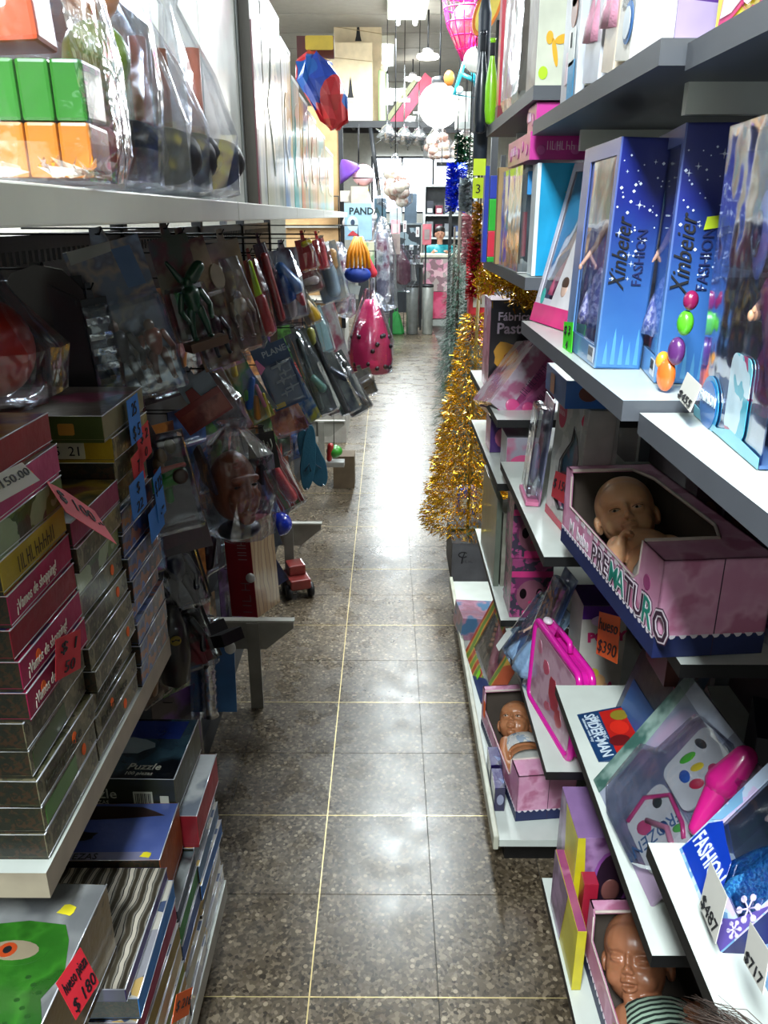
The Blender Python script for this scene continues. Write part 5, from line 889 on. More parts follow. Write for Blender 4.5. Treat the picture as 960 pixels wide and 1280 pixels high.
decal(t,[(w*.70,h*.0),(w,h*.0),(w,h*.30),(w*.88,h*.12)],mat('#5c4c98',.4),y=-.0015,name='purple_print')
sn=MB()
for cx,cz,s in ((.90,.20,.016),(.95,.10,.010),(.80,.03,.010)):
    for k in range(6): a=math.pi*k/3; sn.tube([(w*cx,-.003,h*cz),(w*cx+s*math.cos(a),-.003,h*cz+s*math.sin(a))],.0011,4); sn.prism(blob(w*cx+s*.8*math.cos(a),h*cz+s*.8*math.sin(a),s*.25,s*.25,8),-.0034,-.0024,0,None,'y')
sn.obj('snowflake_print',mat('#c8bce0',.5,var=0),t)
tagcard(t,U(874,1131,X=.352),U(894,1180,X=.345),U(899,1100,X=.356),'white',lines=['','$487'])
M,w,h=frame(U(935,1190,Z=.9465),U(985,1290,Z=.9465),U(1010,1020,X=.50)); t=thing('doll_carton','blue printed doll carton with $717 card at the lower right corner','toy box',M); block(t,w,h,.05,[art(['#5c88a8','#8cb0c8','#2c4c7c','#a898c0'],10,'noise')])
tagcard(t,U(929,1200,X=.338),U(953,1243,X=.330),U(944,1162,X=.342),'white',lines=['','$717'])
t=thing('loose_doll','loose doll lying on the nearest shelf, only its frayed brown hair in view','doll',T(.335,.535,.946)); MB().cap((.06,-.04,.02),(.03,-.01,.02),.02,.016).obj('doll_body',mat('#b88870',.4),t)
r=random.Random(2); hm=MB()
for k in range(150):
    a=Vector((.028+r.uniform(-.012,.012),-.01+r.uniform(-.01,.01),r.uniform(.004,.034))); e=Vector((r.uniform(-.05,.0),r.uniform(.0,.055),r.uniform(.001,.02))); m_=a.lerp(e,.5)+Vector((r.uniform(-.008,.008),r.uniform(-.008,.008),r.uniform(0,.012))); hm.tube([a,m_,e],[.0006,.0005,.0002],3)
hm.obj('doll_hair',mat('#5c4c44',.5),t)
# ------------------------------------------------------------ gold tinsel tree
t=thing('tinsel_tree','gold tinsel cone tree standing on the black carton in the aisle','tree',T(.405,3.775,.206))
MB().tube([(0,0,0),(0.01,0,1.22)],.008,8).obj('pole',mat('#6c5820',.5),t); MB().box((-.09,-.01,0),(.09,.01,.012)).box((-.01,-.09,0),(.01,.09,.012)).obj('base_cross',mat('#2c4c2c',.5),t)
GOLD=[mat('#d8a410',.22,.85,var=.1),mat('#b08008',.3,.8,var=.1),mat('#f0cc40',.18,.85,var=.05)]
r=random.Random(11); mb=MB(); N=14000
for k in range(N):
    q=r.random(); z=.03+1.19*(1-math.sqrt(1-q*.985)); Rz=.028+.205*(1-z/1.24)**1.05; a=r.uniform(0,6.283); rr=Rz*(.55+.5*r.random()**.5)*(1+.09*math.sin(z*48+a)); L=r.uniform(.012,.032); w_=r.uniform(.0012,.003)
    c=Vector((rr*math.cos(a),rr*math.sin(a),z)); d_=Vector((math.cos(a)+r.uniform(-.8,.8),math.sin(a)+r.uniform(-.8,.8),r.uniform(-1.0,.35))).normalized(); s_=d_.cross(Vector((r.uniform(-1,1),r.uniform(-1,1),r.uniform(-1,1)))).normalized()*w_
    mb.add([c-s_,c+s_,c+d_*L+s_*.6,c+d_*L-s_*.6],[(0,1,2,3)],r.choice((0,0,1,2)))
tag(mb.obj('tinsel',GOLD,t),kind='stuff')
t=thing('tinsel_garland','loose gold tinsel garland stuffed under the shelf above the pasta carton','garland',T(.33,2.52,1.50)); mb=MB()
for k in range(1800):
    u_=r.random(); c=Vector((-.045+.16*u_+r.gauss(0,.015),r.gauss(0,.03),.0+.03*math.sin(u_*5)+r.gauss(0,.018))); d_=Vector((r.gauss(0,1),r.gauss(0,1),r.gauss(0,1))).normalized(); s_=d_.cross(Vector((r.gauss(0,1),r.gauss(0,1),1))).normalized()*.0018
    mb.add([c-s_,c+s_,c+d_*.02+s_,c+d_*.02-s_],[(0,1,2,3)],r.choice((0,0,1,2)))
tag(mb.obj('tinsel',GOLD,t),kind='stuff')
# ------------------------------------------------------------ left side: goods hung on hooks
def hook(px,py,Y,root=None,x0=XL):
    """wire hook from the slotted panel to the hang point, part of the hung thing's rack"""
    P=U(px,py,Y=Y); u=[o for o in bpy.data.objects if o.name.startswith('shelving_unit') and 'left' in o.get('label','') and 'right' not in o['label']]
    u=sorted(u,key=lambda o:o.name); i=0 if Y<1.55 else min(4,1+int((Y-1.55)/1.05))
    MB().tube([(x0,Y,P.z),(P.x+.01,Y,P.z),(P.x+.025,Y,P.z+.018)],.0022,5).obj('hook',WIRE,u[i]); return P
def card(lab,bl,br,tl,Y,ms,dY=.03,bub=None,hk=True,grp=None,name='blister_pack',cat='toy pack',th=.004,X=None,ht=.03,fm=None):
    p0,p1,p2=(U(*q,Y=Y) for q in (bl,br,tl)); p1.y+=dY; M,w,h=frame(p0,p1,p2)
    t=thing(name,lab,cat,M,grp)
    mb=MB(); s=w*.12; mb.box((0,0,0),(w,th,h)); 
    mb.obj('card',ms,t,bevel=.001)
    MB().prism([(w*.38,h),(w*.62,h),(w*.58,h+ht),(w*.42,h+ht)],0,th,0,None,'y').obj('hang_tab',ms,t)
    if bub:
        x0,z0,x1,z1,dd=bub; MB().box((w*x0,-dd,h*z0),(w*x1,-.0005,h*z1)).obj('bubble',fm or film('#f2f6fa',.06,.6,6,.08,'bub'),t,bevel=min(.012,dd*.35))
    if hk: c=M@Vector((w*.5,0,h+ht*.6)); 
    if hk:
        us=sorted([o for o in bpy.data.objects if o.name.startswith('shelving_unit') and 'left' in o.get('label','') and 'right' not in o['label']],key=lambda o:o.name); i=0 if Y<1.55 else min(4,1+int((Y-1.55)/1.05))
        MB().tube([(XL,c.y,c.z),(c.x+.005,c.y,c.z),(c.x+.012,c.y-.004,c.z+.012)],.0022,5).obj('hook',WIRE,us[i])
    return t,w,h
def figure(t,x,y,z,h,c1,c2,c3,name='figure'):
    mb=MB(); mb.ell((x,y,z+h*.9),(h*.085,h*.085,h*.10),1); mb.cap((x,y,z+h*.52),(x,y,z+h*.72),h*.10,h*.15,0); 
    for s in (-1,1):
        mb.cap((x+s*h*.17,y,z+h*.74),(x+s*h*.25,y-h*.05,z+h*.50),h*.055,h*.045,0); mb.cap((x+s*h*.25,y-h*.05,z+h*.50),(x+s*h*.20,y-h*.12,z+h*.36),h*.045,h*.035,2); mb.ell((x+s*h*.20,y-h*.13,z+h*.33),h*.04,1)
        mb.cap((x+s*h*.08,y,z+h*.46),(x+s*h*.12,y,z+h*.24),h*.075,h*.055,2); mb.cap((x+s*h*.12,y,z+h*.24),(x+s*h*.13,y,z+h*.05),h*.055,h*.04,2); mb.ell((x+s*h*.13,y-h*.04,z+h*.03),(h*.045,h*.08,h*.03),2)
    return mb.obj(name,[c1,c2,c3],t)
DK=[mat('#1c2024',.4,coat=.4),mat('#6c5040',.4,coat=.3),mat('#2c3034',.4,coat=.4),mat('#18402a',.35,coat=.5),mat('#3c2030',.4,coat=.3)]
# dark cluster at the far left
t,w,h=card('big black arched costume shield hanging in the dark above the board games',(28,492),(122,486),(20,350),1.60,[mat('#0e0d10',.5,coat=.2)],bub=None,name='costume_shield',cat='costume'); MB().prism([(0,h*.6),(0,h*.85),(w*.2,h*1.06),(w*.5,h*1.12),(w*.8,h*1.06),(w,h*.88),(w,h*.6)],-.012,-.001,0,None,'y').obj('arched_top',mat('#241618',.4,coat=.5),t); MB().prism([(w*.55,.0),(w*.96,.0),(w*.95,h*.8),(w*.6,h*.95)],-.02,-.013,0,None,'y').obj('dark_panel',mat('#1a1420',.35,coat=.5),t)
t,w,h=card('clear empty blister shell beside the black costume shield',(121,492),(152,488),(119,372),1.62,[mat('#2c2c30',.4)],bub=(.05,.03,.98,.95,.03)); 
for k in range(5): MB().box((w*.12,-.034,h*(.12+.16*k)),(w*.85,-.030,h*(.19+.16*k))).obj('ridge',film('#eef2f6',.2,.85,12,.1,'rdg'),t)
t,w,h=card('large carded pack with dark and orange figures, first clear one from the left',(150,505),(226,484),(148,298),1.68,[art(['#5c4850','#6c7890','#3c3c50','#8c7868','#44546c'],11,'noise')],bub=(.02,.02,.99,.66,.06),dY=.06)
figure(t,w*.25,-.03,h*.06,h*.50,DK[0],DK[1],DK[2]); figure(t,w*.72,-.03,h*.08,h*.42,mat('#7c3c28',.35,coat=.4),DK[1],mat('#5c3424',.4),'orange_figure'); decal(t,[(w*.05,h*.92),(w*.6,h*.94),(w*.62,h),(w*.05,h)],mat('#a8a89c',.4),name='pale_print'); decal(t,[(w*.65,h*.7),(w*.9,h*.7),(w*.85,h*.95),(w*.6,h*.95)],mat('#486890',.4),name='blue_print')
t,w,h=card('carded pack with a dark green long eared figure',(222,430),(262,420),(200,298),1.84,[art(['#5c5c4c','#7c7058','#6c3434','#48503c'],11,'noise')],bub=(.0,.0,1,.55,.04),dY=.05)
figure(t,w*.55,-.035,0,h*.62,DK[3],DK[3],DK[3],'green_figure'); MB().cap((w*.4,-.035,h*.6),(w*.2,-.03,h*.78),.008,.004).cap((w*.7,-.035,h*.6),(w*.9,-.04,h*.68),.016,.014).obj('green_ears',DK[3],t); MB().box((w*.1,-.06,-h*.09),(w*1.1,-.01,-.001)).obj('base_block',mat('#5c4434',.5),t)
t,w,h=card('red and cream carded pack with a round topped clear bubble',(258,466),(300,452),(246,296),1.96,[art(['#6c2c2c','#8c7450','#5c2420','#a08c68'],10,'noise')],bub=(.02,0,.98,.62,.05),dY=.05); figure(t,w*.5,-.025,h*.1,h*.38,mat('#3c1c24',.4,coat=.4),DK[0],DK[0]); MB().prism(blob(w*1.0,h*.68,w*.16,h*.1),-.01,.0,0,None,'y').obj('white_card_edge',mat('#a89c88',.5),t)
t,w,h=card('tan figures in a long shiny clear bag under the slotted panel',(292,440),(326,432),(284,300),2.15,[art(['#5c4450','#6c5440','#8c7858'],10,'noise')],dY=.04); bag(t,'bag',[(0,w*.4,.03,w*.5,-.02),(.01,w*.52,.035,w*.5,-.02),(h*.4,w*.5,.04,w*.5,-.02),(h*.75,w*.35,.02,w*.5,-.02),(h*.85,w*.3,.01,w*.5,-.01)],CLEAR2,.004,3); figure(t,w*.5,-.02,.03,h*.45,mat('#8c7454',.4),DK[1],DK[1])
t,w,h=card('red framed comic print pack hanging askew with a pale blue window',(238,545),(290,512),(232,508),2.0,[mat('#7c2420',.45,coat=.4)],dY=.02,hk=False); p2_=None; decal(t,[(w*.02,h*.1),(w*.98,h*.1),(w*.98,h*.75),(w*.02,h*.75)],art(['#8c2c24','#6c1c18','#8c3c2c'],12,'noise'),name='red_print')
t,w,h=card('grey blue picture card above the red comic print pack',(236,508),(272,488),(236,474),2.01,[art(['#54647c','#6c7c8c','#3c4454'],8,'noise')],dY=.02)
t,w,h=card('brown creased toy bag right of the red comic print pack',(280,545),(312,530),(272,462),2.1,[art(['#5c2c24','#3c2420','#7c5c50'],9,'noise')],dY=.02); bag(t,'bag',[(0,w*.5,.02,w*.5,-.02),(h*.5,w*.6,.03,w*.5,-.02),(h,w*.3,.01,w*.5,-.01)],CLEAR2,.004,8)
t,w,h=card('large clear blister with brown nuggets and a green toy gun',(186,702),(262,690),(186,545),1.72,[art(['#1c1c22','#2c2430','#3c2830'],8,'noise')],bub=(.0,.25,1,1.0,.06),dY=.04,hk=False)
for k,(x,z) in enumerate(((.1,.88),(.28,.85),(.45,.92),(.62,.86),(.78,.92),(.35,.96),(.16,.8),(.55,.8))): MB().ell((w*x,-.035,h*z),(.013,.012,.018)).obj('brown_nugget',mat('#6c4c24' if k%2 else '#4c4424',.4,coat=.4),t)
gm=MB(); gm.cap((w*.05,-.04,h*.62),(w*.8,-.045,h*.70),.016,.020).cap((w*.2,-.04,h*.60),(w*.12,-.04,h*.45),.014,.012).cap((w*.6,-.04,h*.62),(w*.58,-.04,h*.52),.010,.010); gm.obj('green_gun',mat('#1c7c24',.3,coat=.5),t); MB().lathe([(.010,0),(.017,.002),(.017,.02),(.010,.022)],14,0,T(w*.82,-.05,h*.70)@Matrix.Rotation(R(80),4,'X')).obj('muzzle_ring',mat('#3c2c24',.4),t); MB().cap((w*.5,-.045,h*.76),(w*.9,-.045,h*.77),.007,.006).obj('red_part',mat('#a83420',.35,coat=.5),t)
decal(t,[(w*.1,h*.05),(w*.9,h*.1),(w*.85,h*.3),(w*.1,h*.22)],art(['#5c2434','#3c2434'],9,'noise'),name='print')
# bearded mask in a clear bag
P=U(296,610,Y=1.98); t=thing('face_mask','bearded brown face mask with a dark hood in a shiny clear bag','mask',T(P.x,1.98,P.z,R(38)))
mb=MB(); mb.ell((0,.02,0),(.062,.07,.095),n=26,m=20); mb.ell((0,-.035,-.02),(.042,.04,.06)); mb.ell((0,-.07,.0),(.011,.014,.012)); mb.cap((0,-.058,.035),(0,-.072,.004),.007,.010); mb.cap((-.03,-.05,.036),(.03,-.05,.036),.010); 
for s in (-1,1): mb.ell((s*.026,-.045,-.012),(.018,.016,.018)); mb.ell((s*.009,-.068,-.004),(.006,.007,.006)); 
mb.cap((-.014,-.066,-.034),(.014,-.066,-.034),.006); mb.cap((-.012,-.064,-.045),(.012,-.064,-.045),.007); mb.ell((0,-.05,-.068),(.022,.020,.02))
me=mb.mesh('mask_face',mat('#8c5438',.4)); o=bpy.data.objects.new('tmp',me); COL.objects.link(o); rm=o.modifiers.new('r','REMESH'); rm.mode='VOXEL'; rm.voxel_size=.0028
m2=bpy.data.meshes.new_from_object(o.evaluated_get(bpy.context.evaluated_depsgraph_get())); bpy.data.objects.remove(o); bm=bmesh.new(); bm.from_mesh(m2)
for k in range(4): bmesh.ops.smooth_vert(bm,verts=bm.verts,factor=.5,use_axis_x=True,use_axis_y=True,use_axis_z=True)
for v in bm.verts:
    dd=0
    for s in (-1,1): dd+=.010*G(v.co,(s*.024,-.055,.020),(.013,.03,.007))
    dd+=.005*G(v.co,(0,-.07,-.0395),(.014,.03,.003)); v.co.y+=dd
for f in bm.faces:
    f.smooth=True; q=f.calc_center_median(); 
    if q.z>.045 or (q.y>-.012 and q.z>-.02): f.material_index=1
    elif (q.z<-.022 and (abs(q.x)>.018 or q.z<-.052)) or q.y>-.01 or (abs(q.x)<.02 and -.030<q.z<-.021): f.material_index=2
bm.to_mesh(m2); bm.free(); m2.materials.clear()
for mm in (mat('#80492e',.4,sss=.1,var=.06),mat('#3c2611',.4,coat=.5,var=.06),mat('#0e0a08',.6,bmp=150)): m2.materials.append(mm)
m2.name='mask_face'; link('mask_face',m2,t)
for s in (-1,1):
    MB().prism([(-.02,.0),(.05,.02),(.065,.10),(.03,.125),(.0,.08)],-.004,.004,0,T(s*.066,.0,.0,0,0,R(s*8)),'x').obj('hood_flap',mat('#15151c',.35,coat=.5),t)
    MB().ell((s*.024,-.052,.019),(.009,.004,.004)).obj('eye_slot',mat('#120c0a',.4),t)
bag(t,'bag',[(-.14,.04,.04,0,0),(-.12,.075,.085,0,0),(0,.09,.10,0,0),(.10,.085,.09,0,0),(.16,.03,.03,0,0),(.18,.04,.02,0,0)],CLEAR2,.005,21,18)
MB().ell((0,.0,-.115),(.06,.05,.025)).obj('dark_base',mat('#181c20',.4,coat=.5),t)
# dark figures low down
for i,(a,b,c,Y,c1,lab) in enumerate([((205,762),(262,752),(196,672),1.80,'#0f1730','dark blue masked figure in clear wrap under the green gun pack'),((215,840),(275,826),(205,752),1.86,'#121216','black caped figure in clear wrap above the ridged bubble')]):
    t,w,h=card(lab,a,b,c,Y,[mat('#0c0c10',.5)],dY=.03,hk=False,bub=(.05,.02,.98,.95,.05)); figure(t,w*.5,-.03,.0,h*.95,mat(c1,.35,coat=.5),mat(c1,.3,coat=.6),mat('#0c0c12',.4,coat=.5)); 
    if i: MB().prism([(w*.1,0),(w*.9,0),(w*.7,h*.75),(w*.3,h*.75)],-.008,-.001,0,None,'y').obj('cape',mat('#0a0a0c',.5),t)
P=U(222,792,Y=1.74); t=thing('black_pouch','black pouch with a small round yellow and black emblem beside the board game shelf','pouch',T(P.x-.015,1.74,P.z-.06,R(20)))
MB().lathe([(.01,-.09),(.035,-.07),(.042,0),(.035,.08),(.02,.13)],14).obj('pouch',mat('#101010',.45,coat=.4),t); MB().lathe([(.0001,0),(.013,0),(.013,.003),(.0001,.003)],18,0,T(0.006,-.039,.06)@Matrix.Rotation(R(90),4,'X')).obj('emblem_disc',mat('#8c7820',.5),t); decal(t,[(-.009,-.002),(0,.002),(.009,-.002),(.010,.004),(.003,.003),(0,.006),(-.003,.003),(-.010,.004)],INK,M=T(.006,-.0425,.06),name='emblem_print')
t,w,h=card('black open tray jutting out behind the emblem pouch',(240,815),(288,790),(240,800),1.9,[mat('#0c0c0e',.4,coat=.3)],dY=-.08,hk=False,th=.07,name='black_tray',cat='tray')
P0=U(245,890,Y=1.93); P1=U(283,890,Y=1.93); P2=U(281,768,Y=1.97); M,w,h=frame(P0,P1,P2); t=thing('ridged_pack','clear pack with a ridged silver tube and a blue backing, above the puzzle pile','toy pack',M)
MB().box((-.01,.0,0),(w*1.35,.004,h*.85)).obj('card',mat('#24507c',.4,coat=.4),t); mb=MB(); pr=[]
for k in range(27): pr.append((.019 if k%2 else .0235,h*k/26))
mb.lathe(pr,16,0,T(w*.55,-.024,0)); mb.obj('ridged_tube',film('#e8f4f8',.5,1.0,20,.18,'ridges'),t); MB().tube([(w*.55,-.024,.005),(w*.55,-.024,h-.005)],.014,10).obj('grey_core',mat('#c8d0d4',.3,.5),t); MB().box((-.002,-.045,-.005),(w*.25,-.0005,h*.5)).obj('clear_side',CLEAR2,t)
MB().ell((w*1.25,-.012,h*.68),(.016,.012,.018)).obj('white_button',mat('#a8a8a0',.4),t)
# red lettered carton on end
M,w,h=frame(U(290,770,Y=2.36),U(322,772,Y=2.33),U(284,655,Y=2.40)); t=thing('toy_carton','red carton with white upright lettering standing behind the bearded mask','toy box',M); block(t,w,h,.16,[mat('#7c1420',.4,coat=.4),mat('#a08460',.5)],{'r':1}); scrawl(t,w*.82,h*.05,h*.36,w*.34,mat('#6c5c5c',.5,var=0),3,rot=R(90)); scrawl(t,w*.82,h*.62,h*.3,w*.34,mat('#8c7c7c',.5,var=0),4,rot=R(90),seed=3); decal(t,[(0,0),(.16,0),(.16,h),(0,h)],art(['#9c7c58','#7c5c40','#a88c68'],6,'wave'),M=T(w,0,0,R(90)),name='tan_print'); MB().ell((w*1.0,-.02,h*.45),(.016,.013,.016)).obj('white_knob',mat('#a8a4a0',.4),t)
t,w,h=card('dark blue carton hanging below a blue ball past the red carton',(336,740),(360,728),(336,672),2.75,[art(['#141c44','#24346c','#101430'],9,'noise')],th=.08,hk=False,name='toy_carton',cat='toy box')
P=U(350,655,Y=2.75); t=thing('toy_ball','shiny blue ball in a net hanging over the dark blue carton','ball',T(P.x,2.75,P.z)); MB().ell((0,0,0),.045,0,None,20,14).obj('ball',mat('#1830a8',.25,coat=.6),t); MB().ell((-.03,.02,-.01),(.035,.03,.05)).obj('red_part',mat('#5c1420',.35,coat=.5),t)
t,w,h=card('tall grey blue pack with a dark blue lower part right of the mask',(332,690),(352,684),(330,592),2.6,[art(['#24304c','#4c5c64','#1c2448'],7,'noise')],bub=(0,.4,1,1,.03),hk=False)
t,w,h=card('black pack with white scribble print, above the red striped bag',(322,590),(350,586),(322,542),2.75,[mat('#101012',.45,coat=.3)],dY=.02)
sc=MB()
for k in range(7): sc.tube([(w*(.15+.1*k),-.002,h*(.5+.12*(k%3))),(w*(.28+.09*k),-.002,h*(.62-.1*(k%2))),(w*(.2+.1*k),-.002,h*(.8-.12*(k%3)))],.0022,4)
sc.obj('scribble_print',mat('#a8ac9c',.5),t)
t,w,h=card('red striped toy in a creased clear bag with green bits at the bottom',(352,640),(380,628),(338,545),2.85,[art(['#8c2424','#b8a8a0','#a03030','#48602c'],7,'wave')],dY=.03); bag(t,'bag',[(0,w*.45,.02,w*.5,-.02),(.01,w*.6,.035,w*.5,-.02),(h*.6,w*.55,.035,w*.5,-.02),(h,w*.3,.01,w*.5,-.01)],CLEAR2,.005,4); MB().cap((w*.6,-.02,h*.15),(w*.45,-.02,h*.85),.022,.014).obj('red_toy',mat('#b02c30',.3,coat=.5),t)
for i,(a,b,c,lab) in enumerate([((374,612),(392,612),(364,532),'left of two teal oval boards hanging over the third bracket'),((392,612),(416,602),(384,536),'right of two teal oval boards, slanting toward the aisle')]):
    Yb=3.05+.05*i; p0=U(*a,Y=Yb); p2=U(*c,Y=Yb); M,w,h=frame(p0,U(*b,Y=Yb+.02),p2); t=thing('oval_board',lab,'toy',M,'teal oval boards')
    MB().prism([( w*.5+w*.55*math.cos(q)*(1 if math.sin(q)<0 else .9),h*.5+h*.52*math.sin(q)) for q in [k*math.pi/14 for k in range(28)]],0,.012,0,None,'y').obj('board',mat('#1c5870',.5,bmp=120),t,bevel=.003); MB().tube([(w*.3,-.004,h*.3),(w*.5,-.012,h*.42),(w*.7,-.004,h*.3)],.004,6).obj('strap',mat('#16384c',.6),t); MB().ell((w*.5,.0,h*.01),(.006,.008,.006)).obj('toe_peg',CHROME,t)
t,w,h=card('orange and red wrapped toy above the black scribble pack',(345,546),(384,536),(340,512),2.9,[art(['#8c3420','#b85c28','#6c1c18'],9,'noise')],dY=.03,hk=False); bag(t,'wrap',[(0,w*.5,.02,w*.5,-.02),(h*.5,w*.55,.035,w*.5,-.02),(h,w*.4,.015,w*.5,-.01)],CLEAR2,.004,5)
t,w,h=card('blue pack lettered PLANE model with grey planes and a pink flap',(345,515),(385,500),(340,428),2.62,[mat('#1c4470',.4,coat=.4)],dY=.02,bub=(.06,.05,.97,.72,.02))
lettering('PLANE',t,w*.26,h*.83,.028,mat('#b0c0cc',.5,var=0),bold=.0004); lettering('model',t,w*.70,h*.835,.018,mat('#8ca8bc',.5,var=0)); decal(t,rrect(w*.05,h*.03,w*.35,h*.10,.003),mat('#c8a820',.4),name='yellow_label')
for cx,cz,s in ((.6,.65,.026),(.68,.52,.02),(.55,.42,.024),(.72,.28,.022),(.5,.22,.018),(.8,.42,.014)):
    MB().cap((w*cx-s,-.010,h*cz),(w*cx+s,-.010,h*cz+s*.15),s*.16,s*.1).prism([(w*cx-s*.15,h*cz-s*.7),(w*cx+s*.2,h*cz),(w*cx-s*.15,h*cz+s*.7),(w*cx-s*.3,h*cz)],-.012,-.009,0,None,'y').obj('toy_plane',mat('#8c98a4',.35,.2,coat=.4),t)
MB().box((w*.02,-.012,h*.06),(w*.12,-.006,h*.72),0,Matrix.Rotation(R(-12),4,'Y')).obj('grey_wing',mat('#788088',.4),t); decal(t,[(w*.02,h*.62),(w*.22,h*.70),(w*.08,h*.86),(w*.02,h*.85)],mat('#e080b0',.5),y=-.022,name='pink_flap')
t,w,h=card('bright pack with blue and yellow foam boomerangs left of the plane pack',(318,532),(343,520),(320,430),2.55,[art(['#2c68a8','#c8a030','#48a048','#7c8cb0'],8,'noise')],dY=.02,bub=(.02,.03,.98,.95,.02))
for x0,z0,x1,z1,c,r_ in ((.3,.78,.45,.92,'#c8a828',.011),(.2,.30,.8,.60,'#2060b0',.014),(.3,.10,.6,.35,'#c88020',.012),(.8,.2,.85,.5,'#c8788c',.008),(.75,.05,.95,.35,'#c8b830',.007),(.3,.40,.4,.48,'#48b040',.012)): MB().cap((w*x0,-.01,h*z0),(w*x1,-.01,h*z1),r_,r_*.8).obj('foam_piece',mat(c,.4,coat=.3),t)
t,w,h=card('narrow green, yellow and blue pack right of the plane pack',(387,530),(402,522),(384,448),2.85,[art(['#48a050','#c8b838','#2c68a0','#a8b0b0'],10,'noise')],dY=.02,bub=(.05,.03,.95,.95,.015))
# upper coloured row
def bagged(lab,a,b,c,Y,cols,shape,grp=None,seed=1,cat='toy pack',wr=None):
    t,w,h=card(lab,a,b,c,Y,[art(cols,9,'noise')],dY=.02,name='bagged_toy',cat=cat,grp=grp); bag(t,'bag',[(0,w*.42,.02,w*.5,-.02),(.01,w*.54,.035,w*.5,-.02),(h*.6,w*.5,.035,w*.5,-.02),(h,w*.3,.01,w*.5,-.01)],wr or CLEAR2,.004,seed)
    for (x0,z0,x1,z1,r0,r1,cc) in shape: MB().cap((w*x0,-.02,h*z0),(w*x1,-.022,h*z1),r0,r1).obj('toy_piece',mat(cc,.3,coat=.5),t)
    return t,w,h
bagged('lime topped red toy sword in a narrow bag',(324,418),(342,414),(322,322),2.35,['#7c2c28','#8c3430'],[(.4,.5,.35,.98,.012,.005,'#a8c818'),(.5,.06,.45,.48,.022,.016,'#a82824')],seed=2)
bagged('long dark red toy pack right of the lime topped sword',(344,408),(358,404),(338,300),2.55,['#5c2024','#3c2024'],[(.5,.1,.4,.85,.013,.012,'#8c2420')],seed=3)
bagged('blue, white and red shield toy in a bag below the shelf',(352,400),(386,394),(350,312),2.75,['#7c88a0','#a8a8b0','#5c3440'],[(.35,.35,.3,.6,.032,.026,'#1c4c8c'),(.3,.75,.7,.45,.020,.026,'#3c68a0'),(.75,.3,.85,.2,.016,.010,'#a83038'),(.4,.1,.45,.25,.02,.02,'#a89894')],seed=4)
bagged('red pack with a yellow triangle on top',(376,340),(396,336),(374,300),3.0,['#a82824','#8c2420'],[(.4,.85,.8,.9,.010,.008,'#c8b020')],seed=5)
bagged('glossy red slim pack next to the triangle topped pack',(398,338),(412,334),(400,298),3.2,['#8c2028','#b03030'],[(.5,.2,.6,.8,.014,.012,'#b02830')],seed=6)
bagged('yellow toy figure in a slanting clear bag above the guns',(384,408),(400,400),(374,366),3.0,['#b8901c','#8c8c7c'],[(.7,.2,.35,.75,.022,.020,'#d0a01c')],seed=7)
bagged('wide grey crinkled bag with pale goods by the white paper',(404,380),(436,372),(408,302),3.5,['#8c8c8c','#7c8894','#a8a090'],[(.5,.2,.5,.6,.03,.03,'#8898a0'),(.7,.6,.75,.8,.02,.02,'#b08450')],seed=8)
bagged('brown and white snack coloured bag under the red packs',(376,368),(404,362),(372,340),3.1,['#a8a090','#5c4034','#8c4440'],[(.3,.5,.7,.5,.012,.016,'#b8a8a0')],seed=9)
bagged('pale teal slim bag beside the crinkled grey bag',(404,440),(416,436),(402,380),3.3,['#5c8c88','#8ca8a4'],[],seed=10)
bagged('long grey green toy rifle in a bag, first of the hanging guns',(400,520),(424,510),(374,412),3.25,['#2c3434','#3c4440','#4c5450'],[(.2,.1,.5,.9,.014,.012,'#24302c'),(.6,.3,.4,.45,.02,.016,'#3c6c5c')],'toy guns in bags',11)
bagged('black toy rifle in a bag hanging in front of the pink dotted bag',(428,520),(452,508),(400,400),3.7,['#1c2024','#2c3238','#5c6058'],[(.3,.05,.5,.95,.018,.014,'#16181c'),(.5,.5,.9,.35,.018,.014,'#20242c'),(.4,.85,.5,.95,.02,.018,'#6c6c2c')],'toy guns in bags',12)
bagged('short dark toy pistol in a bag low over the fourth bracket',(440,522),(466,508),(420,440),4.1,['#24282c','#4c5050'],[(.2,.2,.8,.8,.022,.018,'#1c1c20'),(.6,.3,.8,.1,.018,.016,'#26262c')],'toy guns in bags',13)
bagged('brown grey toy set in a bag beside the dark pistol',(412,520),(436,512),(404,478),3.9,['#6c5c54','#4c4440','#7c2c34'],[(.3,.3,.7,.6,.02,.02,'#5c2c30')],'toy guns in bags',14)
bagged('crumpled beige bag jutting furthest into the aisle below the pink dotted bag',(448,498),(472,490),(452,462),4.6,['#6c645c','#4c463e'],[(.2,.5,.8,.6,.03,.03,'#544c44')],None,15)
bagged('white and pink striped slim pack left of the pink dotted bag',(424,470),(440,466),(418,378),4.2,['#b8a8a4','#a04c5c','#b8b0a8'],[],None,16)
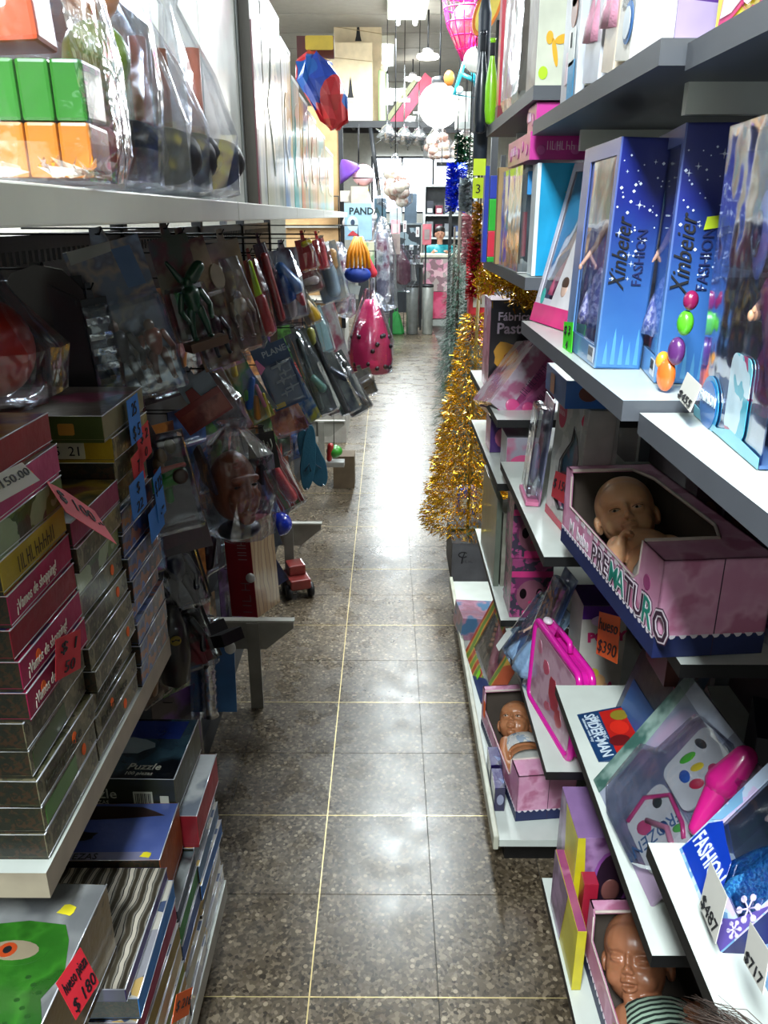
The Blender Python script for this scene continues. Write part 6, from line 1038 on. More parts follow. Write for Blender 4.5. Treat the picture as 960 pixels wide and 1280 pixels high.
# pink dotted bag
P=U(463,425,Y=4.9); t=thing('dotted_bag','pink bag with black dots and a shiny top hanging beside the aisle','bag',T(P.x,4.9,P.z))
PB=mat('#c02c58',.25,coat=.6,wrap=14,sss=.05); MB().lathe([(.03,.24),(.05,.2),(.09,.1),(.12,.0),(.135,-.12),(.12,-.19),(.03,-.20)],20).obj('bag',PB,t); r=random.Random(5)
for k in range(16):
    a=math.pi*(1.05+.9*r.random()); z=r.uniform(-.18,.05); rr=.128-.0*z if z<0 else .11; MB().ell((rr*math.cos(a),rr*math.sin(a),z),(.014,.014,.014),0,None,8,6).obj('black_dot',mat('#24080f',.4),t)
bag(t,'wrap',[(-.2,.08,.08,0,0),(-.19,.13,.13,0,0),(0,.14,.14,0,0),(.14,.09,.09,0,0),(.3,.03,.03,0,0)],CLEAR2,.008,6); MB().tube([(0,0,.24),(0,0,.5),(XL-P.x,0,.5)],.003,5).obj('hanger',WIRE,t)
# tassel toy
P=U(448,330,Y=4.6); t=thing('tassel_toy','orange ribbons over a round blue ball with red side, hung high on the left','toy',T(P.x,4.6,P.z)); 
for k in range(6): MB().tube([(-.01+.005*k,-.01,.14),(-.05+.02*k,-.03,.06),(-.06+.024*k,-.035,-.02)],[.012,.012,.010],6).obj('orange_ribbon',mat('#e08c18',.5),t)
MB().ell((-.005,0,-.055),(.075,.06,.045),0,None,16,10).obj('blue_ball',mat('#1c3c98',.6,bmp=60),t); MB().cap((.05,.02,.02),(.08,.02,-.05),.018,.024).obj('red_side',mat('#c83040',.5),t); MB().tube([(0,0,.14),(0,0,.2),(XL-P.x,0,.2)],.003,5).obj('hanger',WIRE,t); MB().box((-.03,-.02,-.16),(.04,-.015,-.11),0,Matrix.Rotation(R(14),4,'Y')).obj('white_paper',mat('#b8c0c0',.6),t)
# under the brackets
P=U(384,690,Y=3.5); t=thing('toy_truck','small red and black wheeled toy under the third bracket','toy',T(P.x-.05,3.47,.001,R(20)))
MB().box((-.05,-.08,.05),(.05,.08,.10)).box((-.04,-.02,.10),(.04,.07,.15)).obj('body',mat('#7c2c28',.35,coat=.4),t,bevel=.008)
for s in (-1,1):
    for y in (-.05,.05): MB().lathe([(.01,-.012),(.034,-.012),(.036,0),(.034,.012),(.01,.012)],16,0,T(s*.052,y,.036)@Matrix.Rotation(R(90),4,'Y')).obj('wheel',mat('#101014',.5),t)
P=U(418,568,Y=4.7); t=thing('pull_toy','small green and red toy on a white base past the teal boards','toy',T(P.x,4.7,P.z-.04)); MB().ell((0,0,.06),(.05,.05,.04)).obj('green_body',mat('#3c9c30',.35,coat=.4),t); MB().cap((-.03,-.03,.02),(-.02,-.03,.10),.016,.02).obj('red_part',mat('#b02828',.35,coat=.4),t); MB().box((-.05,-.04,-.03),(.06,.04,-.0)).obj('white_base',mat('#a8a8a4'),t); MB().tube([(0,0,.09),(0,0,.3),(XL-P.x,0,.3)],.003,5).obj('hanger',WIRE,t)
t=plain(-.36,5.05,.0005,-.22,5.2,.22,'small brown carton on the floor at the end of the left units',[mat('#6c5c48',.7)])
# red ball in a bag over the board games
t=thing('bagged_ball','red ball in a loose clear bag at the far left above the game stacks','ball',T(-.60,1.20,1.515)); MB().ell((0,0,.0),(.07,.07,.075),0,None,20,14).obj('ball',mat('#b82c1c',.3,coat=.5),t); bag(t,'bag',[(-.085,.06,.06,0,0),(-.07,.085,.085,.01,0),(.0,.09,.09,.015,0),(.08,.04,.04,0,0),(.16,.012,.012,0,0)],CLEAR2,.006,4,16)
gb=gamebox(-.80,-.505,1.12,1.33,1.2685,1.31,'pale board game at the back of the middle left stack','777050' and beige,beige) if 0 else None
# rows of further carded packs behind, on the slotted panels
pal=[('red',['#7c2420','#a83c34','#4c1818']),('blue',['#1c3464','#3c5c94','#141c3c']),('green',['#284c24','#4c7c38','#1c2c18']),('grey',['#4c5054','#7c8084','#2c2e32']),('orange',['#a85420','#c88038','#5c2c14']),('purple',['#402458','#6c4488','#24142c']),('brown',['#4c3424','#7c5c40','#2c1e14']),('black',['#101014','#24242c','#0a0a0c'])]
r=random.Random(31); rowz=((.22,'lowest'),(.56,'lower'),(.90,'middle'),(1.24,'upper')); cnt={}
us=sorted([o for o in bpy.data.objects if o.name.startswith('shelving_unit') and 'left' in o.get('label','') and 'right' not in o['label']],key=lambda o:o.name)
for ui,(y0,y1,un) in enumerate(((1.6,2.55,'second'),(2.6,3.6,'third'),(3.65,4.65,'fourth'),(4.7,5.7,'fifth'))):
    for zi,(z,zn) in enumerate(rowz):
        order=list(range(8)); r.shuffle(order); n=5
        for k in range(n):
            nm,cols=pal[order[k]]; y=y0+.04+(y1-y0)*k/n; h=r.uniform(.24,.29); w=r.uniform(.13,.16); x=XL+.10+r.uniform(.0,.10)
            t=thing('toy_pack','%s carded toy pack, %s row of the %s left unit'%(nm,zn,un),'toy pack',T(x,y,z,R(r.uniform(48,66))),'carded packs on the left panels')
            MB().box((0,0,0),(w,.003,h)).obj('card',art(cols,9+k,'noise',seed=k+zi),t)
            MB().box((w*.1,-.03,h*.06),(w*.9,-.0005,h*.66)).obj('bubble',film('#f2f6fa',.06,.6,6,.08,'bub'),t,bevel=.008)
            MB().cap((w*.4,-.015,h*.18),(w*.6,-.015,h*.5),.018,.014).ell((w*.5,-.016,h*.36),(.026,.012,.02)).obj('toy_piece',mat(cols[1],.35,coat=.5),t)
            MB().tube([(XL,y+.03,z+h-.01),(x+.05,y+.03,z+h-.01)],.002,5).obj('hook',WIRE,us[ui+1])
# ------------------------------------------------------------ far end of the shop
def at(px,py,Y): return U(px,py,Y=Y)
IRON=mat('#202226',.5)
t=thing('overhead_rack','dark overhead rack across the aisle carrying the two cream cartons','rack',T(0,8,2.5))
for dy in (0,.5): MB().box((-1.6,dy-.02,-.05),(1.0,dy+.02,0)).obj('rail',IRON,t)
for k in range(7): MB().box((-1.6+.42*k,-.0,-.03),(-1.57+.42*k,.5,-.01)).obj('cross_bar',IRON,t)
MB().box((-.52,-.02,-.001),(.0,.5,.006)).obj('deck',IRON,t)
for x in (-1.55,.97): MB().box((x-.03,-.03,-2.5),(x+.03,.03,.8)).obj('post',IRON,t)
MB().tube([(-.16,0,-.05),(-.08,0,-.62)],.022,6).obj('brace',IRON,t)
CRM=mat('#d0c0a0',.75,var=.05)
for (x0,x1,z0,h,y,lab) in ((-.54,-.14,.007,.62,0.0,'front cream carton with a black tower print on the overhead rack'),(-.49,-.06,.007,.96,.24,'taller cream carton with a black tower print behind the front one')):
    t=thing('tower_carton',lab,'box',T(x0,8+y,2.5+z0),'cream cartons on the overhead rack'); w=x1-x0; block(t,w,h,.22,[CRM],bev=.004)
    zc=h*.30 if y==0 else h*.70; MB().prism([(w*.44,zc),(w*.58,zc),(w*.555,zc+.04),(w*.53,zc+.13),(w*.51,zc+.17),(w*.49,zc+.13),(w*.465,zc+.04)],-.003,0,0,None,'y').obj('tower_print',INK,t); scrawl(t,w*.40,zc-.045,w*.24,.018,INK,5); MB().tube([(0,-.002,h*.82),(w,-.002,h*.76)],.003,4).obj('tape_edge',mat('#a08c68',.6),t)
t=thing('green_roll','pale green and white roll standing right of the cream cartons','roll',T(-.055,8.05,2.507)); MB().lathe([(.03,0),(.035,.01),(.035,.4),(.03,.41)],14).obj('roll',mat('#a8c890',.6),t); MB().lathe([(.02,.41),(.02,.46)],10).obj('core',CRM,t)
t=thing('red_board','slanted dark pink board leaning on the overhead rack','board',T(.02,8.05,2.507,0,0,R(38))); MB().box((0,0,0),(.10,.02,.5)).obj('board',mat('#a82444',.5),t); MB().box((-.05,0,.0),(-.01,.02,.4)).obj('edge_strip',mat('#6c6c48',.5),t)
SIL=mat('#c0c4c8',.2,.9)
for i,(px,Y,h,lab) in enumerate(((484,7.6,.42,'silver pinwheel light with a tall spike over the aisle'),(505,7.8,.52,'silver ball light with a thin spike, middle of three'),(523,7.9,.34,'silver cone light on crossed arms, right of three'))):
    P=at(px,185,Y); t=thing('silver_lamp',lab,'light',T(P.x,Y,2.40),'silver hanging lights'); MB().ell((0,0,-.05),(.07+.01*i,.06,.06)).lathe([(.10,-.06),(.04,.02),(.012,.04)],14).obj('shade',SIL,t)
    MB().tube([(0,0,.0),(0,0,h)],.008,6).obj('spike',SIL,t); MB().box((-.05,-.01,h*.45),(.05,.01,h*.5)).obj('crosspiece',mat('#d8dce0',.4),t); MB().tube([(0,0,h),(0,0,.88)],.003,4).obj('cord',WIRE,t)
    for a in range(5): MB().tube([(0,0,-.05),(.12*math.cos(a*1.26),.05,-.05+.10*math.sin(a*1.26))],.008,5).obj('arm',SIL,t)
GLW=mat('#fffaf0',.4,emit=9,var=0)
P=at(549,132,6.9); t=thing('globe_lamp','big glowing white glass globe lamp hanging on a thin cord','light',T(P.x,6.9,P.z)); MB().ell((0,0,0),.158,0,None,28,18).obj('glass_globe',GLW,t); MB().lathe([(.03,.20),(.06,.19),(.065,.145),(.05,.14)],16).obj('cap',IRON,t); MB().tube([(0,0,.2),(0,0,3.32-P.z)],.006,6).obj('cord',IRON,t); MB().tube([(.03,0,-.15),(.03,0,-.42)],.004,5).obj('pull_chain',SIL,t)
for i,(px,py,Y,r_,lab) in enumerate(((535,70,7.6,.095,'round flat ceiling lamp left above the globe lamp'),(516,98,9.8,.09,'smaller round flat ceiling lamp farther down the aisle'))):
    P=at(px,py,Y); t=thing('disc_lamp',lab,'light',T(P.x,Y,P.z),'flat disc ceiling lamps'); MB().lathe([(.01,-.02),(r_*.9,-.02),(r_,-.005),(r_*.9,.01),(.01,.01)],22).obj('glowing_disc',GLW,t); MB().lathe([(r_*.5,.011),(r_*.45,.05),(.02,.06)],14).obj('housing',mat('#8c8c90',.5),t); MB().tube([(0,0,.05),(0,0,3.3-P.z)],.008,5).obj('stem',IRON,t)
# hanging bundles
for i,(px,py,Y,rx,rz_,c,lab) in enumerate([(494,228,7.2,.15,.20,'#c8b07c','big beige rose patterned bundle in clear wrap hanging mid aisle'),(548,178,7.5,.13,.14,'#a89488','grey beige wrapped bundle hanging left of the reddish one'),(582,184,7.3,.13,.14,'#a07058','reddish brown wrapped bundle hanging near the right shelf')]):
    P=at(px,py,Y); t=thing('wrapped_bundle',lab,'bag',T(P.x,Y,P.z),'wrapped bundles hanging over the aisle'); r=random.Random(i); mb=MB()
    for k in range(16): mb.ell((r.uniform(-.6,.6)*rx,r.uniform(-.5,.5)*rx,r.uniform(-.75,.35)*rz_),(rx*.38,rx*.35,rz_*.25),0,None,8,6)
    mb.obj('folded_goods',art([c,'#d8ccb8','#b08470'],12,'noise',.5,.3,20),t); bag(t,'wrap',[(-rz_,rx*.5,rx*.5,0,0),(-rz_*.8,rx,rx*.8,0,0),(0,rx*.95,rx*.8,0,0),(rz_*.6,rx*.5,rx*.5,0,0),(rz_*1.1,rx*.1,rx*.1,0,0)],CLEAR2,.012,i+2); MB().tube([(0,0,rz_),(0,0,3.3-P.z)],.004,4).obj('cord',WIRE,t)
# toys hung high on the right
P=at(584,34,4.6); t=thing('fishing_net','bright pink toy net hanging from the ceiling at the right','toy',T(P.x,4.6,P.z)); NET=mat('#f0389c',.5); mb=MB()
for k in range(14):
    a=2*math.pi*k/14; mb.tube([(.13*math.cos(a),.10*math.sin(a),.14),(.10*math.cos(a),.08*math.sin(a),0),(.02*math.cos(a)-.0,.02*math.sin(a),-.15)],.003,4)
for z,q in ((.14,1),(.08,.92),(.02,.8),(-.04,.6),(-.10,.36)): mb.tube([(.13*q*math.cos(a*.449),.10*q*math.sin(a*.449),z) for a in range(15)],.004 if z<.14 else .009,5)
mb.obj('net',NET,t); MB().ell((.0,0,.0),(.085,.06,.11),0,None,14,10).obj('net_bag',film('#ff5cb0',.35,.6,20,.4,'netfilm'),t); MB().tube([(0,0,.14),(.05,0,.5)],.004,4).obj('cord',WIRE,t)
P=at(610,10,3.9); t=thing('sandal_toy','yellow and orange outlined toy slab at the top of the right shelf','toy',T(P.x,3.9,P.z,0,0,R(25))); MB().prism(blob(0,0,.05,.11,20),0,.015,0,None,'y').obj('orange_rim',mat('#f0883c',.4),t); MB().prism(blob(0,0,.038,.095,20),-.004,.0,0,None,'y').obj('yellow_face',mat('#f0d868',.4),t); MB().tube([(0,0,.1),(0,0,.4)],.004,4).obj('cord',WIRE,t)
P=at(595,75,4.4); t=thing('round_tag','white round disc hanging beside the pink net','disc',T(P.x,4.4,P.z)); MB().lathe([(.001,-.008),(.055,-.008),(.06,0),(.055,.008),(.001,.008)],22,0,Matrix.Rotation(R(80),4,'X')).obj('disc',mat('#e8ece8',.4),t); MB().tube([(0,0,.05),(0,0,.6)],.003,4).obj('cord',WIRE,t)
P=at(584,98,5.0); t=thing('ring_frame','turquoise triangular toy frame with an orange bit hanging over the rack','toy',T(P.x,5.0,P.z)); MB().tube([(.0,0,.13),(-.07,0,-.08),(.07,0,-.10),(.0,0,.13)],.013,8).tube([(-.03,0,.02),(.06,0,-.02)],.012,8).obj('frame',mat('#2ca8b8',.35,coat=.5),t); MB().ell((-.10,0,.0),(.03,.02,.04)).obj('orange_bit',mat('#f09040',.4),t); MB().ell((-.04,-.01,-.06),(.02,.015,.02)).obj('white_bit',mat('#e0f0f0',.4),t); MB().tube([(0,0,.13),(0,0,.6)],.003,4).obj('cord',WIRE,t)
t=thing('toy_glove','dark grey long toy bat behind the black one at the shelf end','toy',T(.235,2.24,1.80)) ; MB().lathe([(.008,0),(.018,.02),(.020,.2),(.014,.26),(.016,.36),(.008,.40)],12).obj('bat',mat('#303844',.5),t)
P=at(586,135,6.5); t=thing('metal_box','small grey box on the rack right of the globe lamp','box',T(P.x,6.9,P.z-.1)); MB().box((-.06,0,0),(.06,.1,.26)).obj('box',mat('#8c9494',.5),t); MB().box((-.03,-.004,.05),(.03,0,.2)).obj('pale_panel',mat('#c8ccc8',.5),t); MB().box((.06,0,-.02),(.12,.1,.3)).obj('dark_side',IRON,t)
# left far: hat plush, poster, cartons
t=thing('end_cabinet','tan topped display cabinet at the far end of the left side','cabinet',T(-.75,6.2,0)); CAB=mat('#a8a49c',.6)
MB().box((0,0,0),(.42,.7,.9)).obj('base',CAB,t); MB().box((0,.02,.9),(.40,.06,2.42)).obj('back_board',mat('#c8a070',.6),t); MB().box((.40,.0,.9),(.43,.05,2.42)).obj('post',IRON,t); MB().box((0,-.02,1.62),(.40,.02,1.64)).obj('shelf',CAB,t); MB().box((0,-.35,1.12),(.42,.02,1.14)).obj('shelf',CAB,t)
P=at(447,255,6.1)
t=thing('hat_plush','white plush with pink head wearing a tall purple hat on the far left','plush toy',T(at(449,248,6.0).x,6.0,at(449,252,6.0).z)); MB().cap((.02,0,.05),(.03,0,-.02),.05,.06).cap((-.04,-.02,-.02),(-.09,-.02,-.14),.025,.03).cap((.07,0,-.02),(.10,-.02,-.10),.025,.025).obj('body',mat('#e0d4d0',.8,bmp=60),t); MB().ell((.03,-.02,.17),(.075,.06,.07)).obj('pink_head',mat('#e8b8bc',.7),t)
MB().lathe([(.10,0),(.085,.02),(.06,.06),(.03,.10),(.005,.12)],16,0,T(-.05,.0,.17,0,0,R(-35))).obj('purple_hat',mat('#5c2c94',.6),t); MB().ell((.05,-.07,.07),(.018,.012,.015)).obj('yellow_bow',mat('#d8b830',.5),t); MB().box((-.13,-.03,.0),(-.02,-.02,.07)).obj('card',mat('#d0c4b8',.6),t); MB().tube([(0,0,.25),(0,.1,.5)],.003,4).obj('hanger',WIRE,t)
P=at(450,245,5.95); t=plain(at(439,255,5.9).x,5.9,at(439,255,5.9).z,at(460,255,5.9).x,6.0,at(439,233,5.9).z,'small beige carton under the purple hatted plush',[mat('#b8a894',.6)])
MB().tube([(.05,.05,.12),(.05,.05,.5)],.003,4).obj('hanger',WIRE,t)
p0=at(431,300,5.8); p1=at(465,300,5.8); p2=at(431,254,5.8); t,w,h=carton_pts(p0,p1,p2,.02,'pale blue poster lettered PANDA with a small hatted figure',[mat('#88a8bc',.6,var=.05)],cat='poster',name='poster'); lettering('PANDA',t,w*.17,h*.70,.062,mat('#1c2c2c',.5,var=0),bold=.002); decal(t,blob(w*.3,h*.45,.04,.05),mat('#b0c4c8',.6),name='pale_print'); decal(t,blob(w*.3,h*.48,.015,.02),mat('#2c3c54',.6),y=-.002,name='figure_print'); decal(t,[(w*.1,h*.12),(w*.55,h*.12),(w*.4,h*.2),(w*.3,h*.26),(w*.2,h*.2)],mat('#a83038',.6),y=-.002,name='hat_print')
t=plain(at(440,360,5.75).x,5.72,at(440,330,5.75).z,at(468,360,5.75).x,5.78,at(440,302,5.75).z,'pale green and white goods card under the blue poster',[art(['#a8c0a0','#c8c4a8','#78a070'],10,'noise')],name='goods_card')
# shiny crinkled garland of bags along the aisle end
for i,(px,py,Y,rx,h,c,lab) in enumerate([(478,330,5.9,.10,.62,'#a8acb8','long shiny silver crinkled bag hanging at the end of the left side'),(462,300,6.4,.07,.45,'#3c3c74','purple blue scarf hanging behind the silver bag'),(425,350,4.9,.09,.42,'#8c9ca4','grey blue crinkled bag hanging by the blue ball'),(470,395,5.3,.08,.30,'#c0c4cc','crumpled silver wrap above the pink dotted bag')]):
    P=at(px,py,Y); t=thing('crinkled_bag',lab,'bag',T(P.x,Y,P.z-h/2),'crinkled hanging bags'); r=random.Random(i+4); MB().cap((0,0,h*.15),(0,0,h*.8),rx*.6,rx*.45).obj('goods',art([c,'#6c6478','#c8c8cc','#8c5468'],8,'noise'),t); bag(t,'bag',[(0,rx*.6,rx*.6,0,0),(.02,rx,rx,0,0),(h*.3,rx*.95,rx,0,0),(h*.6,rx,rx*.9,0,0),(h*.85,rx*.6,rx*.6,0,0),(h,rx*.15,rx*.15,0,0)],film('#f4f8ff',.25,.95,26,.12,'crk'),.012,i+30,16); MB().tube([(0,0,h),(0,0,h+.25),(-.2,0,h+.25)],.004,4).obj('hanger',WIRE,t)
# counter zone
Yc=13.5
t=thing('counter','long grey counter with a pink goods front at the far end','counter',T(.55,Yc,0)); MB().box((0,0,0),(1.3,.5,1.08)).obj('counter_body',mat('#8c8c88',.6),t); MB().box((-.03,-.03,1.08),(1.33,.53,1.12)).obj('counter_top',mat('#c8c4b0',.4),t)
MB().box((.02,-.02,.55),(.42,-.001,1.05)).obj('patterned_front',art(['#c88ca0','#a89c98','#d8b0b8','#8c6c74'],14,'voronoi'),t); MB().box((.02,-.05,.12),(.42,-.001,.54)).obj('pink_front',art(['#c83c68','#d85c80','#b83058'],5,'noise'),t); MB().box((.0,-.06,0),(.44,-.0,.1)).obj('plinth',mat('#b0b4b0',.5),t)
t=thing('person','person with short dark hair in a teal shirt behind the far counter','person',T(at(551,300,13.9).x,14.15,0)); mb=MB(); 
mb.ell((0,0,1.42),(.075,.088,.11),n=20,m=16); mb.ell((0,-.085,1.41),(.014,.02,.018)); mb.cap((0,0,1.24),(0,0,1.34),.05,.045); mb.cap((-.13,0,1.17),(.13,0,1.17),.07,.07); mb.cap((0,0,.88),(0,0,1.10),.13,.15)
for s in (-1,1):
    mb.ell((s*.078,.01,1.41),(.012,.02,.028)); mb.cap((s*.18,0,1.18),(s*.22,-.02,.98),.05,.04); mb.cap((s*.22,-.02,.98),(s*.10,-.22,1.15 if s>0 else 1.16),.038,.026); mb.ell((s*.08,-.25,1.155),(.03,.04,.016))
    for k in range(4): mb.cap((s*(.06+.014*k),-.28,1.153),(s*(.05+.016*k),-.33-.004*(k%3),1.148),.008,.006)
    mb.cap((s*.09,-.24,1.155),(s*.05,-.27,1.155),.009,.007) ; mb.cap((s*.08,0,.85),(s*.09,0,.45),.08,.055); mb.cap((s*.09,0,.45),(s*.09,0,.08),.055,.038); mb.ell((s*.09,-.05,.04),(.045,.11,.04))
me=mb.mesh('body',mat('#b8846c')); o=bpy.data.objects.new('tmp',me); COL.objects.link(o); rm=o.modifiers.new('r','REMESH'); rm.mode='VOXEL'; rm.voxel_size=.011; m2=bpy.data.meshes.new_from_object(o.evaluated_get(bpy.context.evaluated_depsgraph_get())); bpy.data.objects.remove(o)
for p in m2.polygons: p.use_smooth=True
m2.materials.clear(); m2.materials.append(mat('#b8846c',.5,sss=.1)); m2.name='body'; link('body',m2,t)
MB().ell((0,.012,1.475),(.085,.095,.075)).ell((0,.05,1.42),(.08,.06,.09)).obj('hair',mat('#18120f',.6),t)
mb=MB().cap((-.13,.0,1.165),(.13,.0,1.165),.085,.085).cap((0,.005,.86),(0,.005,1.10),.15,.165)
for s in (-1,1): mb.cap((s*.18,0,1.18),(s*.225,-.02,1.03),.062,.055)
mb.obj('teal_shirt',mat('#20909c',.7),t); MB().ell((-.026,-.082,1.43),(.010,.008,.006),0,None,8,6).ell((.026,-.082,1.43),(.010,.008,.006),0,None,8,6).obj('eyes',mat('#181010',.3),t); MB().cap((-.02,-.088,1.372),(.02,-.088,1.372),.006).obj('mouth',mat('#8c4440',.5),t)
mb=MB()
for s in (-1,1): mb.cap((s*.08,0,.86),(s*.09,0,.45),.088,.064); mb.cap((s*.09,0,.45),(s*.09,0,.10),.064,.052)
mb.obj('trousers',mat('#20242c',.7),t)
for i,(px0,px1,py0,py1,Y,c,nm,lab,cat) in enumerate([(489,500,296,275,12.6,['#d02c4c','#e8a0a8'],'red_sign','red sign card with pale print at the far end','sign'),(528,539,306,280,12.5,['#d8a0a8','#c0606c'],'pink_carton','narrow pink carton standing upright on the far goods','box'),(504,508,290,276,12.7,['#e8ecec'],'white_card','small white card in front of the dark far goods','card'),(482,500,318,292,12.0,['#c0b8b4','#9c8c88'],'framed_box','pale framed square carton at the far left of the counter','box'),(520,524,296,284,12.7,['#dce4e8'],'white_card','second small white card right of the dark far goods','card'),(470,484,360,300,10.5,['#8c7084','#b0a0ac','#5c5064'],'wrapped_goods','mauve wrapped goods standing past the silver bag','bag')]):
    p0=at(px0,py0,Y); p1=at(px1,py0,Y); p2=at(px0,py1,Y); t,w,h=carton_pts(p0,p1,p2,.06,lab,[art(c,6,'noise') if len(c)>1 else mat(c[0],.5)],cat=cat,name=nm); decal(t,rrect(w*.2,h*.25,w*.8,h*.75,min(w,h)*.08),mat('#e0d8d8' if i==0 else '#8c7c7c',.5),y=-.003,name='print'); MB().box((w*.3,.061,-p0.z+.0),(w*.5,.08,h*.5)).obj('stand',IRON,t)
t=thing('goods_table','dark table heaped with black and grey goods at the far end','table',T(.0,12.9,0)); MB().box((0,0,.95),(.55,.5,1.0)).obj('table_top',IRON,t)
for x in (.02,.5):
    for y in (.03,.46): MB().box((x,y,0),(x+.03,y+.03,.95)).obj('leg',IRON,t)
r=random.Random(8)
for k in range(22):
    c=r.choice(['#16181c','#24262c','#5c6068','#a8b0b4','#2c2438','#7c6c74']); x,y,z,s=r.uniform(.0,.5),13.0+r.uniform(-.1,.3),1.0+.07*(k//5),r.uniform(.04,.08)
    t=thing('dark_toy','%s small toy, layer %s, place %s of the heap on the far table'%({'#16181c':'black','#24262c':'charcoal','#5c6068':'grey','#a8b0b4':'silver','#2c2438':'dark purple','#7c6c74':'mauve'}[c],['one','two','three','four','five'][k//5],['one','two','three','four','five'][k%5]),'toy',T(.03+.11*(k%5),12.95+.02*(k%3),z+.002,r.uniform(-.5,.5)),'heaped goods on the far table'); MB().box((-s*.5,-.02,0),(s*.5,.05,.065)).obj('body',mat(c,.4,coat=.4),t,bevel=.008); MB().ell((0,-.02,.035),(s*.3,.012,.02),0,None,10,6).obj('front_detail',mat('#8c9098',.3,coat=.4),t)
for i,(px,w_,lab,c) in enumerate(((509,.09,'left grey silver column below the far goods','#7c8080'),(524,.08,'right grey silver column below the far goods','#a0a4a0'))):
    P=U(px,388,Z=0); t=thing('bin_column',lab,'bin',T(P.x,12.45,.0),'grey columns at the far end'); MB().lathe([(w_*.9,0),(w_,.02),(w_*1.05,.72),(w_*.95,.74)],20).obj('column',mat(c,.3,.5),t); MB().lathe([(w_*1.06,.70),(w_*1.1,.72),(w_*1.06,.74)],20).obj('rim',IRON,t)
P=U(491,388,Z=0); t=thing('green_bag','green cloth bag slumped on the floor at the far end','bag',T(P.x,12.5,0)); bag(t,'bag',[(0,.15,.10,0,0),(.02,.16,.11,0,0),(.15,.12,.08,.01,0),(.28,.07,.04,.02,0),(.33,.03,.02,.03,0)],mat('#1c7c34',.7,bmp=30),.008,3); MB().tube([(.0,0,.28),(.01,0,.38),(.05,0,.38),(.05,0,.28)],.008,6).obj('handle',mat('#1c7c34',.7),t)
P=at(503,333,12.2); t=thing('maroon_coat','dark maroon folded garment hanging in clear wrap at the far end','garment',T(P.x,12.2,P.z-.25)); bag(t,'cloth',[(0,.05,.05,.02,0),(.05,.12,.06,0,0),(.3,.14,.07,-.03,0),(.5,.06,.05,-.08,0)],mat('#4c1c30',.8,bmp=30),.012,7); bag(t,'wrap',[(-.1,.1,.07,0,0),(.05,.2,.1,0,0),(.35,.2,.1,-.02,0),(.55,.08,.06,-.08,0)],CLEAR2,.015,8); MB().tube([(-.08,0,.5),(-.08,0,3.31-P.z+.25)],.004,4).obj('hanger',WIRE,t)
# bright shopfront window, shelves at the back
wn=tag(bpy.data.objects.new('window_1',None),kind='structure'); COL.objects.link(wn); wn.location=(-.35,17.9,1.75)
MB().box((0,.03,0),(1.9,.06,1.1)).obj('pane',mat('#eaf4ff',.4,emit=2.6,var=0),wn)
for x in (0,.62,1.26,1.86): MB().box((x,0,0),(x+.04,.06,1.1)).obj('window_frame',IRON,wn)
for z in (0,1.06): MB().box((0,0,z),(1.9,.06,z+.04)).obj('window_frame',IRON,wn)
t=thing('display_shelf','grey open display shelf against the far end wall','shelf',T(.65,15.6,0)); 
for x in (0,.95): MB().box((x,0,0),(x+.03,.4,2.25)).obj('side',mat('#a8acac',.5),t)
MB().box((.03,.37,0),(.95,.4,2.25)).obj('back',mat('#5c6064',.6),t)
for z in (.9,1.3,1.7,2.2): MB().box((.03,0,z),(.95,.37,z+.03)).obj('shelf',mat('#b0b4b0',.5),t)
r=random.Random(12)
for zi,z in enumerate((.93,1.33,1.73)):
    for k in range(5):
        nm,c=r.choice([('dark','#22242c'),('maroon','#5c1c2c'),('pale','#c0c4c0'),('blue','#3c4c70'),('pink','#b07c88'),('grey','#6c7074')]); 
        t=thing('shelf_goods','%s goods carton, place %s on the %s shelf of the far display'%(nm,['one','two','three','four','five'][k],['lowest','middle','upper'][zi]),'box',T(.70+.17*k,15.65,z+.001),'goods on the far display shelf'); MB().box((0,0,0),(.13,.2,r.uniform(.14,.3))).obj('carton',mat(c,.5),t); MB().box((.02,-.003,.03),(.11,0,.1)).obj('label_print',mat('#a8a8a4',.5),t)
t=thing('dark_cabinet','dark cabinet full of goods left of the grey display shelf','cabinet',T(-.55,15.4,0)); MB().box((0,0,0),(1.15,.5,1.55)).obj('cabinet_body',mat('#20262c',.5),t); MB().box((0.02,-.01,1.2),(1.1,0,1.5)).obj('front_panel',art(['#3c4c58','#20282e','#6c7c84','#182028'],7,'voronoi'),t); MB().box((-.02,-.02,1.55),(1.17,.5,1.58)).obj('top',mat('#5c6468',.4),t)
for k,(x,h,c,lab) in enumerate(((.05,.3,'#5c4468','mauve carton on top of the dark far cabinet'),(.3,.42,'#2c4450','dark teal carton on top of the dark far cabinet'),(.58,.25,'#8c9498','grey carton on top of the dark far cabinet'),(.85,.5,'#33404c','tall slate carton on top of the dark far cabinet'))): plain(-.55+x,15.45,1.5805,-.55+x+.22,15.7,1.5805+h,lab,[mat(c,.5)])
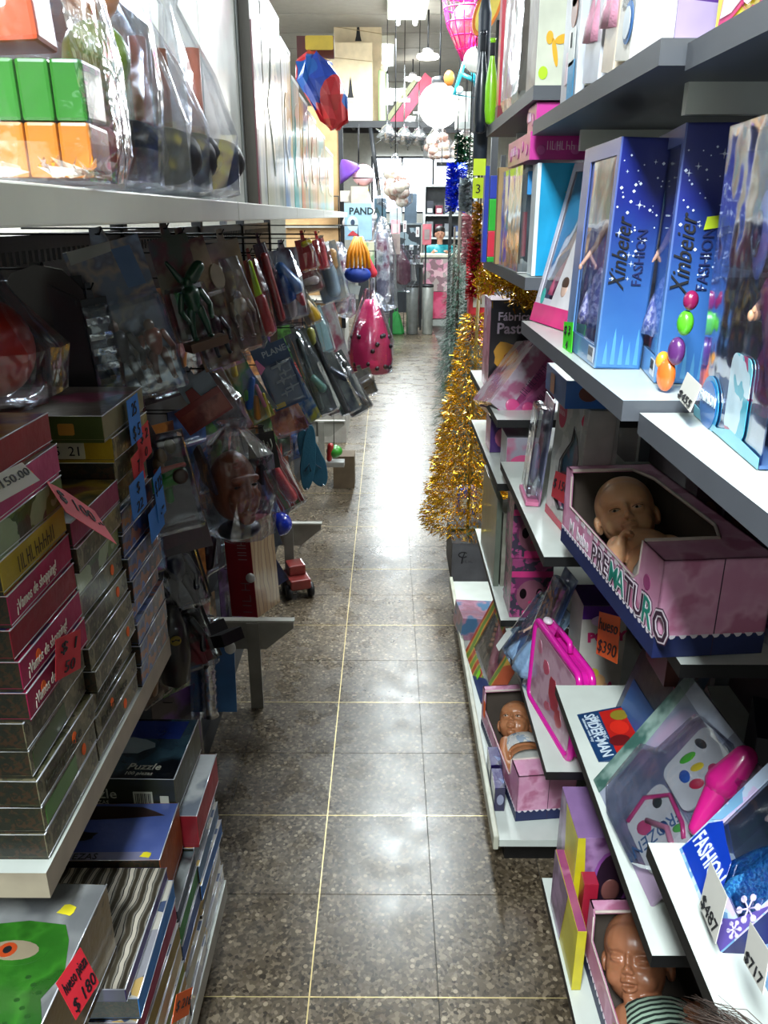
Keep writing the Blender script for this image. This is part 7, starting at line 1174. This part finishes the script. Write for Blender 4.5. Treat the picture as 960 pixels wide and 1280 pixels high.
# right far: trees and garlands on a dark gondola
t=thing('shelving_unit','dark right unit beyond the gold tree hung with garlands','shelf',T(0,0,0)); MB().box((1.20,4.2,0),(1.23,9.2,2.1)).obj('back_panel',DARK,t); 
for y in (4.2,5.8,7.4,9.2): MB().box((1.19,y-.02,0),(1.24,y+.02,2.3)).obj('upright',DARK,t)
for z in (1.0,1.6): MB().box((.95,4.2,z-.02),(1.20,9.2,z)).obj('shelf',[EDGE],t)
P=U(560,392,Z=0); t=thing('dark_post','thin dark post at the right where the aisle ends','post',T(.82,11.2,0)); MB().box((-.02,-.02,0),(.02,.02,2.35)).obj('post',IRON,t); MB().box((-.2,-.02,2.3),(.25,.02,2.35)).obj('arm',IRON,t)
def pine(px,Y,z0,h,r0,c,lab,n=2600):
    P=at(px,300,Y); t=thing('pine_tree',lab,'tree',T(P.x,Y,z0),'green artificial trees'); MB().tube([(0,0,0),(0,0,h)],.012,6).obj('trunk',mat('#3c3024',.7),t); r=random.Random(px); mb=MB()
    for k in range(n):
        z=.06*h+.94*h*(1-math.sqrt(1-r.random()*.98)); R_=r0*(1-z/h*.85); a=r.uniform(0,6.28); q=R_*r.random()**.5; c0=Vector((q*math.cos(a),q*math.sin(a),z)); d_=Vector((math.cos(a),math.sin(a),r.uniform(-.9,.3)))*.05; s_=Vector((-math.sin(a),math.cos(a),0))*.006; mb.add([c0-s_,c0+s_,c0+d_],[(0,1,2)])
    tag(mb.obj('needles',mat(c,.6),t),kind='stuff'); MB().lathe([(.10,-.0),(.08,.05),(.02,.06)],12).obj('stand',mat('#1c4c2c',.6),t)
pine(574,6.3,.0005,1.75,.19,'#1c3c2c','dark green artificial tree, nearest behind the gold tree'); pine(585,7.3,.0005,1.9,.2,'#2c4c3c','greyish green artificial tree behind the nearest one'); pine(568,8.4,.0005,1.6,.19,'#183024','farthest dark green artificial tree by the dark post'); pine(592,5.2,.0005,1.5,.15,'#44544c','frosted green artificial tree close to the gold tree')
def garl(px,y0,y1,Y,c,lab,rr=.04,n=500,cat='garland'):
    a=at(px,y0,Y); b=at(px,y1,Y); t=thing('hanging_garland',lab,cat,T(a.x,Y,b.z),'hanging tinsel garlands'); h=a.z-b.z; r=random.Random(px*3+y0); mb=MB()
    for k in range(n):
        z=r.uniform(0,h); al=r.uniform(0,6.28); c0=Vector((.3*rr*math.cos(al),.3*rr*math.sin(al),z)); d_=Vector((math.cos(al),math.sin(al),r.uniform(-.5,.5)))*rr; s_=Vector((-math.sin(al),math.cos(al),.4))*.006; mb.add([c0-s_,c0+s_,c0+d_+s_,c0+d_-s_],[(0,1,2,3)])
    tag(mb.obj('tinsel',mat(c,.25,.6),t),kind='stuff'); MB().tube([(0,0,0),(0,0,3.31-b.z)],.003,4).obj('string',WIRE,t)
garl(571,207,262,5.2,'#2048d8','bright blue tinsel star garland hanging high on the right',.05,500); garl(590,270,330,4.4,'#d8a8b0','pale pink garland hanging beside the green trees',.04); garl(596,300,372,3.9,'#c83048','red and pink garland hanging next to the gold tree',.035); garl(601,255,345,3.9,'#b8902c','old gold garland hanging next to the gold tree',.03); garl(598,330,430,4.1,'#c06078','dusty pink garland hanging low next to the gold tree',.035); garl(586,225,265,4.6,'#a8b0b4','silver garland hanging beside the blue one',.04); garl(581,170,240,5.5,'#28583c','green tinsel garland hanging high on the right',.05)
P=at(597,235,3.6); t=thing('price_board','yellow green price card hanging by the garlands','card',T(P.x,3.6,P.z)); MB().box((-.02,0,-.04),(.035,.004,.04)).obj('card',TAGC['lime'],t); MB().tube([(0,0,.04),(0,0,3.31-P.z)],.002,4).obj('string',WIRE,t); lettering('3',t,-.01,-.02,.05,INK)
for i,(px,py,Y,c,lab) in enumerate(((592,385,4.3,'#c82c3c','red bauble bag low beside the gold tree'),(584,410,4.9,'#1c3c8c','dark blue carton on the floor between the trees'),(566,418,6.6,'#1c5c30','green carton on the floor by the dark post'))):
    P=at(px,py,Y); z=.001 if i else P.z; t=thing('tree_goods',lab,'goods',T(P.x,Y-.3,z)); MB().box((-.06,-.05,0),(.06,.05,.16)).obj('body',mat(c,.4,coat=.3),t,bevel=.01); MB().box((-.04,-.053,.04),(.04,-.05,.10)).obj('label_print',mat('#b8b8b0',.5),t)
    if not i: MB().tube([(0,0,.16),(0,0,.5)],.003,4).obj('string',WIRE,t)
P=at(415,108,3.95)
t=thing('foil_ball','crumpled red, blue and yellow foil cushion at the end of the high left cartons','cushion',T(at(402,112,3.6).x,3.6,at(402,112,3.6).z)); r=random.Random(4)
bag(t,'crumpled_cushion',[(-.14,.02,.02,.05,0),(-.11,.05,.04,.05,0),(-.03,.075,.06,.02,0),(.04,.085,.06,-.01,0),(.10,.06,.05,-.03,0),(.13,.02,.02,-.03,0)],art(['#b02830','#1c5cb0','#c03038','#2040a0','#d8b028','#3c80c8'],11,'voronoi',.3,.8,14),.013,5,20)
MB().box((-.10,.06,.12),(.05,.075,.20)).obj('backing_card',mat('#4c1c1c',.5),t); decal(t,rrect(-.06,.14,.05,.19,.006),mat('#c8a820',.4),name='yellow_label',y=-.0)
